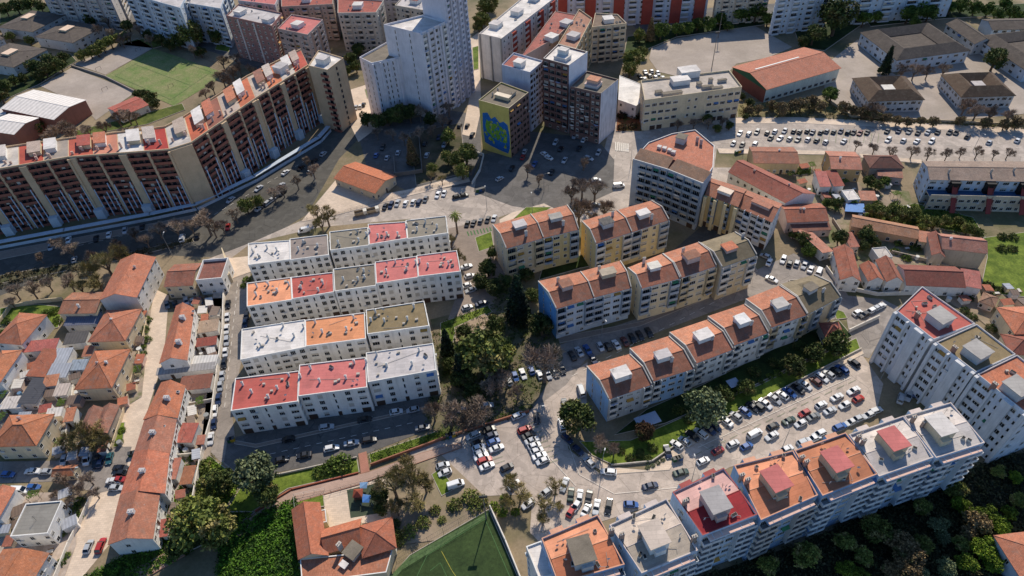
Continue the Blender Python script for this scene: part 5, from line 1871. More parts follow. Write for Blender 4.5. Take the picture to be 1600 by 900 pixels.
sheet('lane', [(243, 452), (264, 462), (256, 560), (228, 650), (194, 770), (172, 850), (122, 910), (80, 910), (130, 800), (178, 700), (198, 620), (232, 500)], PV)
sheet('street', [(-40, 722), (90, 720), (180, 698), (206, 698), (190, 762), (150, 772), (100, 752), (-40, 756)], A_M)
sheet('car_park', [(636, 702), (700, 678), (822, 640), (880, 590), (918, 566), (916, 655), (884, 668), (888, 702), (940, 742), (1040, 735), (1062, 700), (1345, 552), (1380, 600), (1368, 650), (1240, 706), (1140, 730), (1050, 780), (940, 815), (850, 855), (828, 832), (832, 772), (690, 778)], A_XL)
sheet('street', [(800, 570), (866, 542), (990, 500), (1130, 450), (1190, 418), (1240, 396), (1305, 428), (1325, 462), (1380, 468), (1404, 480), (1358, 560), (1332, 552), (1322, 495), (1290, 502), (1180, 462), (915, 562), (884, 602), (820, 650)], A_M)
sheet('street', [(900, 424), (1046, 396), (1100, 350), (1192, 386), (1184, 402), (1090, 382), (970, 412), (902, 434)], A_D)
sheet('avenue', [(1108, 188), (1250, 192), (1610, 208), (1680, 262), (1440, 252), (1300, 236), (1118, 232)], A_L)
sheet('street', [(990, 190), (1112, 190), (1120, 232), (1116, 262), (1150, 262), (1175, 300), (1100, 300), (985, 250)], A_L)
sheet('school_yard', [(1288, 102), (1340, 62), (1362, 90), (1400, 118), (1500, 80), (1660, 100), (1660, 172), (1500, 188), (1330, 184), (1288, 152)], SAND)
sheet('sports_yard', [(1014, 92), (1018, 76), (1058, 60), (1180, 41), (1238, 74), (1200, 90), (1150, 100), (1140, 112), (1060, 120), (1028, 112)], SAND)
sheet('sand_court', [(115, 100), (215, 60), (238, 76), (165, 117)], SAND)
sheet('sand_court', [(62, 134), (112, 106), (212, 144), (150, 188), (128, 165)], SAND)
sheet('football_pitch', [(165, 119), (240, 76), (345, 112), (338, 126), (272, 166)], grass_mat('#86845a', '#667a40', .12))
sheet('street', [(160, 8), (360, 60), (420, 100), (540, 88), (620, 74), (620, 95), (545, 105), (420, 118), (340, 84), (150, 28)], A_SHADE)
sheet('street', [(165, 5), (360, 12), (356, 60), (262, 58), (205, 42), (160, 25)], A_SHADE)  # far streets: shade painted in with the darker asphalt
sheet('street', [(980, 30), (1115, 12), (1300, 0), (1420, 10), (1420, 24), (1240, 30), (1120, 34), (1000, 52)], A_SHADE)
sheet('yard', [(345, 405), (395, 400), (392, 425), (350, 440)], PV)
sheet('dirt_lot', [(590, 770), (606, 745), (680, 702), (770, 788), (700, 842), (622, 852), (600, 800)], ground_mat('#91806c', .08, .25, '#6d6a45', .5, .06))
sheet('playground', [(503, 772), (602, 746), (612, 812), (512, 826)], PV)
sheet('play_mat', [(542, 766), (600, 753), (606, 800), (548, 810)], asphalt('#46503f'))
sheet('courtyard', [(0, 545), (110, 540), (120, 640), (100, 700), (-10, 710), (-20, 600)], ground_mat('#a39283', .2, .25, '#7a6b5c', .6, .15))
sheet('courtyard', [(254, 470), (350, 466), (338, 660), (318, 770), (240, 850), (262, 700), (290, 600), (304, 480)], ground_mat('#a39485', .2, .25, '#6f6353', .6, .2))
sheet('courtyard', [(160, 500), (238, 470), (222, 620), (190, 640), (186, 560)], ground_mat('#a08f7f', .2, .25, '#5d6436', .7, .18))
sheet('courtyard', [(20, 770), (120, 770), (120, 850), (100, 905), (-20, 905), (-20, 780)], ground_mat('#b0a092', .2, .2, '#7f6e5e', .5, .15))
sheet('yard', [(1262, 270), (1420, 300), (1450, 420), (1300, 400), (1230, 330)], ground_mat('#93826f', .12, .3, '#4a5a24', .8, .09))
sheet('valley_floor', [(1040, 990), (1060, 912), (1250, 850), (1560, 715), (1720, 685), (1760, 990)], ground_mat('#2b2c1e', .08, .4, '#222b16', .8, .06))  # ground darkened, shadow of the flat roofed blocks put into its colour
sheet('yard', [(1440, 450), (1560, 440), (1600, 480), (1600, 560), (1530, 500)], ground_mat('#92806c', .12, .25, '#4f5b2c', .6, .09))
sheet('park_floor', [(672, 500), (760, 478), (800, 430), (870, 520), (880, 560), (830, 640), (690, 690), (665, 650), (690, 560)], ground_mat('#6f6450', .08, .3, '#3c4a1c', .8, .07))
sheet('yard', [(690, 360), (780, 340), (790, 440), (770, 480), (700, 500), (725, 430)], PV_D)

# pavements
slab('pavement', [(470, 347), (524, 282), (585, 306), (640, 296), (730, 272), (735, 284), (640, 306), (520, 338)], PV)
slab('pavement', [(640, 208), (720, 192), (728, 270), (650, 290)], ground_mat('#5c5140', .1, .3, '#2e3618', .8, .09))
slab('pavement', [(745, 364), (800, 332), (850, 318), (878, 332), (780, 352), (760, 372)], PV)
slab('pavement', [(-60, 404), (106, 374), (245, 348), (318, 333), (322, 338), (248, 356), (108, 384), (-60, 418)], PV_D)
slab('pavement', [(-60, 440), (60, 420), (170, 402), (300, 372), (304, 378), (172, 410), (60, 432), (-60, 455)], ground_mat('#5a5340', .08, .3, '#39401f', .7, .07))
slab('pavement', [(1085, 186), (1250, 182), (1620, 202), (1620, 210), (1250, 193), (1100, 194)], PV)
slab('pavement', [(1120, 232), (1300, 236), (1440, 250), (1440, 256), (1298, 242), (1124, 240)], PV)
slab('pavement', [(1010, 735), (1062, 694), (1346, 546), (1350, 553), (1068, 704), (1046, 735), (950, 742), (905, 715), (912, 706), (955, 730)], PV)
slab('pavement', [(866, 528), (1005, 502), (1130, 446), (1180, 418), (1184, 424), (1132, 456), (1000, 510), (868, 538)], PV_D)
slab('pavement', [(334, 420), (350, 418), (342, 560), (322, 700), (314, 700), (330, 560)], PV)
slab('pavement', [(366, 688), (400, 694), (670, 634), (672, 638), (400, 700), (366, 694)], PV_D)
# lawns and beds
slab('lawn', [(302, 735), (328, 712), (345, 726), (380, 750), (350, 800), (300, 810)], GR_B)
slab('lawn', [(382, 752), (440, 740), (558, 716), (562, 738), (450, 764), (395, 800), (352, 800)], GR_B)
slab('lawn', [(576, 710), (700, 668), (820, 634), (826, 643), (700, 682), (580, 727)], GR_B)
slab('bank', [(345, 838), (400, 806), (462, 778), (470, 915), (340, 915)], GR_M)
slab('bank', [(128, 905), (215, 855), (262, 838), (300, 860), (200, 915)], GR_M)
slab('bank', [(262, 790), (300, 806), (352, 800), (400, 800), (345, 838), (300, 860), (255, 840)], GR_D)
slab('lawn', [(905, 690), (985, 688), (1060, 655), (1190, 600), (1338, 528), (1344, 545), (1062, 692), (1020, 722), (960, 728), (925, 712)], GR_B)
slab('lawn', [(1010, 640), (1100, 600), (1260, 520), (1310, 500), (1332, 526), (1180, 602), (1040, 662), (960, 680)], GR_D)
slab('lawn', [(850, 410), (912, 398), (1042, 388), (1000, 400), (905, 420), (842, 438)], GR_D)
slab('lawn', [(688, 505), (762, 478), (770, 488), (712, 515), (704, 560), (690, 560)], GR_B)
slab('gravel_patch', [(710, 512), (758, 490), (768, 506), (735, 530), (712, 545)], DIRT)
slab('lawn', [(798, 346), (822, 324), (862, 324), (846, 336), (812, 347)], GR_B)
slab('lawn', [(742, 372), (768, 362), (772, 386), (748, 394)], GR_B)
slab('field', [(1536, 372), (1640, 358), (1660, 470), (1530, 458), (1542, 402)], GR_B)
slab('garden', [(1342, 335), (1430, 318), (1520, 340), (1540, 372), (1440, 352), (1400, 360)], GR_M)
slab('verge', [(1150, 162), (1290, 156), (1330, 182), (1620, 196), (1620, 202), (1250, 184), (1152, 184)], ground_mat('#857556', .1, .3, '#565c2a', .8, .09))
slab('lawn', [(0, 482), (60, 476), (98, 480), (92, 512), (62, 520), (50, 492), (0, 510)], GR_B)
slab('lawn', [(180, 662), (196, 660), (192, 698), (176, 700)], GR_B)
slab('lawn', [(570, 140), (582, 138), (588, 150), (574, 154)], GR_B)
slab('lawn', [(342, 62), (362, 66), (358, 82), (336, 78)], GR_B)
slab('lawn', [(738, 75), (748, 72), (748, 108), (740, 110)], GR_B)
slab('garden', [(966, 156), (1004, 166), (1006, 206), (962, 206)], ground_mat('#7d4a2c', .3, .3, '#3b4a18', .9, .25))
slab('lawn', [(462, 776), (505, 768), (508, 792), (464, 796)], GR_B)
slab('lawn', [(674, 742), (688, 732), (712, 764), (690, 776)], GR_B)
slab('lawn', [(190, 70), (245, 56), (262, 70), (240, 76), (215, 62)], GR_M)
slab('bank', [(118, 205), (220, 180), (285, 162), (290, 172), (230, 195), (120, 214)], GR_M)
slab('lawn', [(1302, 482), (1318, 488), (1324, 498), (1306, 500)], GR_B)
slab('lawn', [(1242, 262), (1268, 262), (1268, 272), (1240, 275)], GR_B)
slab('bank', [(980, 58), (1230, 22), (1235, 34), (1180, 41), (1058, 58), (1005, 80), (985, 108), (972, 100)], GR_D)  # dark grass of the far banks has their shade put into the colour
slab('bank', [(1236, 34), (1345, 40), (1288, 80), (1250, 74)], GR_D)
slab('bank', [(1345, 20), (1620, 5), (1620, 36), (1545, 26), (1470, 30), (1360, 42)], GR_D)
slab('bank', [(0, 20), (95, 5), (110, 22), (62, 50), (0, 40)], GR_D)
slab('bank', [(40, 112), (110, 84), (120, 96), (62, 132), (0, 160), (0, 128)], GR_D)
# brick path
slab('brick_path', [(366, 832), (400, 802), (455, 768), (560, 742), (576, 738), (660, 708), (720, 692), (722, 700), (660, 722), (565, 757), (470, 784), (415, 818), (378, 848)], paving_mat('#b09483', .6, .3), side=plaster('#8a6654'))
slab('brick_path', [(180, 905), (270, 858), (290, 868), (215, 912)], paving_mat('#b09483', .6, .3), side=plaster('#8a6654'))
slab('steps', [(560, 710), (573, 706), (578, 737), (564, 741)], paving_mat('#b07a66', .5, .3), side=plaster('#8a6654'))
# artificial pitch at the bottom
slab('sports_court', [(600, 915), (640, 868), (764, 796), (815, 915)], grass_mat('#2a3a1c', '#3a4b26', .12))
sheetz = _sl[0]


def line(px, w=.14, mat=None, z=None, closed=False, name='pitch_line'):
    m = MB()
    q = Q(px)
    segs = list(zip(q, q[1:])) + ([(q[-1], q[0])] if closed else [])
    for i, (a, b) in enumerate(segs):
        m.box((a + b) / 2, b - a, (b - a).length - w, w, z - .002, z + .004 + .001 * i)
    return struct(name, m, mat or LINEM)


ROADM = paint('#d9d2c6', .8, .2)
LINEM = paint('#44683a', .8, .15)
zc = _sl[0]
line([(645, 915), (668, 868), (758, 812), (798, 905)], .15, z=zc + .006)
line([(672, 893), (688, 880), (700, 905)], .12, z=zc + .012)
line([(690, 862), (706, 892), (722, 915)], .12, paint('#a39a3c', .8), zc + .02)
struct('court_strip', (lambda m: (m.flat(Q([(628, 892), (762, 808), (767, 800), (640, 870), (600, 912), (612, 912)])[::1], zc + .03), m)[1])(MB()), grass_mat('#4a5f38', '#5a6f46', .2))
line([(180, 119), (243, 82), (330, 113), (268, 156)], .15, z=_zs[0] + .01, closed=True)
line([(211, 101), (298, 134)], .15, z=_zs[0] + .02)

# painted bay lines in the central car park
for k in range(12):
    t = k / 11
    x0, y0 = 1070 + t * 255, 706 - t * 135
    line([(x0, y0), (x0 + 17, y0 + 10)], .1, z=_zs[0] + .004, name='road_marking', mat=ROADM)
for px_ in ([(812, 664), (900, 760)], [(880, 672), (905, 742), (960, 772), (1060, 762)], [(1090, 700), (1330, 590)]):
    line(px_, .12, z=_zs[0] + .006, name='road_marking', mat=ROADM)
for k in range(7):
    line([(962 + k * 3.2, 222 + k * .4), (962 + k * 3.2, 236 + k * .4)], .5, z=_zs[0] + .004, name='road_marking', mat=ROADM)


def dashes(p0, p1, n, w=.14):
    m = MB()
    a, b = P(*p0), P(*p1)
    for i in range(n):
        c0, c1 = lerp(a, b, (i + .2) / n), lerp(a, b, (i + .7) / n)
        m.box((c0 + c1) / 2, c1 - c0, (c1 - c0).length, w, _zs[0] + .001, _zs[0] + .006)
    struct('road_marking', m, ROADM)


for a_, b_, n_ in (((500, 345), (700, 310), 12), ((120, 385), (300, 345), 12), ((320, 345), (480, 250), 14), ((1150, 214), (1600, 232), 30), ((960, 250), (972, 200), 5), ((1100, 675), (1330, 568), 14), ((890, 590), (1150, 455), 16), ((351, 640), (372, 440), 16), ((400, 715), (650, 660), 14)):
    dashes(a_, b_, n_)
for k in range(14):
    t = k / 13
    line([(1085 + t * 240, 712 - t * 112), (1097 + t * 240, 706 - t * 112)], .1, z=_zs[0] + .008, name='road_marking')
for k in range(9):
    line([(738 + k * 3.4, 676 + k * 6.5), (762 + k * 3.4, 668 + k * 6.5)], .1, z=_zs[0] + .009, name='road_marking')
    line([(815 + k * 4.6, 667 + k * 7.4), (838 + k * 4.6, 659 + k * 7.4)], .1, z=_zs[0] + .009, name='road_marking')
for k in range(16):
    line([(1206 + k * 11, 224), (1208 + k * 11, 209)], .12, z=_zs[0] + .009, name='road_marking')
for k in range(8):
    line([(730 + k * 5, 362 - k), (733 + k * 5, 370 - k)], .5, z=_zs[0] + .01, name='road_marking')

# ================================================================= WALLS, FENCES, POLES
def wall(name, label, cat, px, h, t, mat, group=None, cap=None):
    q = Q(px)
    root = thing(name, label, cat, (*q[0], 0), group)
    m = MB()
    for a, b in zip(q, q[1:]):
        m.box((a + b) / 2, b - a, (b - a).length + t * .5, t, 0, h, 0, 0)
    m.build('wall_body', mat, root)
    if cap:
        m = MB()
        for a, b in zip(q, q[1:]):
            m.box((a + b) / 2, b - a, (b - a).length + t * .5 - .01, t + .14, h, h + .1, 0, 0, True)
        m.build('coping', cap, root)
    return root


WL_W = plaster('#c4bbae')
wall('garden_wall', 'long white wall between the parked cars of the alley and the backyards', 'wall', [(352, 452), (350, 520), (341, 590), (332, 660), (318, 710), (305, 780)], 2.2, .3, WL_W)
wall('garden_wall', 'cream wall with tall end panels at the head of the alley', 'wall', [(352, 400), (364, 440), (352, 452)], 4.2, .3, W_CREAM)
wall('garden_wall', 'pale wall along the walled lawn at the left edge', 'wall', [(0, 508), (18, 482), (58, 474), (100, 470)], 1.8, .3, W_BEI)
wall('garden_wall', 'beige wall beside the pale lane, upper stretch', 'wall', [(232, 500), (218, 560), (206, 600)], 1.5, .25, W_BEI)
wall('garden_wall', 'beige wall beside the pale lane, lower stretch', 'wall', [(202, 620), (190, 660), (176, 702)], 1.5, .25, W_BEI)
wall('garden_wall', 'white wall between the lane and the grey flat roof house', 'wall', [(148, 770), (128, 815), (110, 850), (88, 905)], 1.6, .25, WL_W)
wall('garden_wall', 'low wall holding the lawn above the long car row', 'wall', [(955, 728), (1018, 722), (1062, 692), (1200, 620), (1345, 546)], .8, .3, CONC)
wall('garden_wall', 'brown retaining wall above the brick path', 'wall', [(580, 728), (700, 684), (826, 644)], 1.2, .35, plaster('#8a5d48'))
wall('garden_wall', 'red edging wall along the curve of the brick path', 'wall', [(400, 800), (456, 766), (560, 740)], .8, .3, plaster('#8a4f3c'))
wall('garden_wall', 'white end wall of the sports court', 'wall', [(766, 795), (790, 848), (815, 910)], 2.0, .3, WL_W)
wall('garden_wall', 'low wall along the inside of the shaded street under the front terrace', 'wall', [(380, 750), (440, 742), (558, 716)], .9, .3, CONC)
wall('garden_wall', 'sunlit white wall from the small lawn to the diagonal building', 'wall', [(1325, 520), (1350, 508), (1372, 498)], 1.8, .3, WL_W)
wall('garden_wall', 'wall around the sandy school yard towards the avenue', 'wall', [(1290, 156), (1330, 184), (1440, 190), (1600, 198)], 1.4, .3, W_BEI)
wall('garden_wall', 'curved pale wall around the fenced garden near the mural block', 'wall', [(742, 240), (756, 244), (750, 268), (738, 288)], 1.4, .35, WL_W)
wall('garden_wall', 'low wall between the sandy courts', 'wall', [(112, 104), (165, 121), (212, 145)], 1.2, .35, plaster('#8d857c'))
wall('garden_wall', 'white curved lane wall around the old tiled houses', 'wall', [(1290, 420), (1312, 450), (1370, 462), (1500, 458)], 1.6, .3, WL_W)
wall('garden_wall', 'stone wall from the old houses to the green field', 'wall', [(1392, 396), (1450, 410), (1480, 420)], 1.5, .3, W_RAW)
wall('garden_wall', 'wall of the weedy plot beside the orange hipped house', 'wall', [(1300, 345), (1318, 372), (1330, 390)], 1.5, .3, W_RAW)
wall('garden_wall', 'dark boundary wall around the shaded yard behind the kiosk hall', 'wall', [(616, 250), (618, 276), (660, 270), (655, 215)], 2.0, .3, plaster('#6b655e'))
wall('garden_wall', 'courtyard wall left of the second hipped house', 'wall', [(118, 606), (112, 650), (104, 700)], 1.8, .25, WL_W)
wall('garden_wall', 'courtyard wall left of the charcoal shed', 'wall', [(32, 560), (26, 610), (4, 640)], 1.8, .25, WL_W)
wall('garden_wall', 'white yard wall behind the third and fourth lane houses', 'wall', [(276, 660), (266, 710), (262, 760), (250, 820)], 1.8, .3, WL_W)
wall('garden_wall', 'back yard divider behind the top lane house, upper', 'wall', [(305, 505), (346, 498)], 1.8, .25, WL_W)
wall('garden_wall', 'back yard divider behind the top lane house, lower', 'wall', [(302, 546), (342, 541)], 1.8, .25, WL_W)
wall('garden_wall', 'back yard divider behind the second lane house', 'wall', [(292, 636), (334, 628)], 1.8, .25, WL_W)
wall('garden_wall', 'back yard divider behind the fourth lane house', 'wall', [(268, 716), (312, 712)], 1.8, .25, WL_W)
# long white canopy wall at the foot of the curved block
cw = Q([(-60, 398), (105, 367), (238, 342), (308, 327), (400, 283), (500, 222), (515, 205)])
cr = thing('canopy', 'long blue-white canopy along the foot of the curved block', 'canopy', (*cw[2], 0))
m = MB()
for a, b in zip(cw, cw[1:]):
    m.box((a + b) / 2, b - a, (b - a).length + .4, 2.2, 2.6, 2.8, 0, 0, True)
m.build('canopy_roof', W_BLUE, cr)
m = MB()
for a, b in zip(cw, cw[1:]):
    u_ = (b - a).normalized()
    m.box((a + b) / 2 + Vector((u_.y, -u_.x)) * .9, b - a, (b - a).length, .2, 0, 1.3, 0, 0)
m.build('low_wall', W_BLUE, cr)


def fence(label, px, h, mat, step=2.5):
    q = Q(px)
    root = thing('fence', label, 'fence', (*q[0], 0))
    m = MB()
    for a, b in zip(q, q[1:]):
        L = (b - a).length
        n = max(1, int(L / step))
        for i in range(n + 1):
            p = lerp(a, b, i / n)
            m.bar((p.x, p.y, 0), (p.x, p.y, h), .05, n=4)
        for z in (h, h * .5, .3):
            m.bar((*a, z), (*b, z), .03, n=3)
        n = int(L / .5)
        for i in range(n):
            p = lerp(a, b, i / n)
            m.bar((p.x, p.y, .1), (p.x, p.y, h), .012, n=3)
    m.build('fence_panel', mat, root)


fence('tall wire fence around the sports court', [(620, 880), (764, 796), (770, 800)], 4, IRON, 4)
fence('dark fence behind the far football pitch', [(238, 58), (300, 84), (350, 106)], 3, IRON, 4)
fence('white fence round the nursery lawn', [(462, 796), (460, 776), (508, 766)], 1.4, FR_W)
fence('fence between brick path and playground', [(470, 784), (565, 757), (600, 746)], 1.6, IRON)
fence('thin fence along the avenue under the school yards', [(1160, 182), (1250, 184), (1450, 192), (1600, 202)], 1.6, IRON)
fence('curved railing beside the sunlit avenue pavement and kiosk hall', [(470, 344), (530, 334), (640, 302), (730, 280)], 1.1, IRON)

LAMP = {}


def lamp(label, px, h=8.5, az=0.0, grp='street lamps'):
    if 'p' not in LAMP:
        m = MB()
        m.bar((0, 0, 0), (0, 0, 1.2), .13, .1, 6)
        m.bar((0, 0, 1.2), (0, 0, 8.2), .09, .06, 6)
        m.bar((0, 0, 8.2), (.5, 0, 8.6), .05, .045, 5)
        m.bar((.5, 0, 8.6), (1.8, 0, 8.8), .045, .04, 5)
        LAMP['p'] = m.mesh('pole', [paint('#8d8d8b', .5)])
        m = MB()
        lbox(m, 1.6, 2.4, -.16, .16, 8.68, 8.84)
        LAMP['h'] = m.mesh('lamp_head', [paint('#b9b9b6', .5)])
    p = P(*px)
    root = thing('street_lamp', label, 'street lamp', (*p, 0), grp)
    root.rotation_euler = (0, 0, az)
    root.scale = (1, 1, h / 8.5)
    for n_, k in (('pole', 'p'), ('lamp_head', 'h')):
        o = bpy.data.objects.new(n_, LAMP[k])
        COL.objects.link(o)
        o.parent = root


for lab, px_, h, az in (
        ('grey street lamp on the tip of the curved lawn by the roundabout bend', (940, 740), 9, 1.2),
        ('grey street lamp between the crimson roof and the moving dark car', (1081, 750), 9, 1.6),
        ('grey street lamp behind the orange roofs beside the car park', (1222, 700), 9, 1.6),
        ('grey street lamp where the lot meets the shaded lane', (839, 664), 9, 0),
        ('grey street lamp in front of the cypresses', (766, 655), 9, -1.2),
        ('grey street lamp among the parked cars of the shaded lane', (940, 525), 9, -1.2),
        ('grey street lamp in the shaded road below the curved block', (270, 400), 10, 1.6),
        ('grey street lamp beside the dark wide road near the kiosk hall', (497, 300), 10, 2.6),
        ('grey street lamp at the shadow tip on the main road', (761, 328), 10, 1.6),
        ('grey street lamp by the oval lawn near the gabled blocks', (832, 335), 9, 1.6),
        ('grey street lamp beside the bare trees of the square', (850, 300), 9, 0),
        ('grey street lamp on the sunlit crossing street', (985, 262), 9, 3.1),
        ('grey street lamp at the left end of the avenue', (1160, 236), 9, -1.5),
        ('grey street lamp midway along the avenue', (1362, 222), 9, -1.5),
        ('grey street lamp near the modern long row', (1520, 236), 9, -1.5),
        ('grey street lamp in the pale lane by the hipped houses', (222, 585), 7, 0),
        ('grey street lamp at the crossing beside the leafless trees', (128, 752), 7, 0),
        ('grey street lamp in front of the diagonal grey building', (1376, 592), 8, 2)):
    lamp(lab, px_, h, az)


def mast(label, px, h):
    p = P(*px)
    root = thing('floodlight_mast', label, 'floodlight', (*p, 0), 'floodlight masts')
    m = MB()
    m.bar((p.x, p.y, 0), (p.x, p.y, h), .22, .1, 6)
    m.build('pole', paint('#77706a', .5), root)
    m = MB()
    m.box(p, (1, 0), 2.2, .3, h - .3, h + .5, 0, None, True)
    m.build('lamp_head', IRON, root)


mast('tall floodlight mast in the sandy sports yard', (1112, 107), 19)
mast('tall floodlight mast at the corner of the sports court', (760, 812), 12)
mast('tall floodlight mast by the upper corner of the sandy yard', (1122, 60), 15)


def goal(label, px, az):
    p = P(*px)
    root = thing('goal', label, 'goal', (*p, 0), 'goal frames on the sports grounds')
    root.rotation_euler = (0, 0, az)
    m = MB()
    for s in (-1.5, 1.5):
        m.bar((s, 0, 0), (s, 0, 2), .06, n=4)
        m.bar((s, 0, 2), (s, .9, 0), .03, n=4)
    m.bar((-1.5, 0, 2), (1.5, 0, 2), .06, n=4)
    m.build('goal_frame', DARK, root, off=(0, 0, 0))


goal('goal on the green pitch near the shed', (268, 137), .9)
goal('goal on the green pitch facing the trees', (272, 110), .9)
goal('goal on the upper sand court', (217, 80), .9)
goal('goal on the upper sand court by the low wall', (155, 110), .9)
goal('goal on the lower sand court', (165, 142), .9)

# playground pieces
p = P(562, 778)
r = thing('play_tower', 'red roofed play tower with slide on the dark play mat', 'play tower', (*p, 0))
m = MB()
for sx in (-1, 1):
    for sy in (-1, 1):
        m.bar((p.x + sx, p.y + sy, 0), (p.x + sx, p.y + sy, 2.6), .08, n=4)
m.box(p, (1, 0), 2.2, 2.2, 1.2, 1.35, 0, None, True)
m.build('frame', paint('#6b4a35'), r)
m = MB()
for i in range(4):
    a_, b_ = [(1.3, 1.3), (-1.3, 1.3), (-1.3, -1.3), (1.3, -1.3)][i], [(-1.3, 1.3), (-1.3, -1.3), (1.3, -1.3), (1.3, 1.3)][i]
    m.face([(p.x + a_[0], p.y + a_[1], 2.6), (p.x + b_[0], p.y + b_[1], 2.6), (p.x, p.y, 3.7)])
m.build('roof', paint('#8a4632'), r)
m = MB()
m.face([(p.x + 1, p.y + .4, 1.35), (p.x + 1, p.y - .4, 1.35), (p.x + 3.6, p.y - .4, .1), (p.x + 3.6, p.y + .4, .1)])
m.build('slide', paint('#3f6fa8'), r)
for lab, px_, colr in (('blue sun sail at the top of the play mat', (570, 764), '#6f8fb0'), ('blue rocking toy at the lower edge of the play mat', (574, 786), '#3f6fb0')):
    p = P(*px_)
    m = MB()
    m.face([(p.x - .9, p.y - .8, 1.9), (p.x + .9, p.y - .8, 1.6), (p.x + 1.2, p.y + .9, 2.1), (p.x - 1.2, p.y + 1.1, 1.7)])
    for sx, sy in ((-1.4, -.8), (1.5, -1), (1.2, .9), (-1.2, 1.1)):
        m.bar((p.x + sx, p.y + sy, 0), (p.x + sx, p.y + sy, 1.7), .05, n=4)
    o = m.build('shade_sail', paint(colr, .6))
    tag(o, lab, 'shade sail')
p = P(1335, 322)
m = MB()
q = Q([(1320, 330), (1352, 332), (1350, 318), (1322, 318)], 2.4)
m.prism(q, 2.2, 2.4, 0, 0, True)
for v in q:
    m.bar((v.x, v.y, 0), (v.x, v.y, 2.2), .06, n=4)
tag(m.build('tarpaulin', paint('#2f6fb0', .5, .2)), 'bright blue tarpaulin roof in the gardens of the old quarter', 'tarpaulin')
awn = [('pale blue awning beside the second gabled block of the front row', (1012, 656), 7, 4), ('small blue canopy under the gabled front row near the round trees', (1146, 598), 3.5, 3)]
for lab, px_, w_, d_ in awn:
    p = P(px_[0], px_[1], 2.6)
    r = thing('awning', lab, 'awning', (*p, 0))
    m = MB()
    m.box(p, (1, .33), w_, d_, 2.55, 2.65, 0, None, True)
    m.build('awning_roof', paint('#a3aab8', .5), r)
    m = MB()
    for sx in (-1, 1):
        for sy in (-1, 1):
            m.bar((p.x + sx * w_ * .4, p.y + sy * d_ * .35, 0), (p.x + sx * w_ * .4, p.y + sy * d_ * .35, 2.55), .05, n=4)
    m.build('post', IRON, r)


# ---- small sheds, tanks, tables and bins that fill the yards -----------------------------------------
def in_poly(p, q):
    c = False
    for i in range(len(q)):
        a, b = q[i], q[(i + 1) % len(q)]
        if (a.y > p.y) != (b.y > p.y) and p.x < (b.x - a.x) * (p.y - a.y) / (b.y - a.y) + a.x:
            c = not c
    return c


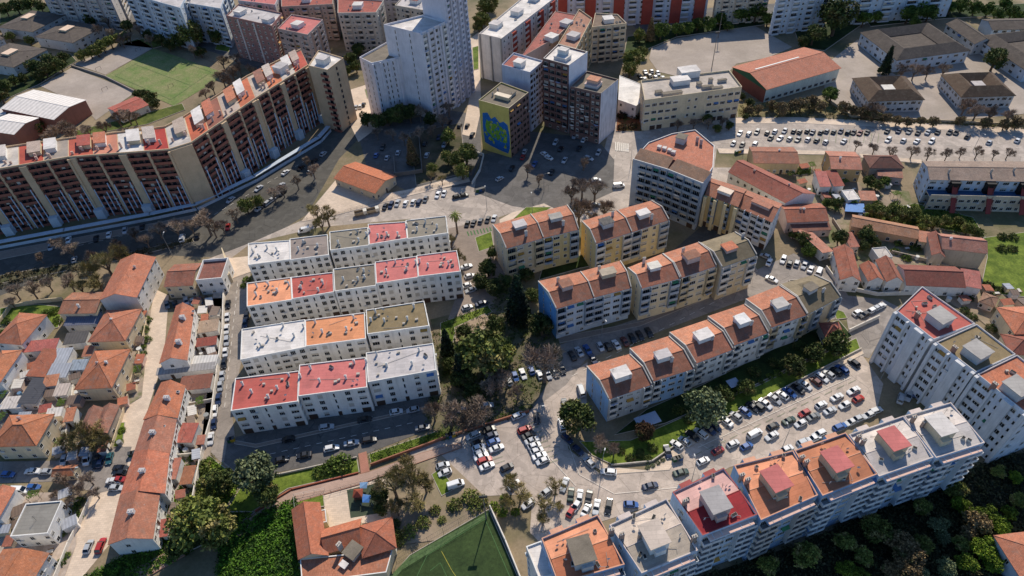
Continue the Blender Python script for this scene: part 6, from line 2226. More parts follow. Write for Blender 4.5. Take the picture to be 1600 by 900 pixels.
def clutter(px, n, desc, seed, group):
    rnd = random.Random(seed)
    q = Q(px)
    xs, ys = [p.x for p in q], [p.y for p in q]
    pts = []
    tries = 0
    while len(pts) < n and tries < 4000:
        tries += 1
        p = Vector((rnd.uniform(min(xs), max(xs)), rnd.uniform(min(ys), max(ys))))
        if not in_poly(p, q) or any((p - o).length < 3.4 for o in pts):
            continue
        if any((p - cen(rq)).length < 30 and in_poly(p, inset(rq, -1.6)) for rq, _ in root_q.values() if len(rq) == 4):
            continue
        pts.append(p)
    pts.sort(key=lambda p: p.x / max(p.y, 1))
    cnt = {}
    for p in pts:
        kind = rnd.choice(('lean-to', 'lean-to', 'water tank', 'vine pergola', 'garden table', 'tool shed', 'tool shed'))
        i = cnt.get(kind, 0)
        cnt[kind] = i + 1
        root = thing(kind.replace(' ', '_').replace('-', '_'), f'{ORD[i]} {kind} from the left {desc}', kind, (p.x, p.y, 0), group)
        az = rnd.choice((.1, .35, 1.6, 1.8)) + rnd.uniform(-.15, .15)
        u = Vector((math.cos(az), math.sin(az)))
        v = Vector((-u.y, u.x))
        m, m2 = MB(), MB()
        if kind in ('lean-to', 'tool shed'):
            w, d, h = rnd.uniform(2.2, 4), rnd.uniform(1.8, 2.8), rnd.uniform(1.9, 2.5)
            m.box(p, u, w, d, 0, h, 0)
            m.build('wall', rnd.choice((W_WHITE, W_RAW, W_CREAM, W_PINK)), root)
            k = [p - u * (w / 2 + .2) - v * (d / 2 + .2), p + u * (w / 2 + .2) - v * (d / 2 + .2), p + u * (w / 2 + .2) + v * (d / 2 + .2), p - u * (w / 2 + .2) + v * (d / 2 + .2)]
            m2.face([(*k[0], h + .02), (*k[1], h + .02), (*k[2], h + .4), (*k[3], h + .4)])
            m2.face([(*k[3], h + .3), (*k[2], h + .3), (*k[1], h - .06), (*k[0], h - .06)])
            m2.face([(*k[2], h), (*k[3], h), (*k[3], h + .4), (*k[2], h + .4)])
            m2.build('roof', rnd.choice((metal_sheet('#a8aab0', .8), metal_sheet('#cfc8bf', .8), tile('#a8583b'), tile('#8f4a3a'), metal_sheet('#7d6a5c', .8))), root)
        elif kind == 'water tank':
            r_ = rnd.uniform(.6, .9)
            m.bar((p.x, p.y, .3), (p.x, p.y, 1.7), r_, r_, 12, 0, True)
            m.build('tank', paint(rnd.choice(('#c9c7c0', '#5f7f9c', '#8f8f8a')), .5), root)
            m2.box(p, u, r_ * 1.6, r_ * 1.6, 0, .3, 0)
            m2.build('plinth', CONC, root)
        elif kind == 'vine pergola':
            for sx in (-1.5, 1.5):
                for sy in (-1.1, 1.1):
                    c = p + u * sx + v * sy
                    m.bar((*c, 0), (*c, 2.2), .06, n=4)
            for t in range(6):
                c = p + u * (-1.6 + t * .64)
                m.bar((*(c - v * 1.3), 2.25), (*(c + v * 1.3), 2.25), .05, n=4)
            m.build('frame', BARKP, root)
            for _ in range(160):
                c = p + u * rnd.uniform(-1.6, 1.6) + v * rnd.uniform(-1.2, 1.2)
                s_ = rnd.uniform(.1, .22)
                z_ = 2.3 + rnd.uniform(0, .25)
                a_ = rnd.uniform(0, 3)
                e_ = Vector((math.cos(a_), math.sin(a_))) * s_
                g_ = Vector((-e_.y, e_.x))
                m2.face([(*(c - e_), z_), (*(c - g_), z_ + .05), (*(c + e_), z_), (*(c + g_), z_ - .05)])
            m2.build('leaves', VINE, root)
        else:
            m.box(p, u, 1.6, .9, .7, .76, 0, None, True)
            for sx in (-.7, .7):
                for sy in (-.35, .35):
                    c = p + u * sx + v * sy
                    m.bar((*c, 0), (*c, .7), .04, n=4)
            m.build('tabletop', paint('#c9c2b6', .6), root)
            for sg in (-1, 1):
                b_ = MB()
                c = p + v * sg * .85
                b_.box(c, u, 1.4, .32, .4, .45, 0, None, True)
                for sx in (-.55, .55):
                    cc = c + u * sx
                    b_.bar((*cc, 0), (*cc, .4), .04, n=4)
                b_.build('bench', paint('#8a6a4c', .7), root)


BARKP = paint('#6b5642', .9, .2)
VINE = grass_mat('#3c5216', '#66802c')
clutter([(0, 545), (125, 540), (125, 640), (100, 700), (0, 705)], 20, 'in the courtyards of the hipped cottages', 1, 'yard sheds and furniture by the hipped cottages')
clutter([(292, 480), (346, 472), (334, 560), (326, 660), (306, 770), (252, 840), (270, 740), (296, 600)], 24, 'in the backyards of the lane row', 2, 'yard sheds and furniture behind the lane row')
clutter([(207, 500), (232, 490), (222, 590), (196, 650), (196, 560)], 9, 'in the front gardens beside the pale lane', 3, 'garden things beside the pale lane')
clutter([(0, 775), (130, 775), (110, 860), (70, 905), (0, 860)], 12, 'around the flat grey roofed house', 4, 'yard things by the flat roofed house')
clutter([(1228, 255), (1430, 285), (1500, 410), (1390, 404), (1300, 402), (1240, 350)], 26, 'in the yards of the old quarter', 5, 'yard things of the old quarter')
clutter([(1450, 455), (1600, 450), (1600, 560), (1535, 500)], 9, 'in the yards beyond the diagonal building', 6, 'yard things beyond the diagonal building')
clutter([(60, 700), (125, 690), (180, 640), (190, 700), (120, 720)], 6, 'round the weathered brown houses', 7, 'yard things round the brown houses')

BINC = {'green': '#2f5a38', 'blue': '#2f5488', 'yellow': '#b8962c', 'grey': '#5a5c5e'}


def bins(px, cols, desc):
    for i, cn in enumerate(cols):
        p = P(px[0] + i * 4.5, px[1] - i * 1.2)
        root = thing('recycling_bin', f'{cn} recycling bin {desc}', 'bin', (p.x, p.y, 0), 'recycling bins')
        m = MB()
        m.box(p, (1, .3), 1.2, 1.1, .1, 1.4, 0)
        m.build('body', paint(BINC[cn], .5), root)
        m = MB()
        m.box(p, (1, .3), 1.3, 1.2, 1.4, 1.52, 0, None, True)
        m.build('lid', paint('#3a3c3e', .5), root)


bins((700, 684), ('green', 'blue', 'yellow'), 'at the upper edge of the open lot')
bins((1054, 720), ('green', 'grey', 'blue'), 'at the end of the long front lawn')
bins((360, 690), ('green', 'yellow'), 'at the corner of the pink roofed terrace')
bins((746, 300), ('green', 'blue', 'grey'), 'at the curb below the mural block')
bins((1150, 240), ('green', 'yellow', 'blue'), 'at the left end of the avenue')
bins((206, 712), ('green', 'grey'), 'at the mouth of the left side street')
# ================================================================= TREES
TR = random.Random(42)
BARK, BARK2 = paint('#5a4a3c', .9, .3), paint('#6f6257', .9, .3)
LF = {
    'olive': leaf_mat('#59632b', '#80823c', '#8b7e4e'),
    'green': leaf_mat('#40521e', '#66792c', '#7c853c'),
    'dark': leaf_mat('#3c481e', '#5b632c', '#695f36'),
    'bright': leaf_mat('#4a5f15', '#7b8c28'),
    'conifer': leaf_mat('#18241a', '#2c3c20'),
    'rust': leaf_mat('#3a2f1c', '#54321f', '#2c3916'),
    'tan': leaf_mat('#6b5a3e', '#84704e', '#55552f'),
    'grey': leaf_mat('#5d6644', '#7f8560', '#47532e'),
}
TWIG = leaf_mat('#857262', '#a39180', '#7a6f5c')
TWIG_Y = leaf_mat('#857a48', '#94805c', '#706a3c')
TM = {}


def quad(mb, c, s, rnd, flat=.0):
    n = Vector((rnd.gauss(0, 1), rnd.gauss(0, 1), rnd.gauss(0, 1) + flat)).normalized()
    u = n.orthogonal().normalized()
    w = n.cross(u)
    a = rnd.uniform(0, 6.28)
    u, w = u * math.cos(a) + w * math.sin(a), -u * math.sin(a) + w * math.cos(a)
    k = rnd.uniform(.5, .8)
    mb.face([c - u * s, c - w * s * k, c + u * s, c + w * s * k])


def crown_mesh(kind, var):
    """unit crown: radius about 1, centre at origin"""
    key = (kind, var)
    if key in TM:
        return TM[key]
    rnd = random.Random(hash((kind, var)) % 9999 if False else sum(map(ord, kind)) * 7 + var * 131)
    mb = MB()
    if kind == 'broad':
        lobes = []
        for _ in range(9):
            th, ph = rnd.uniform(0, 6.28), rnd.uniform(-.75, 1.15)
            d = rnd.uniform(.35, .62)
            lobes.append((Vector((math.cos(th) * math.cos(ph), math.sin(th) * math.cos(ph), math.sin(ph) * .8)) * d, rnd.uniform(.3, .52)))
        lobes.append((Vector((0, 0, .1)), .55))
        for c, r in lobes:
            for _ in range(int(36 * (r / .4) ** 2)):
                v = Vector((rnd.gauss(0, 1), rnd.gauss(0, 1), rnd.gauss(0, 1) + .25)).normalized()
                cc = c + v * r * rnd.uniform(.72, 1.05)
                for _ in range(9):
                    quad(mb, cc + Vector((rnd.gauss(0, .06), rnd.gauss(0, .06), rnd.gauss(0, .045))), rnd.uniform(.05, .09), rnd, .6)
    elif kind == 'cone':
        nseg = 9
        for i in range(nseg):
            a0, a1 = 6.2832 * i / nseg, 6.2832 * (i + 1) / nseg
            mb.face([(math.cos(a0) * .62, math.sin(a0) * .62, .1), (math.cos(a1) * .62, math.sin(a1) * .62, .1), (0, 0, 3.9)])
        for _ in range(430):
            t = rnd.random() ** 1.45
            z = t * 4.2
            r = (1 - t) ** .8 * (.95 + .12 * math.sin(z * 9 + var)) + .04
            th = rnd.uniform(0, 6.28)
            c = Vector((math.cos(th) * r, math.sin(th) * r, z)) * 1.0
            c = Vector((c.x * rnd.uniform(.75, 1.05), c.y * rnd.uniform(.75, 1.05), z))
            for _ in range(8):
                quad(mb, c + Vector((rnd.gauss(0, .09), rnd.gauss(0, .09), rnd.gauss(0, .12))), rnd.uniform(.08, .15), rnd)
    elif kind == 'shrub':
        for _ in range(90):
            v = Vector((rnd.gauss(0, 1), rnd.gauss(0, 1), abs(rnd.gauss(0, 1)))).normalized()
            cc = Vector((v.x, v.y, v.z * .8)) * rnd.uniform(.6, 1.0)
            for _ in range(7):
                quad(mb, cc + Vector((rnd.gauss(0, .09), rnd.gauss(0, .09), rnd.gauss(0, .07))), rnd.uniform(.07, .13), rnd, .5)
    elif kind in ('bare',):
        def grow(p, d, L, r, lev):
            q = p + d * L
            if lev >= 2:
                mb.bar(p, q, max(r, .009), max(r * .7, .007), 3)
            if lev >= 5:
                for _ in range(5):
                    e = (d + Vector((rnd.gauss(0, .6), rnd.gauss(0, .6), rnd.gauss(.1, .5)))).normalized() * rnd.uniform(.12, .22)
                    sd_ = e.orthogonal().normalized() * .0085
                    st_ = p + d * L * rnd.uniform(.2, 1)
                    mb.face([st_ - sd_, st_ + sd_, st_ + e + sd_ * .5, st_ + e - sd_ * .5])
                return
            n = 3 if lev < 4 else 4
            for i in range(n):
                nd = (d + Vector((rnd.gauss(0, .72), rnd.gauss(0, .72), rnd.gauss(.22, .42)))).normalized()
                if nd.z < -.1:
                    nd.z *= -.5
                grow(p + d * L * rnd.uniform(.55, 1.0), nd, L * rnd.uniform(.66, .86), r * .62, lev + 1)
        grow(Vector((0, 0, -.95)), Vector((0, 0, 1)), .46, .055, 0)
    elif kind == 'palm':
        for i in range(34):
            th = i * 2.4
            el = .9 - 1.5 * i / 34
            p = Vector((0, 0, 0))
            for k in range(6):
                d = Vector((math.cos(th) * math.cos(el - k * .28), math.sin(th) * math.cos(el - k * .28), math.sin(el - k * .28)))
                q = p + d * .2
                s = Vector((-math.sin(th), math.cos(th), 0)) * (.11 - .012 * k)
                mb.face([p - s, q - s * .9 - Vector((0, 0, .05)), q, p])
                mb.face([p, q, q + s * .9 - Vector((0, 0, .05)), p + s])
                p = q
    me = mb.mesh('crown', [None])
    me.materials.clear()
    TM[key] = me
    return me


CROWNS = {}


def crown_with(kind, var, mat):
    k = (kind, var, mat.name)
    if k not in CROWNS:
        me = crown_mesh(kind, var).copy()
        me.materials.append(mat)
        CROWNS[k] = me
    return CROWNS[k]


def trunk_mesh(kind, var):
    k = ('t', kind, var)
    if k not in TM:
        rnd = random.Random(var + 77)
        mb = MB()
        if kind == 'broad':
            mb.bar((0, 0, -1.05), (0, 0, -.3), .1, .07, 7)
            for i in range(7):
                a = rnd.uniform(0, 6.28)
                q = Vector((math.cos(a) * .5, math.sin(a) * .5, rnd.uniform(-.1, .5)))
                m_ = Vector((q.x * .35, q.y * .35, -.15))
                mb.bar((0, 0, -.4), m_, .055, .035, 5)
                mb.bar(m_, q, .035, .015, 4)
        elif kind == 'cone':
            mb.bar((0, 0, -.6), (0, 0, 3.2), .12, .03, 6)
        elif kind == 'shrub':
            for i in range(5):
                a = i * 1.3
                mb.bar((0, 0, -.1), (math.cos(a) * .45, math.sin(a) * .45, .5), .05, .02, 4)
        elif kind == 'bare':
            mb.bar((0, 0, -1.3), (0, 0, -.55), .075, .05, 7)
            for i in range(6):
                a = i * 1.05 + rnd.uniform(-.3, .3)
                q = Vector((math.cos(a) * .42, math.sin(a) * .42, rnd.uniform(-.2, .2)))
                m_ = Vector((q.x * .4, q.y * .4, -.45))
                mb.bar((0, 0, -.75), m_, .04, .03, 5)
                mb.bar(m_, q, .03, .015, 4)
        elif kind == 'palm':
            mb.bar((0, 0, -3.6), (0, 0, 0), .16, .11, 8)
        TM[k] = mb.mesh('trunk', [BARK2 if kind in ('bare', 'palm') else BARK])
    return TM[k]


ORDCNT = {}
BAD = {}


def tree(px, r_px, kind, leaf, label, group=None, name=None, flat=1.0, tall=1.0, cat=None):
    # crown centre height: solve with world radius
    r = r_px * {'broad': 1.18, 'bare': 1.38, 'cone': 1.0}.get(kind, 1.15) / pxm(px[0], px[1], 4)
    zc = {'broad': 1.0, 'cone': .6, 'shrub': .1, 'bare': 1.27, 'palm': 3.6}[kind] * r
    zaim = zc + (1.7 * r * tall if kind == 'cone' else (.3 * r if kind == 'shrub' else 0))
    p = P(px[0], px[1], zaim)
    var = TR.randrange(4 if kind in ('broad', 'bare', 'shrub') else 2)
    nm = name or {'broad': 'broadleaf_tree', 'cone': 'conifer_tree', 'shrub': 'shrub', 'bare': 'bare_tree', 'palm': 'palm_tree'}[kind]
    ct = cat or {'broad': 'tree', 'cone': 'tree', 'shrub': 'shrub', 'bare': 'tree', 'palm': 'palm'}[kind]
    root = thing(nm, label, ct, (p.x, p.y, 0), group)
    az = TR.uniform(0, 6.28)
    mat = TWIG if leaf == 'twig' else (TWIG_Y if leaf == 'twigy' else LF[leaf])
    for n_, me in (('trunk', trunk_mesh(kind, var)), ('crown', crown_with(kind, var, mat))):
        o = bpy.data.objects.new(n_ if kind != 'shrub' or n_ == 'crown' else 'stem', me)
        COL.objects.link(o)
        o.parent = root
        o.location = (0, 0, zc)
        o.rotation_euler = (0, 0, az)
        o.scale = (r, r, r * (tall if n_ == 'crown' or kind in ('cone',) else 1) * flat)
        if n_ == 'trunk' and kind in ('broad', 'bare'):
            o.scale = (r, r, r)
    return root


def trees(desc, items, kind, leaf, group, what):
    """a counted row: label = 'ordinal what from the left desc'"""
    items = sorted(items)
    n = len(items)
    for i, (x, y, r) in enumerate(items):
        if n == 1:
            lab = f'{what} {desc}'
        else:
            lab = f'{ORD[i]} {what} from the left {desc}'
        tree((x, y), r, kind, leaf, lab, group)


trees('in the shaded verge below the curved block', [(20, 452, 13), (45, 448, 15), (72, 440, 12), (92, 376, 15), (108, 388, 13), (104, 436, 15), (60, 400, 9), (140, 398, 12), (205, 362, 12), (226, 372, 12), (245, 356, 13), (272, 352, 16), (296, 350, 13), (318, 340, 20), (330, 352, 14), (345, 350, 12), (180, 380, 11), (15, 470, 10)], 'bare', 'twig', 'leafless trees below the curved block', 'leafless tree')
trees('behind the big orange gabled house', [(135, 420, 20), (160, 405, 22), (150, 438, 18), (178, 392, 18), (122, 445, 14)], 'bare', 'twigy', 'yellowish leafless trees by the orange house', 'yellowish leafless tree')
trees('on the road side of the curved block', [(384, 322, 13), (402, 314, 10)], 'broad', 'olive', 'olive trees on the road side', 'small olive green tree')
trees('along the dark road under the curved block, upper stretch', [(365, 332, 12), (425, 300, 12), (440, 294, 10), (462, 280, 11), (487, 262, 12), (478, 250, 9)], 'bare', 'twig', None, 'leafless tree')
trees('on the paved triangle by the kiosk hall', [(492, 325, 14), (508, 330, 17), (500, 345, 14)], 'bare', 'twigy', None, 'thin budding tree')
trees('at the foot of the white towers', [(572, 186, 11), (590, 190, 13), (606, 182, 13), (622, 176, 15), (640, 178, 14), (672, 186, 11)], 'broad', 'dark', 'dark trees at the tower foot', 'dark shaded tree')
trees('at the foot of the white towers', [(655, 172, 12), (690, 186, 12), (612, 205, 10), (655, 205, 11), (700, 165, 12), (672, 200, 10), (630, 212, 10), (588, 205, 9)], 'bare', 'twig', None, 'leafless grey tree')
tree((643, 238), 9, 'cone', 'tan', 'tall narrow brownish poplar in the shade of the towers', tall=1.1)
trees('between tower car park and mural block', [(700, 212, 12), (714, 250, 14), (728, 240, 16), (722, 268, 13), (700, 245, 11), (676, 262, 9)], 'broad', 'olive', None, 'shaggy olive tree')
trees('in the yard beside the kiosk hall', [(672, 272, 9), (690, 278, 8), (735, 262, 8)], 'bare', 'twigy', None, 'thin bare tree')
trees('in front of the dark brown blocks', [(824, 262, 10), (842, 276, 9), (910, 285, 17), (930, 290, 18), (893, 298, 14), (905, 322, 22), (945, 322, 16), (928, 340, 13), (912, 250, 11)], 'bare', 'twig', 'leafless trees on the square', 'leafless tree')
tree((711, 336), 9, 'palm', 'olive', 'single palm beside the grey end roof of the back terrace')
trees('beside the end of the back terrace', [(704, 372, 12), (714, 398, 13), (700, 402, 9)], 'bare', 'twigy', None, 'leafless tree')
tree((808, 470), 18, 'cone', 'conifer', 'tall black-green conifer between the gabled blocks', tall=1.1)
tree((697, 536), 11, 'cone', 'conifer', 'smaller of two dark cypresses beside the pale grey roof', tall=1.1)
tree((718, 580), 12, 'cone', 'conifer', 'larger of two dark cypresses beside the pale grey roof', tall=1.25)
tree((752, 548), 42, 'broad', 'olive', 'great dark olive tree in the middle of the small park')
trees('around the great olive tree of the small park', [(722, 588, 20), (702, 568, 12), (775, 505, 15), (728, 520, 13), (780, 570, 16), (738, 612, 16)], 'broad', 'dark', None, 'dark tree')
tree((846, 508), 20, 'broad', 'dark', 'round dark tree touching the blue-white gabled block')
tree((790, 548), 17, 'broad', 'olive', 'thin olive tree between the great dark tree and the big leafless tree')
tree((850, 556), 36, 'bare', 'twig', 'big leafless tree at the bend of the shaded lane')
trees('in the small park above the lot', [(676, 640, 18), (702, 642, 24), (735, 636, 26), (765, 598, 20), (790, 588, 18), (808, 610, 14), (722, 660, 18), (755, 650, 18)], 'bare', 'twig', 'leafless trees of the small park', 'leafless tree')
trees('behind the gabled back pair', [(762, 420, 15), (752, 440, 14), (772, 450, 15), (790, 440, 12), (822, 430, 12), (830, 462, 13), (770, 395, 10)], 'broad', 'dark', None, 'dark shaded tree')
tree((905, 650), 26, 'broad', 'dark', 'big round dark tree at the corner of the blue sided block')
tree((1006, 674), 16, 'broad', 'rust', 'round reddish tree in the front lawn near the pale awning')
tree((940, 690), 18, 'bare', 'twig', 'leafless brown tree beside the big round tree at the corner lawn')
tree((960, 700), 13, 'bare', 'twig', 'small leafless tree above the curved lawn')
tree((1100, 632), 30, 'broad', 'grey', 'large grey-green tree in the long front lawn')
trees('in the long front lawn', [(1132, 616, 15), (1166, 604, 15), (1238, 572, 19), (1272, 552, 17), (1308, 537, 21)], 'broad', 'dark', 'round dark trees in the long front lawn', 'round dark tree')
trees('in the long front lawn', [(1190, 596, 5), (1204, 588, 6), (1216, 583, 7), (1150, 612, 6)], 'shrub', 'green', None, 'small clipped shrub')
trees('on the shaded bank under the gabled front row', [(1060, 640, 9), (1180, 580, 10), (1210, 566, 9), (1250, 540, 10), (1075, 655, 8), (1020, 700, 8), (1000, 706, 7)], 'shrub', 'dark', None, 'dark shrub')
tree((398, 742), 33, 'broad', 'grey', 'large grey-green tree below the shaded street end')
tree((345, 752), 24, 'broad', 'dark', 'dark tree left of the large grey-green tree')
tree((412, 775), 20, 'broad', 'dark', 'dark bushy tree under the large grey-green tree')
tree((308, 818), 42, 'broad', 'olive', 'largest olive green tree at the foot of the lane row')
tree((345, 835), 26, 'broad', 'olive', 'olive tree hugging the largest olive green tree')
tree((280, 850), 22, 'broad', 'dark', 'dark tree between the lane row and the brick path')
trees('beside the steps above the brick path', [(500, 736, 11), (520, 726, 15), (536, 722, 16), (510, 730, 10)], 'shrub', 'green', None, 'big rounded bush')
trees('between playground and lot', [(612, 752, 27), (640, 745, 27), (662, 752, 20), (650, 780, 22), (618, 790, 18), (636, 720, 14)], 'bare', 'twigy', 'reddish leafless trees by the playground', 'reddish leafless tree')
trees('at the edge of the playground', [(590, 776, 15), (596, 796, 12)], 'broad', 'dark', None, 'dark small tree')
trees('on the dirt lot above the sports court', [(680, 797, 9), (710, 788, 12), (735, 775, 13), (742, 790, 12), (662, 815, 11), (640, 830, 12), (690, 812, 7), (752, 782, 10)], 'shrub', 'olive', 'bushes on the dirt lot', 'olive bush')
trees('right of the dirt lot', [(798, 752, 18), (812, 768, 18), (868, 756, 16), (850, 785, 18), (848, 812, 12), (790, 782, 14), (875, 790, 10)], 'bare', 'twigy', None, 'leafless tree')
trees('along the wall of the sports court', [(772, 790, 8), (785, 800, 8), (790, 780, 9), (805, 800, 7)], 'shrub', 'bright', None, 'yellow-green bush')
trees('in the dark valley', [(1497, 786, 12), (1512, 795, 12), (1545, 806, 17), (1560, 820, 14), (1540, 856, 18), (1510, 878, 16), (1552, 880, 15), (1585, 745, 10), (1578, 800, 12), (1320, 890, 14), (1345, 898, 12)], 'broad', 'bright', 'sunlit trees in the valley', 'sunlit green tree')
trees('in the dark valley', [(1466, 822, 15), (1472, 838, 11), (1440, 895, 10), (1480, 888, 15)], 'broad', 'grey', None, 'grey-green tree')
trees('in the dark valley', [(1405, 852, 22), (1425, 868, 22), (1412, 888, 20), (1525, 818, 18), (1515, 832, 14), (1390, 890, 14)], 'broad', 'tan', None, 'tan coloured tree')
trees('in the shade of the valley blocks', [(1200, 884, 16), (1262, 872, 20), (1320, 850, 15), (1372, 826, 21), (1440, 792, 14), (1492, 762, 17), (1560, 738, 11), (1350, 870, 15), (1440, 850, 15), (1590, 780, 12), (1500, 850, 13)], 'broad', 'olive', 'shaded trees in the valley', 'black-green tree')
# far left and top
tree((298, 52), 19, 'broad', 'olive', 'large olive tree in the shade behind the football pitch')
trees('in the shade behind the football pitch', [(278, 62, 12), (322, 44, 12), (338, 56, 12), (262, 70, 9), (250, 62, 9), (230, 54, 8), (200, 40, 9), (312, 80, 9)], 'broad', 'dark', None, 'dark tree')
trees('between pitch and curved block', [(345, 116, 13), (360, 108, 12), (372, 102, 10), (330, 132, 10), (318, 142, 9), (355, 124, 9)], 'bare', 'twig', None, 'leafless tree')
trees('behind the red changing hut', [(216, 148, 8), (236, 152, 10), (226, 146, 8), (242, 160, 8)], 'broad', 'dark', None, 'dark round tree')
tree((56, 196), 12, 'broad', 'dark', 'single dark green tree beside the ribbed white roofs')
trees('below the ribbed white roofs', [(78, 205, 16), (96, 196, 16), (112, 205, 14), (135, 200, 12), (160, 196, 12), (182, 182, 12), (196, 175, 13), (208, 180, 10)], 'bare', 'twig', None, 'leafless tree')
trees('between the grey school pavilions and the sandy court', [(52, 104, 11), (68, 108, 12), (78, 94, 12), (92, 100, 11), (60, 118, 9), (98, 88, 9), (45, 96, 9)], 'broad', 'dark', 'dense trees at the sandy court', 'dense dark tree')
trees('above the sandy court', [(128, 85, 9), (140, 82, 9), (150, 78, 10), (160, 72, 10), (172, 66, 10), (184, 62, 9), (196, 58, 8), (120, 60, 8)], 'broad', 'olive', None, 'olive tree')
trees('in the far left corner', [(8, 14, 10), (25, 10, 11), (45, 8, 11), (62, 8, 9), (80, 8, 8), (92, 18, 7), (15, 56, 8), (0, 45, 8), (45, 62, 8), (120, 22, 9), (142, 30, 10), (148, 12, 8), (5, 135, 12), (0, 150, 11), (20, 126, 9), (35, 122, 8)], 'broad', 'dark', 'trees of the far left corner', 'dark green tree')
trees('on the shaded bank right of the far left pavilions', [(165, 30, 9), (172, 48, 9), (200, 55, 8), (215, 44, 7)], 'bare', 'twig', None, 'leafless tree')
trees('behind the white towers', [(757, 12, 14), (752, 30, 13), (768, 4, 12), (748, 42, 8)], 'broad', 'olive', None, 'bushy olive tree')
trees('in the gap between curved block and white towers', [(548, 92, 9), (556, 104, 9), (542, 110, 8), (560, 82, 8)], 'broad', 'dark', None, 'dark tree')
trees('along the rim of the sandy sports yard', [(1033, 48, 13), (1058, 46, 10), (1074, 42, 10), (1090, 38, 10), (1108, 35, 11), (1126, 30, 10), (1138, 40, 8), (1154, 22, 12), (1182, 18, 15), (1200, 30, 10), (1215, 28, 9)], 'broad', 'green', 'round trees on the rim of the sports yard', 'round green tree')
trees('left of the sandy sports yard', [(1000, 54, 10), (990, 92, 15), (984, 108, 12), (1004, 80, 9)], 'broad', 'olive', None, 'tall olive tree')
tree((1017, 48), 7, 'cone', 'tan', 'narrow brown leafless poplar at the corner of the sandy sports yard', tall=1.1)
tree((1272, 54), 15, 'broad', 'dark', 'pointed dark tree beside the orange gymnasium')
tree((1308, 26), 26, 'broad', 'dark', 'tallest dark tree behind the orange gymnasium')
tree((1255, 65), 9, 'broad', 'dark', 'small dark tree at the gymnasium corner')
tree((1387, 96), 8, 'cone', 'conifer', 'black cypress in front of the large grey school block', tall=1.2)
tree((1556, 92), 17, 'broad', 'dark', 'round black-green tree on the red paving of the school')
trees('along the top right edge', [(1350, 30, 11), (1370, 24, 10), (1392, 18, 9), (1420, 22, 13), (1436, 14, 14), (1452, 20, 12), (1468, 8, 12), (1486, 12, 10), (1505, 6, 12), (1524, 12, 11), (1545, 14, 11), (1562, 22, 10), (1582, 18, 12), (1597, 26, 10), (1572, 4, 10), (1430, 34, 9), (1598, 45, 8)], 'broad', 'green', 'trees along the top right edge', 'green tree')
trees('in the school yards', [(1412, 106, 11), (1432, 106, 12), (1452, 108, 10), (1478, 104, 12), (1350, 60, 6), (1512, 158, 14), (1530, 168, 15), (1552, 172, 14), (1580, 178, 13), (1362, 165, 13), (1380, 168, 10)], 'bare', 'twig', 'leafless trees in the school yards', 'leafless tree')
tree((1300, 148), 12, 'broad', 'green', 'bright dark-green tree between gymnasium and school pavilion')
trees('on the verge between school and avenue', [(1205, 164, 9), (1220, 168, 11), (1238, 166, 11), (1252, 164, 11), (1268, 158, 11), (1284, 168, 9), (1318, 168, 10), (1332, 172, 9), (1348, 176, 10), (1366, 180, 10), (1384, 184, 9), (1402, 188, 8), (1420, 190, 8), (1440, 190, 7), (1460, 190, 8), (1500, 188, 8), (1540, 192, 9), (1570, 195, 9), (1590, 192, 10), (1170, 172, 8), (1186, 172, 8)], 'broad', 'tan', 'shrubs on the avenue verge', 'dry olive tree')
trees('along the near side of the avenue', [(1368, 228, 9), (1394, 234, 10), (1428, 234, 10), (1454, 236, 10), (1482, 238, 9), (1504, 236, 8), (1530, 234, 10), (1556, 238, 8), (1578, 236, 9), (1340, 224, 8)], 'bare', 'twig', 'leafless trees along the avenue', 'small leafless tree')
trees('between the office and the fan shaped block', [(1120, 200, 7), (1140, 196, 7), (1105, 186, 8), (1170, 160, 8), (1160, 150, 6), (1165, 182, 5)], 'broad', 'dark', None, 'dark small tree')
trees('in front of the beige office', [(1060, 192, 9), (1085, 190, 9), (1108, 190, 8), (1130, 186, 8)], 'bare', 'twig', None, 'leafless tree')
trees('in the red-green garden beside the office', [(972, 180, 8), (982, 172, 9), (996, 180, 9), (988, 196, 8), (972, 198, 8), (1000, 164, 7)], 'shrub', 'rust', None, 'rusty shrub')
# old quarter
trees('among the old tiled houses', [(1258, 374, 12), (1312, 370, 12), (1354, 366, 13), (1366, 378, 10), (1308, 318, 10), (1350, 384, 9), (1240, 366, 8), (1370, 288, 10), (1358, 282, 9)], 'broad', 'dark', 'dark trees in the old quarter', 'dark tree')
trees('among the old tiled houses', [(1265, 390, 11), (1293, 316, 8), (1385, 284, 8), (1372, 322, 9), (1332, 316, 7)], 'broad', 'green', None, 'fresh green tree')
trees('in the long garden below the modern row', [(1362, 328, 11), (1380, 332, 12), (1398, 326, 12), (1412, 336, 12), (1430, 334, 10), (1446, 344, 12), (1462, 348, 10), (1400, 345, 9), (1480, 345, 9), (1500, 346, 9), (1514, 356, 11), (1528, 364, 9), (1440, 355, 8)], 'broad', 'olive', 'garden trees below the modern row', 'garden tree')
trees('in the bright green field', [(1567, 369, 8), (1583, 370, 8), (1566, 388, 8), (1582, 388, 8), (1545, 446, 9), (1560, 452, 7)], 'shrub', 'dark', 'dark shrubs in the green field', 'dark round shrub')
trees('in the weedy plots of the old quarter', [(1250, 268, 7), (1262, 268, 6), (1300, 305, 8), (1310, 310, 8), (1400, 392, 7), (1416, 402, 8), (1430, 386, 8), (1440, 376, 7), (1404, 380, 7), (1382, 396, 6), (1285, 330, 6)], 'shrub', 'green', 'weeds and shrubs of the old quarter', 'green shrub')
trees('at the court beside the diagonal building', [(1500, 462, 6), (1515, 466, 6), (1508, 484, 7), (1520, 494, 7), (1545, 458, 8), (1565, 505, 8), (1550, 512, 8)], 'shrub', 'dark', None, 'dark hedge shrub')
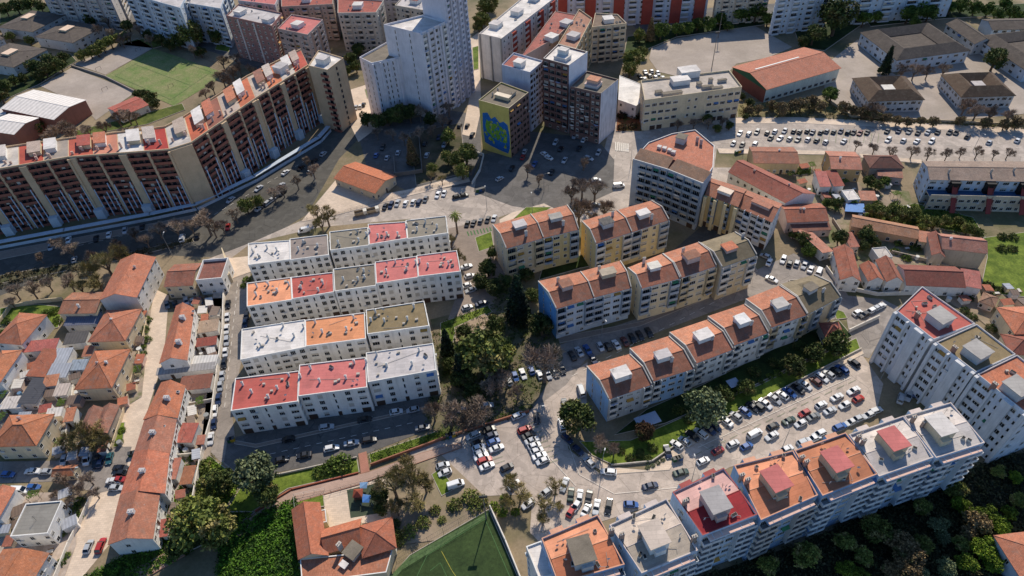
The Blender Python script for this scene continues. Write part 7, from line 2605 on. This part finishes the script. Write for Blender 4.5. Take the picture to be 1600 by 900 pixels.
# cottages
trees('in the lane gardens of the hipped houses', [(222, 488, 6), (228, 500, 8), (224, 515, 8), (230, 530, 7), (222, 542, 6), (224, 552, 5)], 'shrub', 'green', None, 'lush garden shrub')
trees('around the hipped cottage at the left edge', [(72, 490, 9), (84, 486, 8), (90, 500, 8), (66, 506, 8), (8, 502, 7), (4, 520, 8), (60, 512, 7)], 'shrub', 'green', None, 'green garden shrub')
trees('around the weathered brown houses', [(105, 682, 15), (125, 675, 22), (142, 690, 16), (160, 690, 14), (112, 698, 12), (150, 668, 16), (98, 690, 12)], 'bare', 'twigy', 'leafless thicket round the brown houses', 'leafless brushy tree')
trees('at the side street crossing', [(92, 748, 14), (116, 765, 16), (135, 745, 14), (146, 768, 12), (105, 785, 13), (84, 770, 9)], 'bare', 'twig', 'leafless trees at the crossing', 'leafless tree')
trees('beside the flat grey roofed house', [(116, 792, 9), (124, 782, 8), (122, 806, 8), (100, 832, 6), (96, 878, 7), (104, 868, 6)], 'shrub', 'green', None, 'green shrub')
trees('in the walled garden by the lane', [(178, 664, 7), (190, 672, 6), (186, 690, 6), (162, 698, 6)], 'shrub', 'bright', None, 'bright green shrub')
trees('behind the lane row', [(288, 708, 7), (300, 715, 7), (292, 730, 6), (282, 722, 6), (306, 735, 8), (312, 724, 7)], 'shrub', 'green', None, 'backyard shrub')
trees('at the head of the alley by the white terraces', [(385, 436, 6), (380, 446, 5)], 'shrub', 'bright', None, 'bright shrub')
trees('on the bank left of the dark tree', [(318, 730, 12), (330, 745, 13), (315, 760, 14), (322, 775, 12), (300, 778, 10)], 'shrub', 'olive', None, 'bushy shrub')
trees('at the nursery lawn', [(618, 818, 8), (620, 834, 9), (626, 846, 8)], 'shrub', 'dark', None, 'dark hedge shrub')
trees('on the curved lawn by the roundabout bend', [(985, 715, 8), (1000, 712, 7), (1012, 716, 7), (970, 704, 7)], 'shrub', 'dark', None, 'dark clipped bush')
trees('along the kerb of the curved lawn', [(1012, 730, 4), (1020, 727, 4), (1028, 723, 4), (1036, 719, 4)], 'shrub', 'grey', None, 'tiny pale bush')


# ivy and low growth on the banks
def ground_cover(name, px, n, s, mat, label, zb=.15, hmax=.9, seed=1):
    rnd = random.Random(seed)
    q = Q(px)
    xs, ys = [p.x for p in q], [p.y for p in q]

    def inside(p):
        c = False
        for i in range(len(q)):
            a, b = q[i], q[(i + 1) % len(q)]
            if (a.y > p.y) != (b.y > p.y) and p.x < (b.x - a.x) * (p.y - a.y) / (b.y - a.y) + a.x:
                c = not c
        return c
    mb = MB()
    k = 0
    while k < n:
        p = Vector((rnd.uniform(min(xs), max(xs)), rnd.uniform(min(ys), max(ys))))
        k += 1
        if not inside(p):
            continue
        hh = rnd.uniform(.1, hmax)
        for _ in range(9):
            quad(mb, Vector((p.x + rnd.gauss(0, .45), p.y + rnd.gauss(0, .45), zb + hh * rnd.uniform(.3, 1))), s * rnd.uniform(.7, 1.3), rnd, 1.0)
    o = mb.build(name, mat)
    tag(o, label, 'ground cover', kind='stuff')
    return o


ground_cover('ivy', [(345, 840), (400, 808), (462, 780), (470, 915), (340, 915)], 2600, .3, leaf_mat('#2c4a10', '#557a1c'), 'thick green ivy filling the bank left of the nursery', hmax=1.1, seed=3)
ground_cover('undergrowth', [(128, 905), (215, 857), (262, 840), (300, 862), (200, 915)], 1300, .26, leaf_mat('#2f4510', '#54701c'), 'green undergrowth on the bank below the lane row', seed=4)
ground_cover('undergrowth', [(302, 735), (328, 714), (380, 752), (350, 800), (400, 802), (345, 838), (262, 840), (262, 790)], 1500, .24, leaf_mat('#2c3d10', '#6a8420'), 'mixed undergrowth around the largest olive tree', hmax=.6, seed=5)
ground_cover('undergrowth', [(1040, 985), (1060, 912), (1250, 850), (1560, 715), (1700, 690), (1720, 985)], 12000, .32, leaf_mat('#2b2f1c', '#454526', '#5a5138'), 'dark scrub covering the valley floor', hmax=1.6, seed=6)  # leaf tones darkened too, the blocks' shadow put into the colour
ground_cover('undergrowth', [(1342, 337), (1430, 320), (1520, 342), (1540, 372), (1440, 354), (1400, 360)], 900, .28, leaf_mat('#35450f', '#5b6e22'), 'garden growth below the modern row', seed=7)
ground_cover('undergrowth', [(576, 712), (700, 670), (820, 636), (826, 643), (700, 680), (580, 725)], 1300, .2, leaf_mat('#3b5212', '#6b8522'), 'rough grass and weeds on the strip above the lot', hmax=.5, seed=8)
ground_cover('undergrowth', [(1152, 166), (1290, 160), (1330, 184), (1620, 198), (1620, 203), (1250, 184), (1152, 182)], 1500, .35, leaf_mat('#5c5a2c', '#7a6c44'), 'dry scrub on the verge between schools and avenue', hmax=1.2, seed=9)
ground_cover('undergrowth', [(-60, 440), (60, 420), (170, 402), (300, 372), (304, 378), (172, 414), (60, 440), (-60, 465)], 1500, .3, leaf_mat('#3a3a20', '#5f523a'), 'dry scrub on the shaded verge below the curved block', hmax=.9, seed=10)
ground_cover('undergrowth', [(672, 520), (700, 500), (800, 450), (870, 530), (830, 640), (690, 690), (665, 650)], 1600, .25, leaf_mat('#2f3f14', '#5c6a26', '#6b5a3c'), 'scrub and leaf litter on the floor of the small park', hmax=.5, seed=11)

trees('in the dark street gap at the far left top', [(160, 12, 10), (176, 18, 9), (150, 44, 10), (188, 60, 9), (120, 45, 8), (232, 60, 9), (345, 92, 11), (300, 76, 9), (366, 88, 9), (390, 106, 9)], 'bare', 'twig', None, 'leafless tree')
trees('in front of the far grey and red blocks', [(548, 92, 10), (560, 76, 9), (590, 84, 10), (612, 60, 8), (535, 112, 8), (470, 92, 8)], 'broad', 'dark', None, 'dark tree')
# ================================================================= CARS
CR = random.Random(8)
PAINT = {
    'white': (.72, .71, .69), 'silver': (.42, .43, .44), 'grey': (.14, .145, .15), 'black': (.012, .013, .016), 'dark blue': (.012, .025, .07),
    'blue': (.03, .1, .3), 'red': (.4, .03, .025), 'dark green': (.02, .045, .03), 'beige': (.45, .38, .28), 'teal': (.03, .12, .14), 'maroon': (.13, .025, .02), 'orange': (.5, .13, .04),
}
CP = car_paint()
TYRE = paint('#141414', .8)
RIM = paint('#8f9092', .35)
LIGHTM = paint('#c9ccd0', .2)
TAILM = paint('#6e1512', .3)
# half profiles: list of (x, z_sill, z_belt/hood height, half width)
SHAPES = {
    'hatchback': dict(L=4.0, W=.86, hood=.86, roof=1.47, cab=(-1.75, -1.2, .35, 1.05), tail=.95),
    'saloon': dict(L=4.5, W=.88, hood=.84, roof=1.43, cab=(-1.35, -.8, .4, 1.1), tail=.95),
    'estate': dict(L=4.5, W=.88, hood=.86, roof=1.5, cab=(-2.0, -1.65, .4, 1.1), tail=.95),
    'van': dict(L=4.9, W=.95, hood=1.05, roof=2.0, cab=(-2.38, -2.3, 1.0, 1.75), tail=1.2),
}
CARM = {}


def loft(mb, secs, mat, close=True):
    for a, b in zip(secs, secs[1:]):
        n = len(a)
        for i in range(n - 1):
            mb.face([a[i], b[i], b[i + 1], a[i + 1]], mat, True)
    if close:
        mb.face(list(secs[0]), mat)
        mb.face(list(secs[-1])[::-1], mat)


def car_meshes(kind):
    if kind in CARM:
        return CARM[kind]
    S = SHAPES[kind]
    L, W, hd, rf = S['L'] / 2, S['W'], S['hood'], S['roof']
    x0, x1, x2, x3 = S['cab']
    body = MB()

    def sec(x, w, zb, zt, r=.12):
        return [Vector((x, -w * .94, zb)), Vector((x, -w, zb + .18)), Vector((x, -w, zt - r)), Vector((x, -w + r * .8, zt)), Vector((x, w - r * .8, zt)), Vector((x, w, zt - r)), Vector((x, w, zb + .18)), Vector((x, w * .94, zb))]
    tl = S['tail']
    secs = [sec(-L, W * .86, .34, tl * .78), sec(-L + .12, W * .95, .24, tl * .95), sec(-L + .4, W, .2, tl), sec(x1, W, .2, tl), sec(x3, W, .2, hd + .04), sec(L - .55, W * .97, .2, hd - .08), sec(L - .15, W * .9, .22, hd - .2), sec(L, W * .8, .34, hd - .34)]
    loft(body, secs, 0)
    # underside
    body.face([(-L, -W * .8, .22), (-L, W * .8, .22), (L, W * .7, .22), (L, -W * .7, .22)], 0)
    # roof panel and pillars
    wr = W * .76
    zt0, zt1 = tl - .01, hd + .03

    def ring(x, w, z):
        return (x, -w, z), (x, w, z)
    rt = [(x1, -wr, rf - .04), (x2, -wr, rf), (x2, wr, rf), (x1, wr, rf - .04)]
    t = .05
    body.face([(x1, -wr, rf - .03), (x2, -wr, rf), (x2, wr, rf), (x1, wr, rf - .03)], 0)
    body.face([(x1, -wr + .1, rf + .02), (x2 - .08, -wr + .1, rf + .04), (x2 - .08, wr - .1, rf + .04), (x1, wr - .1, rf + .02)], 0)
    for s in (-1, 1):
        f = [(x1, s * wr, rf - .03), (x2, s * wr, rf), (x2 + .03, s * (wr + .035), rf - .09), (x1 - .03, s * (wr + .035), rf - .12)]
        body.face(f if s < 0 else f[::-1], 0)
        # pillars
        for xa, xb in (((x1 + x2) / 2 - .06, (x1 + x2) / 2 + .06),):
            ff = [(xa, s * (W * .97), tl), (xb, s * (W * .97), tl), (xb, s * (wr + .03), rf - .08), (xa, s * (wr + .03), rf - .08)]
            body.face(ff if s < 0 else ff[::-1], 0)
        body.bar((x3, s * W * .88, hd + .03), (x2, s * wr, rf - .02), .045, n=4)
        body.bar((x0, s * W * .88, tl - .01), (x1, s * wr, rf - .05), .06, n=4)
        # mirrors
        lbox(body, x3 - .35, x3 - .18, s * (W + .1) - .08, s * (W + .1) + .08, hd + .02, hd + .15, 0)
    if kind == 'van':
        for s in (-1, 1):
            ff = [(-L + .1, s * W * .985, tl - .05), (.35, s * W * .985, tl - .05), (.35, s * (wr + .08), rf - .06), (-L + .15, s * (wr + .08), rf - .06)]
            body.face(ff if s < 0 else ff[::-1], 0)
    glassm = MB()
    wb = W * .93
    e = .012
    A = [(x0, -wb, tl - .02), (x3, -wb, hd - .0), (x3, wb, hd - .0), (x0, wb, tl - .02)]
    B = [(x1, -wr, rf - e - .03), (x2, -wr, rf - e), (x2, wr, rf - e), (x1, wr, rf - e - .03)]
    for i in range(4):
        j = (i + 1) % 4
        glassm.face([A[i], A[j], B[j], B[i]])
    wheel = MB()
    n = 12
    R_ = .33 if kind != 'van' else .36
    for i in range(n):
        a0, a1 = 6.2832 * i / n, 6.2832 * (i + 1) / n
        p0, p1 = (math.cos(a0) * R_, math.sin(a0) * R_), (math.cos(a1) * R_, math.sin(a1) * R_)
        wheel.face([(p0[0], -.11, p0[1]), (p1[0], -.11, p1[1]), (p1[0], .11, p1[1]), (p0[0], .11, p0[1])], 0)
        for s in (-1, 1):
            f = [(p0[0] * .62, s * .11, p0[1] * .62), (p1[0] * .62, s * .11, p1[1] * .62), (p1[0], s * .11, p1[1]), (p0[0], s * .11, p0[1])]
            wheel.face(f if s > 0 else f[::-1], 0)
            f = [(0, s * .1, 0), (p1[0] * .62, s * .11, p1[1] * .62), (p0[0] * .62, s * .11, p0[1] * .62)]
            wheel.face(f, 1)
    hl = MB()
    lbox(hl, -.06, .06, -.17, .17, -.07, .07)
    CARM[kind] = (body.mesh('body', [CP]), glassm.mesh('window', [CARGLASS]), wheel.mesh('wheel', [TYRE, RIM]), hl.mesh('headlight', [LIGHTM]), hl.mesh('tail_light', [TAILM]))
    return CARM[kind]


def car(px, d, colr, kind, label, group, z=0.03, full=True):
    p = P(px[0], px[1], .7)
    q = P(px[0] + d[0] * 8, px[1] + d[1] * 8, .7)
    az = math.atan2(q.y - p.y, q.x - p.x)
    root = thing('parked_car', label, 'van' if kind == 'van' else 'car', (p.x, p.y, z), group)
    root.rotation_euler = (0, 0, az)
    body, gl, wh, hl, tlm = car_meshes(kind)
    S = SHAPES[kind]
    c = PAINT[colr]
    k = CR.uniform(.85, 1.12)
    L, W = S['L'] / 2, S['W']

    def add(n, me, loc=(0, 0, 0)):
        o = bpy.data.objects.new(n, me)
        COL.objects.link(o)
        o.parent = root
        o.location = loc
        o.color = (c[0] * k, c[1] * k, c[2] * k, 1)
        return o
    add('body', body)
    add('window', gl)
    for sx in (-1, 1):
        for sy in (-1, 1):
            add('wheel', wh, (sx * L * .62, sy * (W - .08), .34))
    if full:
        for sy in (-1, 1):
            add('headlight', hl, (L - .1, sy * W * .62, S['hood'] - .3))
            add('tail_light', tlm, (-L + .07, sy * W * .66, S['tail'] - .25))


KINDS_ = ['hatchback', 'hatchback', 'saloon', 'estate', 'hatchback', 'saloon']
CMAP = {'w': 'white', 's': 'silver', 'g': 'grey', 'k': 'black', 'n': 'dark blue', 'b': 'blue', 'r': 'red', 'd': 'dark green', 'e': 'beige', 't': 'teal', 'm': 'maroon', 'o': 'orange'}


def cars(desc, group, items, d, default=None):
    """items: (x, y, colour letter[, kind[, dir]])"""
    items = sorted(items, key=lambda s: s[0])
    for i, it in enumerate(items):
        x, y, cl = it[:3]
        kd = it[3] if len(it) > 3 and it[3] else CR.choice(KINDS_)
        dd = it[4] if len(it) > 4 else d
        dd = (dd[0] + CR.uniform(-.05, .05), dd[1] + CR.uniform(-.05, .05))
        if CR.random() < .4:
            dd = (-dd[0], -dd[1])
        cn = CMAP[cl]
        lab = f'{cn} {kd}, {ORD[i]} from the left {desc}' if len(items) > 1 else f'{cn} {kd} {desc}'
        car((x, y), dd, cn, kd, lab, group, full=y > 400)


def rowpx(p0, p1, cols, jit=1.4):
    n = len(cols)
    out = []
    for i, c in enumerate(cols):
        if c == '.':
            continue
        t = i / max(n - 1, 1)
        out.append((p0[0] + (p1[0] - p0[0]) * t + CR.uniform(-jit, jit), p0[1] + (p1[1] - p0[1]) * t + CR.uniform(-jit, jit), c))
    return out


z1 = lambda x, y: (1000 + x / 3.75, 540 + y / 3.75)
A = [(215, 580, 'w'), (262, 560, 's'), (308, 528, 'k'), (357, 512, 'w'), (405, 490, 'n'), (440, 474, 'n'), (505, 442, 'w'), (562, 412, 's'), (618, 386, 'b'), (660, 360, 'k'), (690, 352, 'k'), (735, 340, 'w'), (790, 312, 's'), (835, 290, 'w'),
     (878, 274, 'b'), (925, 252, 'k'), (968, 230, 'w'), (1030, 208, 'm'), (1065, 184, 'w'), (1108, 168, 's'), (1150, 150, 'k'), (1185, 138, 'b'), (1255, 100, 'k')]
cars('in the long row under the lawn wall', 'cars parked under the lawn wall', [(*z1(x, y), c) for x, y, c in A], (1.35, 1))
cars('at the near end of the lawn wall, parked square to the kerb', None, [(*z1(162, 620), 'n')], (.25, 1))
B = [(370, 675, 'w'), (457, 614, 'r'), (545, 574, 'w'), (625, 588, 'b'), (672, 516, 'w', 'van'), (772, 528, 'w'), (780, 470, 'k'), (873, 438, 'd'), (942, 455, 'w'), (963, 394, 'r'), (1017, 415, 'g'), (1062, 345, 'w'),
     (1114, 380, 's'), (1155, 300, 'w'), (1200, 346, 'w'), (1252, 262, 'w'), (1280, 310, 'r')]
cars('in the middle row of the long car park', 'cars in the middle of the long car park', [(*z1(b[0], b[1]), *b[2:]) for b in B], (1, -.5))
C = [(862, 604, 'w'), (962, 562, 's'), (1018, 542, 'w'), (1050, 515, 'w'), (1172, 474, 'b'), (1238, 446, 'w'), (1285, 424, 's'), (1340, 405, 'w'), (1382, 380, 'w')]
cars('in the row tucked against the flat roofs', 'cars tucked against the flat roofed blocks', [(*z1(x, y), c) for x, y, c in C], (1.2, -.5))
cars('driving on the wide bend before the crimson roof', None, [(1016, 759, 'n', 'saloon'), (1064, 738, 'd', 'saloon')], (1, -.3))
cars('parked along the bend under the beige roof', None, [(986, 788, 'b', 'hatchback')], (1, 0))
cars('on the inside of the roundabout bend', 'cars on the inside of the bend', [(886, 685, 'n'), (903, 703, 'n'), (921, 722, 's'), (951, 737, 'w', 'estate', (1, .1))], (1, .95))
cars('in the fan above the orange roofed block', 'cars fanned above the orange roofed block',
     [(882, 757, 's', None, (.35, -1)), (892, 772, 'd'), (906, 774, 'w'), (920, 776, 'k'), (893, 798, 'r', None, (.6, -1)), (900, 790, 'w', None, (.6, -1)), (916, 796, 'w', None, (.5, -1)), (932, 792, 'w'), (951, 791, 'k')], (.15, -1))
cars('on the track left of the fan of cars', None, [(825, 787, 'w', 'hatchback'), (852, 770, 's', 'hatchback'), (803, 757, 'w', 'hatchback')], (1, -.7))
cars('in the left double column of the open lot', 'cars in the left column of the open lot',
     [(739, 680, 'w', 'estate'), (764, 671, 'k'), (768, 680, 'n'), (771, 690, 'b'), (776, 700, 'w'), (746, 692, 'k'), (748, 699, 'w'), (750, 707, 's'), (752, 713, 'w'), (757, 719, 'r'), (761, 728, 'w')], (1, -.4))
cars('in the right column of the open lot', 'cars in the right column of the open lot',
     [(820, 671, 'r'), (826, 680, 'k'), (831, 688, 's'), (835, 696, 'w'), (839, 704, 'w'), (843, 712, 'w'), (848, 720, 'w')], (1, -.4))
cars('loose at the edges of the open lot', 'loose cars around the open lot', [(810, 649, 'w', 'estate', (1, -.5)), (839, 653, 'k', None, (.1, 1)), (792, 730, 'k', None, (1, -.5)), (692, 727, 's'), (695, 738, 'w'), (712, 757, 'w', 'van')], (1, -.35))
cars('at the corner of the blue sided block', 'cars at the corner of the blue sided block', [(908, 610, 's', 'van'), (882, 631, 'g', None, (.2, 1)), (878, 664, 'w', 'van', (.2, 1))], (.3, 1))
cars('in the shaded lane before the gabled middle row', 'cars in the shaded lane',
     [(894, 555, 'k'), (905, 549, 's'), (918, 546, 'b'), (927, 561, 'n'), (938, 541, 's'), (950, 541, 'k'), (963, 538, 'w'), (976, 533, 'm'), (988, 528, 'k'), (1000, 524, 'k'), (1014, 519, 'k')], (.6, 1))
cars('under the big leafless tree at the lane bend', 'cars under the leafless tree', [(795, 594, 's'), (805, 588, 'b'), (817, 584, 'w'), (830, 578, 'b'), (843, 585, 'w'), (856, 584, 's'), (868, 581, 'g'), (878, 576, 'k')], (.4, 1))
cars('hidden among the park trees', None, [(723, 640, 'g'), (761, 633, 's'), (660, 668, 'g')], (1, -.2))
cars('beside the terraces at the park corner', 'cars beside the terraces', [(729, 416, 'w'), (734, 431, 'w'), (728, 446, 'w'), (736, 453, 's'), (730, 480, 'w'), (752, 474, 'n')], (1, -.3))
cars('in the small car park beside the old quarter', 'cars in the old quarter car park', [(1202, 409, 'w'), (1224, 405, 'w'), (1234, 411, 'k'), (1245, 411, 's'), (1257, 414, 's'), (1267, 420, 'w'), (1280, 424, 'w', 'van')], (.45, -1))
cars('turning in the small car park beside the old quarter', None, [(1206, 436, 'w', 'saloon'), (1196, 400, 's', 'hatchback')], (1, .4))
cars('in the short row left of the diagonal building', 'cars left of the diagonal building', [(1340, 488, 'w'), (1351, 491, 'k'), (1360, 486, 'w'), (1368, 482, 's'), (1376, 478, 'w')], (1, -.5))
AL = [(356, 475, 'k'), (355, 495, 'w'), (354, 514, 'w'), (354, 532, 's'), (352, 550, 'w'), (350, 567, 'k'), (347, 587, 's'), (344, 603, 's'), (341, 623, 'n'), (335, 642, 'w'), (334, 662, 'n'), (329, 685, 'w')]
for i, (x, y, c) in enumerate(AL):
    car((x, y), (-.12, 1), CMAP[c], KINDS_[i % 6], f'{CMAP[c]} car, {ORD[i]} from the far end of the alley row', 'cars along the white alley wall')
cars('against the terrace ends on the alley', None, [(385, 492, 'k'), (383, 505, 'n')], (-.1, 1))
cars('in the yard at the head of the lane row', 'cars in the yard of the lane row', [(261, 476, 'g'), (273, 474, 'k'), (291, 470, 's'), (301, 471, 's'), (312, 470, 'b'), (322, 468, 'k')], (.25, 1))
cars('in the side street at the left edge', 'cars in the left side street', [(12, 741, 'b', None, (1, 0)), (50, 736, 'w', None, (1, 0)), (70, 737, 's', None, (1, 0)), (31, 766, 'w', 'van', (1, 0)), (52, 761, 'b', None, (1, 0)), (100, 718, 's'), (137, 716, 'w', 'van'), (150, 721, 'k'), (157, 722, 'n'), (171, 716, 't')], (.3, -1))
cars('against the bright orange lane house', 'cars against the lane row', [(188, 731, 'k'), (187, 739, 'k'), (184, 749, 'r'), (178, 751, 'w'), (181, 762, 's')], (1, 0))
cars('at the bottom of the pale lane', None, [(138, 854, 's', 'hatchback'), (157, 852, 'r', 'estate')], (.35, -1))
cars('in the sunlit row beyond the back terrace', 'cars in the sunlit row of the main road', [(602, 322, 'k'), (611, 320, 'n'), (621, 317, 's'), (634, 317, 'w'), (646, 315, 'w'), (655, 315, 'n'), (665, 311, 'g'), (684, 304, 'w'), (694, 302, 'w')], (.5, -1))
cars('at the sunlit kerb end of the main road', None, [(714, 307, 'k'), (724, 305, 'k')], (1, -.2))
cars('in the row between the palm and the gabled blocks', 'cars between palm and gabled blocks', [(730, 350, 'k'), (740, 348, 'k'), (751, 345, 'g'), (762, 343, 'k'), (772, 341, 's')], (.4, -1))
cars('parked behind the white roofed back terrace house', None, [(475, 360, 'w', 'van')], (1, -.2))
cars('on the square in front of the dark brown blocks', 'cars on the shaded square', [(820, 236, 's'), (850, 240, 'w', None, (1, .5)), (857, 246, 'w', None, (1, .5)), (835, 256, 'b'), (898, 212, 's'), (912, 218, 'w'), (920, 247, 's', None, (1, .4)), (781, 279, 's', None, (1, -.5)), (905, 231, 'k'), (876, 232, 'k'), (817, 245, 'r'), (868, 222, 's'), (882, 250, 's'), (862, 268, 'k'), (935, 238, 's'), (800, 262, 'k')], (.6, -1))
cars('around the leafless trees of the square', 'cars around the leafless trees', [(932, 281, 'w'), (890, 296, 'k'), (931, 320, 'g'), (967, 290, 'w', 'van')], (1, -.1))
cars('in the tower car park shade', 'cars in the tower car park', [(605, 246, 's'), (622, 238, 's'), (640, 252, 'k'), (664, 224, 'k'), (694, 226, 's'), (686, 214, 'n'), (730, 196, 'k'), (718, 196, 'k'), (738, 210, 'k'), (667, 242, 's'), (598, 230, 'k'), (588, 242, 'b'), (703, 190, 'k')], (.5, -1))
cars('by the verge below the curved block', 'cars below the curved block', [(79, 386, 's'), (107, 374, 'w'), (116, 405, 's'), (170, 366, 'w'), (195, 360, 's'), (285, 372, 'w', 'van'), (150, 372, 'k'), (222, 354, 'k'), (308, 368, 'k'), (356, 354, 'r')], (.2, -1))
cars('on the dark road along the curved block, upper stretch', 'cars on the dark road', [(360, 312, 's'), (404, 294, 's'), (439, 290, 's'), (446, 269, 'w'), (441, 301, 'k'), (432, 306, 'g'), (426, 311, 's'), (419, 316, 's'), (412, 320, 'k'), (405, 325, 's'), (470, 262, 'k'), (492, 250, 'k'), (505, 240, 's')], (1, -.8))
cars('in the back row of the avenue', 'cars in the back row of the avenue', rowpx((1250, 204), (1366, 207), 'kknkgknkkmk.') + rowpx((1388, 204), (1466, 206), 'kngksk') + [(1484, 206, 'k'), (1494, 207, 'k')], (.75, -1))
cars('in the front row of the avenue', 'cars in the front row of the avenue', rowpx((1205, 216), (1290, 220), 'kwsgwks') + [(1319, 220, 's'), (1388, 218, 'w'), (1412, 219, 'w'), (1433, 220, 'w'), (1456, 220, 'w'), (1512, 213, 'k'), (1590, 219, 'w'), (1546, 222, 's')], (.8, -.8))
cars('at the office end of the avenue', 'cars at the office end of the avenue', rowpx((1156, 208), (1240, 205), 'wsgkwsk') + [(1160, 226, 'k'), (1146, 224, 's'), (1180, 224, 'w')], (.7, -1))
cars('in the crowded yard behind the office', 'cars in the crowded yard behind the office', [(1000, 119, 'k'), (1008, 112, 'w'), (1007, 123, 'w'), (1015, 118, 'k'), (1018, 111, 's'), (1024, 120, 'w'), (1030, 127, 'k'), (1036, 122, 'w'), (1028, 114, 'w')], (.6, 1))
cars('in the shade at the foot of the diagonal building', 'cars at the foot of the diagonal building', [(1408, 622, 's'), (1420, 618, 's'), (1432, 613, 'b')], (.3, -1))
cars('under the shaded front terrace', 'cars under the front terrace', [(440, 718, 'k'), (475, 711, 'k'), (518, 700, 'w', 'estate'), (549, 692, 's'), (577, 687, 'k'), (510, 667, 's'), (619, 643, 'w'), (645, 640, 's'), (450, 686, 'k'), (570, 655, 'k')], (1, -.22))
cars('in the shaded street behind the football pitch', 'cars in the shaded far street', [(190, 28, 's'), (212, 36, 'k'), (240, 44, 'k'), (268, 40, 's'), (222, 30, 'b')], (1, .3))
cars('in the deep shade of the striped far slab', 'cars by the striped far slab', [(1020, 30, 'k'), (1050, 26, 's'), (1075, 24, 's'), (1098, 20, 'b'), (1370, 20, 's'), (1385, 24, 'w')], (1, -.1))
cars('between the curved block and the white towers', None, [(556, 168, 's'), (563, 166, 'w'), (568, 163, 'k')], (.3, -1))
# two box trucks on the sunlit road
for i, (x, y, lab) in enumerate(((563, 333, 'beige open bed truck, nearer the bare tree of the two on the sunlit road'), (582, 329, 'beige open bed truck, nearer the parked cars of the two on the sunlit road'))):
    p = P(x, y, 1)
    q = P(x + 8, y - 1.8, 1)
    az = math.atan2(q.y - p.y, q.x - p.x)
    r = thing('truck', lab, 'truck', (p.x, p.y, .03), 'trucks on the sunlit road')
    r.rotation_euler = (0, 0, az)
    m = MB()
    lbox(m, -2.4, 1.2, -1.05, 1.05, .8, 1.0)
    for f in ((-2.4, 1.2, -1.05, -.97), (-2.4, 1.2, .97, 1.05), (-2.4, -2.3, -.97, .97), (1.1, 1.2, -.97, .97)):
        lbox(m, f[0], f[1], f[2], f[3], 1.0, 1.9)
    m.build('cargo_bed', paint('#9c8a70', .6, .2), r, off=(0, 0, 0))
    m = MB()
    m.face([(1.3, -1, .5), (3.0, -1, .5), (3.0, -1, 1.3), (2.7, -1, 2.2), (1.3, -1, 2.2)])
    m.face([(1.3, 1, .5), (1.3, 1, 2.2), (2.7, 1, 2.2), (3.0, 1, 1.3), (3.0, 1, .5)])
    for a_, b_ in (((3.0, .5), (3.0, 1.3)), ((2.7, 2.2), (1.3, 2.2)), ((1.3, 2.2), (1.3, .5))):
        m.face([(a_[0], -1, a_[1]), (a_[0], 1, a_[1]), (b_[0], 1, b_[1]), (b_[0], -1, b_[1])])
    m.build('cab', paint('#cfc8ba', .5), r, off=(0, 0, 0))
    m = MB()
    m.face([(3.0, -.95, 1.3), (3.0, .95, 1.3), (2.7, .95, 2.15), (2.7, -.95, 2.15)])
    m.build('windscreen', CARGLASS, r, off=(0, 0, 0))
    for sx in (-1.7, 2.2):
        for sy in (-1, 1):
            o = bpy.data.objects.new('wheel', car_meshes('van')[2])
            COL.objects.link(o)
            o.parent = r
            o.location = (sx, sy * .9, .36)
# ================================================================= LIGHT
w = bpy.data.worlds.new('World')
SC.world = w
w.use_nodes = True
nt = w.node_tree
bg = nt.nodes['Background']
sky = nt.nodes.new('ShaderNodeTexSky')
sky.sky_type = 'NISHITA'
sky.sun_disc = False
SUN_EL, SUN_AZ = math.radians(41), math.radians(16)   # azimuth clockwise from +Y
sky.sun_elevation = SUN_EL
sky.sun_rotation = SUN_AZ
sky.air_density = 1.0
sky.dust_density = .6
sky.ozone_density = 2.0
mx = nt.nodes.new('ShaderNodeMix')
mx.data_type = 'RGBA'
mx.blend_type = 'MULTIPLY'
mx.inputs[0].default_value = 1
mx.inputs[7].default_value = (.66, .86, 1.08, 1)
nt.links.new(sky.outputs[0], mx.inputs[6])
nt.links.new(mx.outputs[2], bg.inputs['Color'])
bg.inputs['Strength'].default_value = .13
sd = bpy.data.lights.new('sun', 'SUN')
sd.energy = 5.0
sd.angle = math.radians(.5)
sd.color = (1, .905, .76)
so = bpy.data.objects.new('sun', sd)
COL.objects.link(so)
dirv = Vector((math.sin(SUN_AZ) * math.cos(SUN_EL), math.cos(SUN_AZ) * math.cos(SUN_EL), math.sin(SUN_EL)))
so.rotation_euler = dirv.to_track_quat('Z', 'Y').to_euler()
so.location = (0, 0, 300)
SC.view_settings.view_transform = 'Standard'
SC.view_settings.look = 'None'
SC.view_settings.exposure = 0
SC.view_settings.gamma = 1

DEV = [k for k, v in LABELS.items() if len(v) > 1 or len(k.split()) > 16 or len(k.split()) < 4]
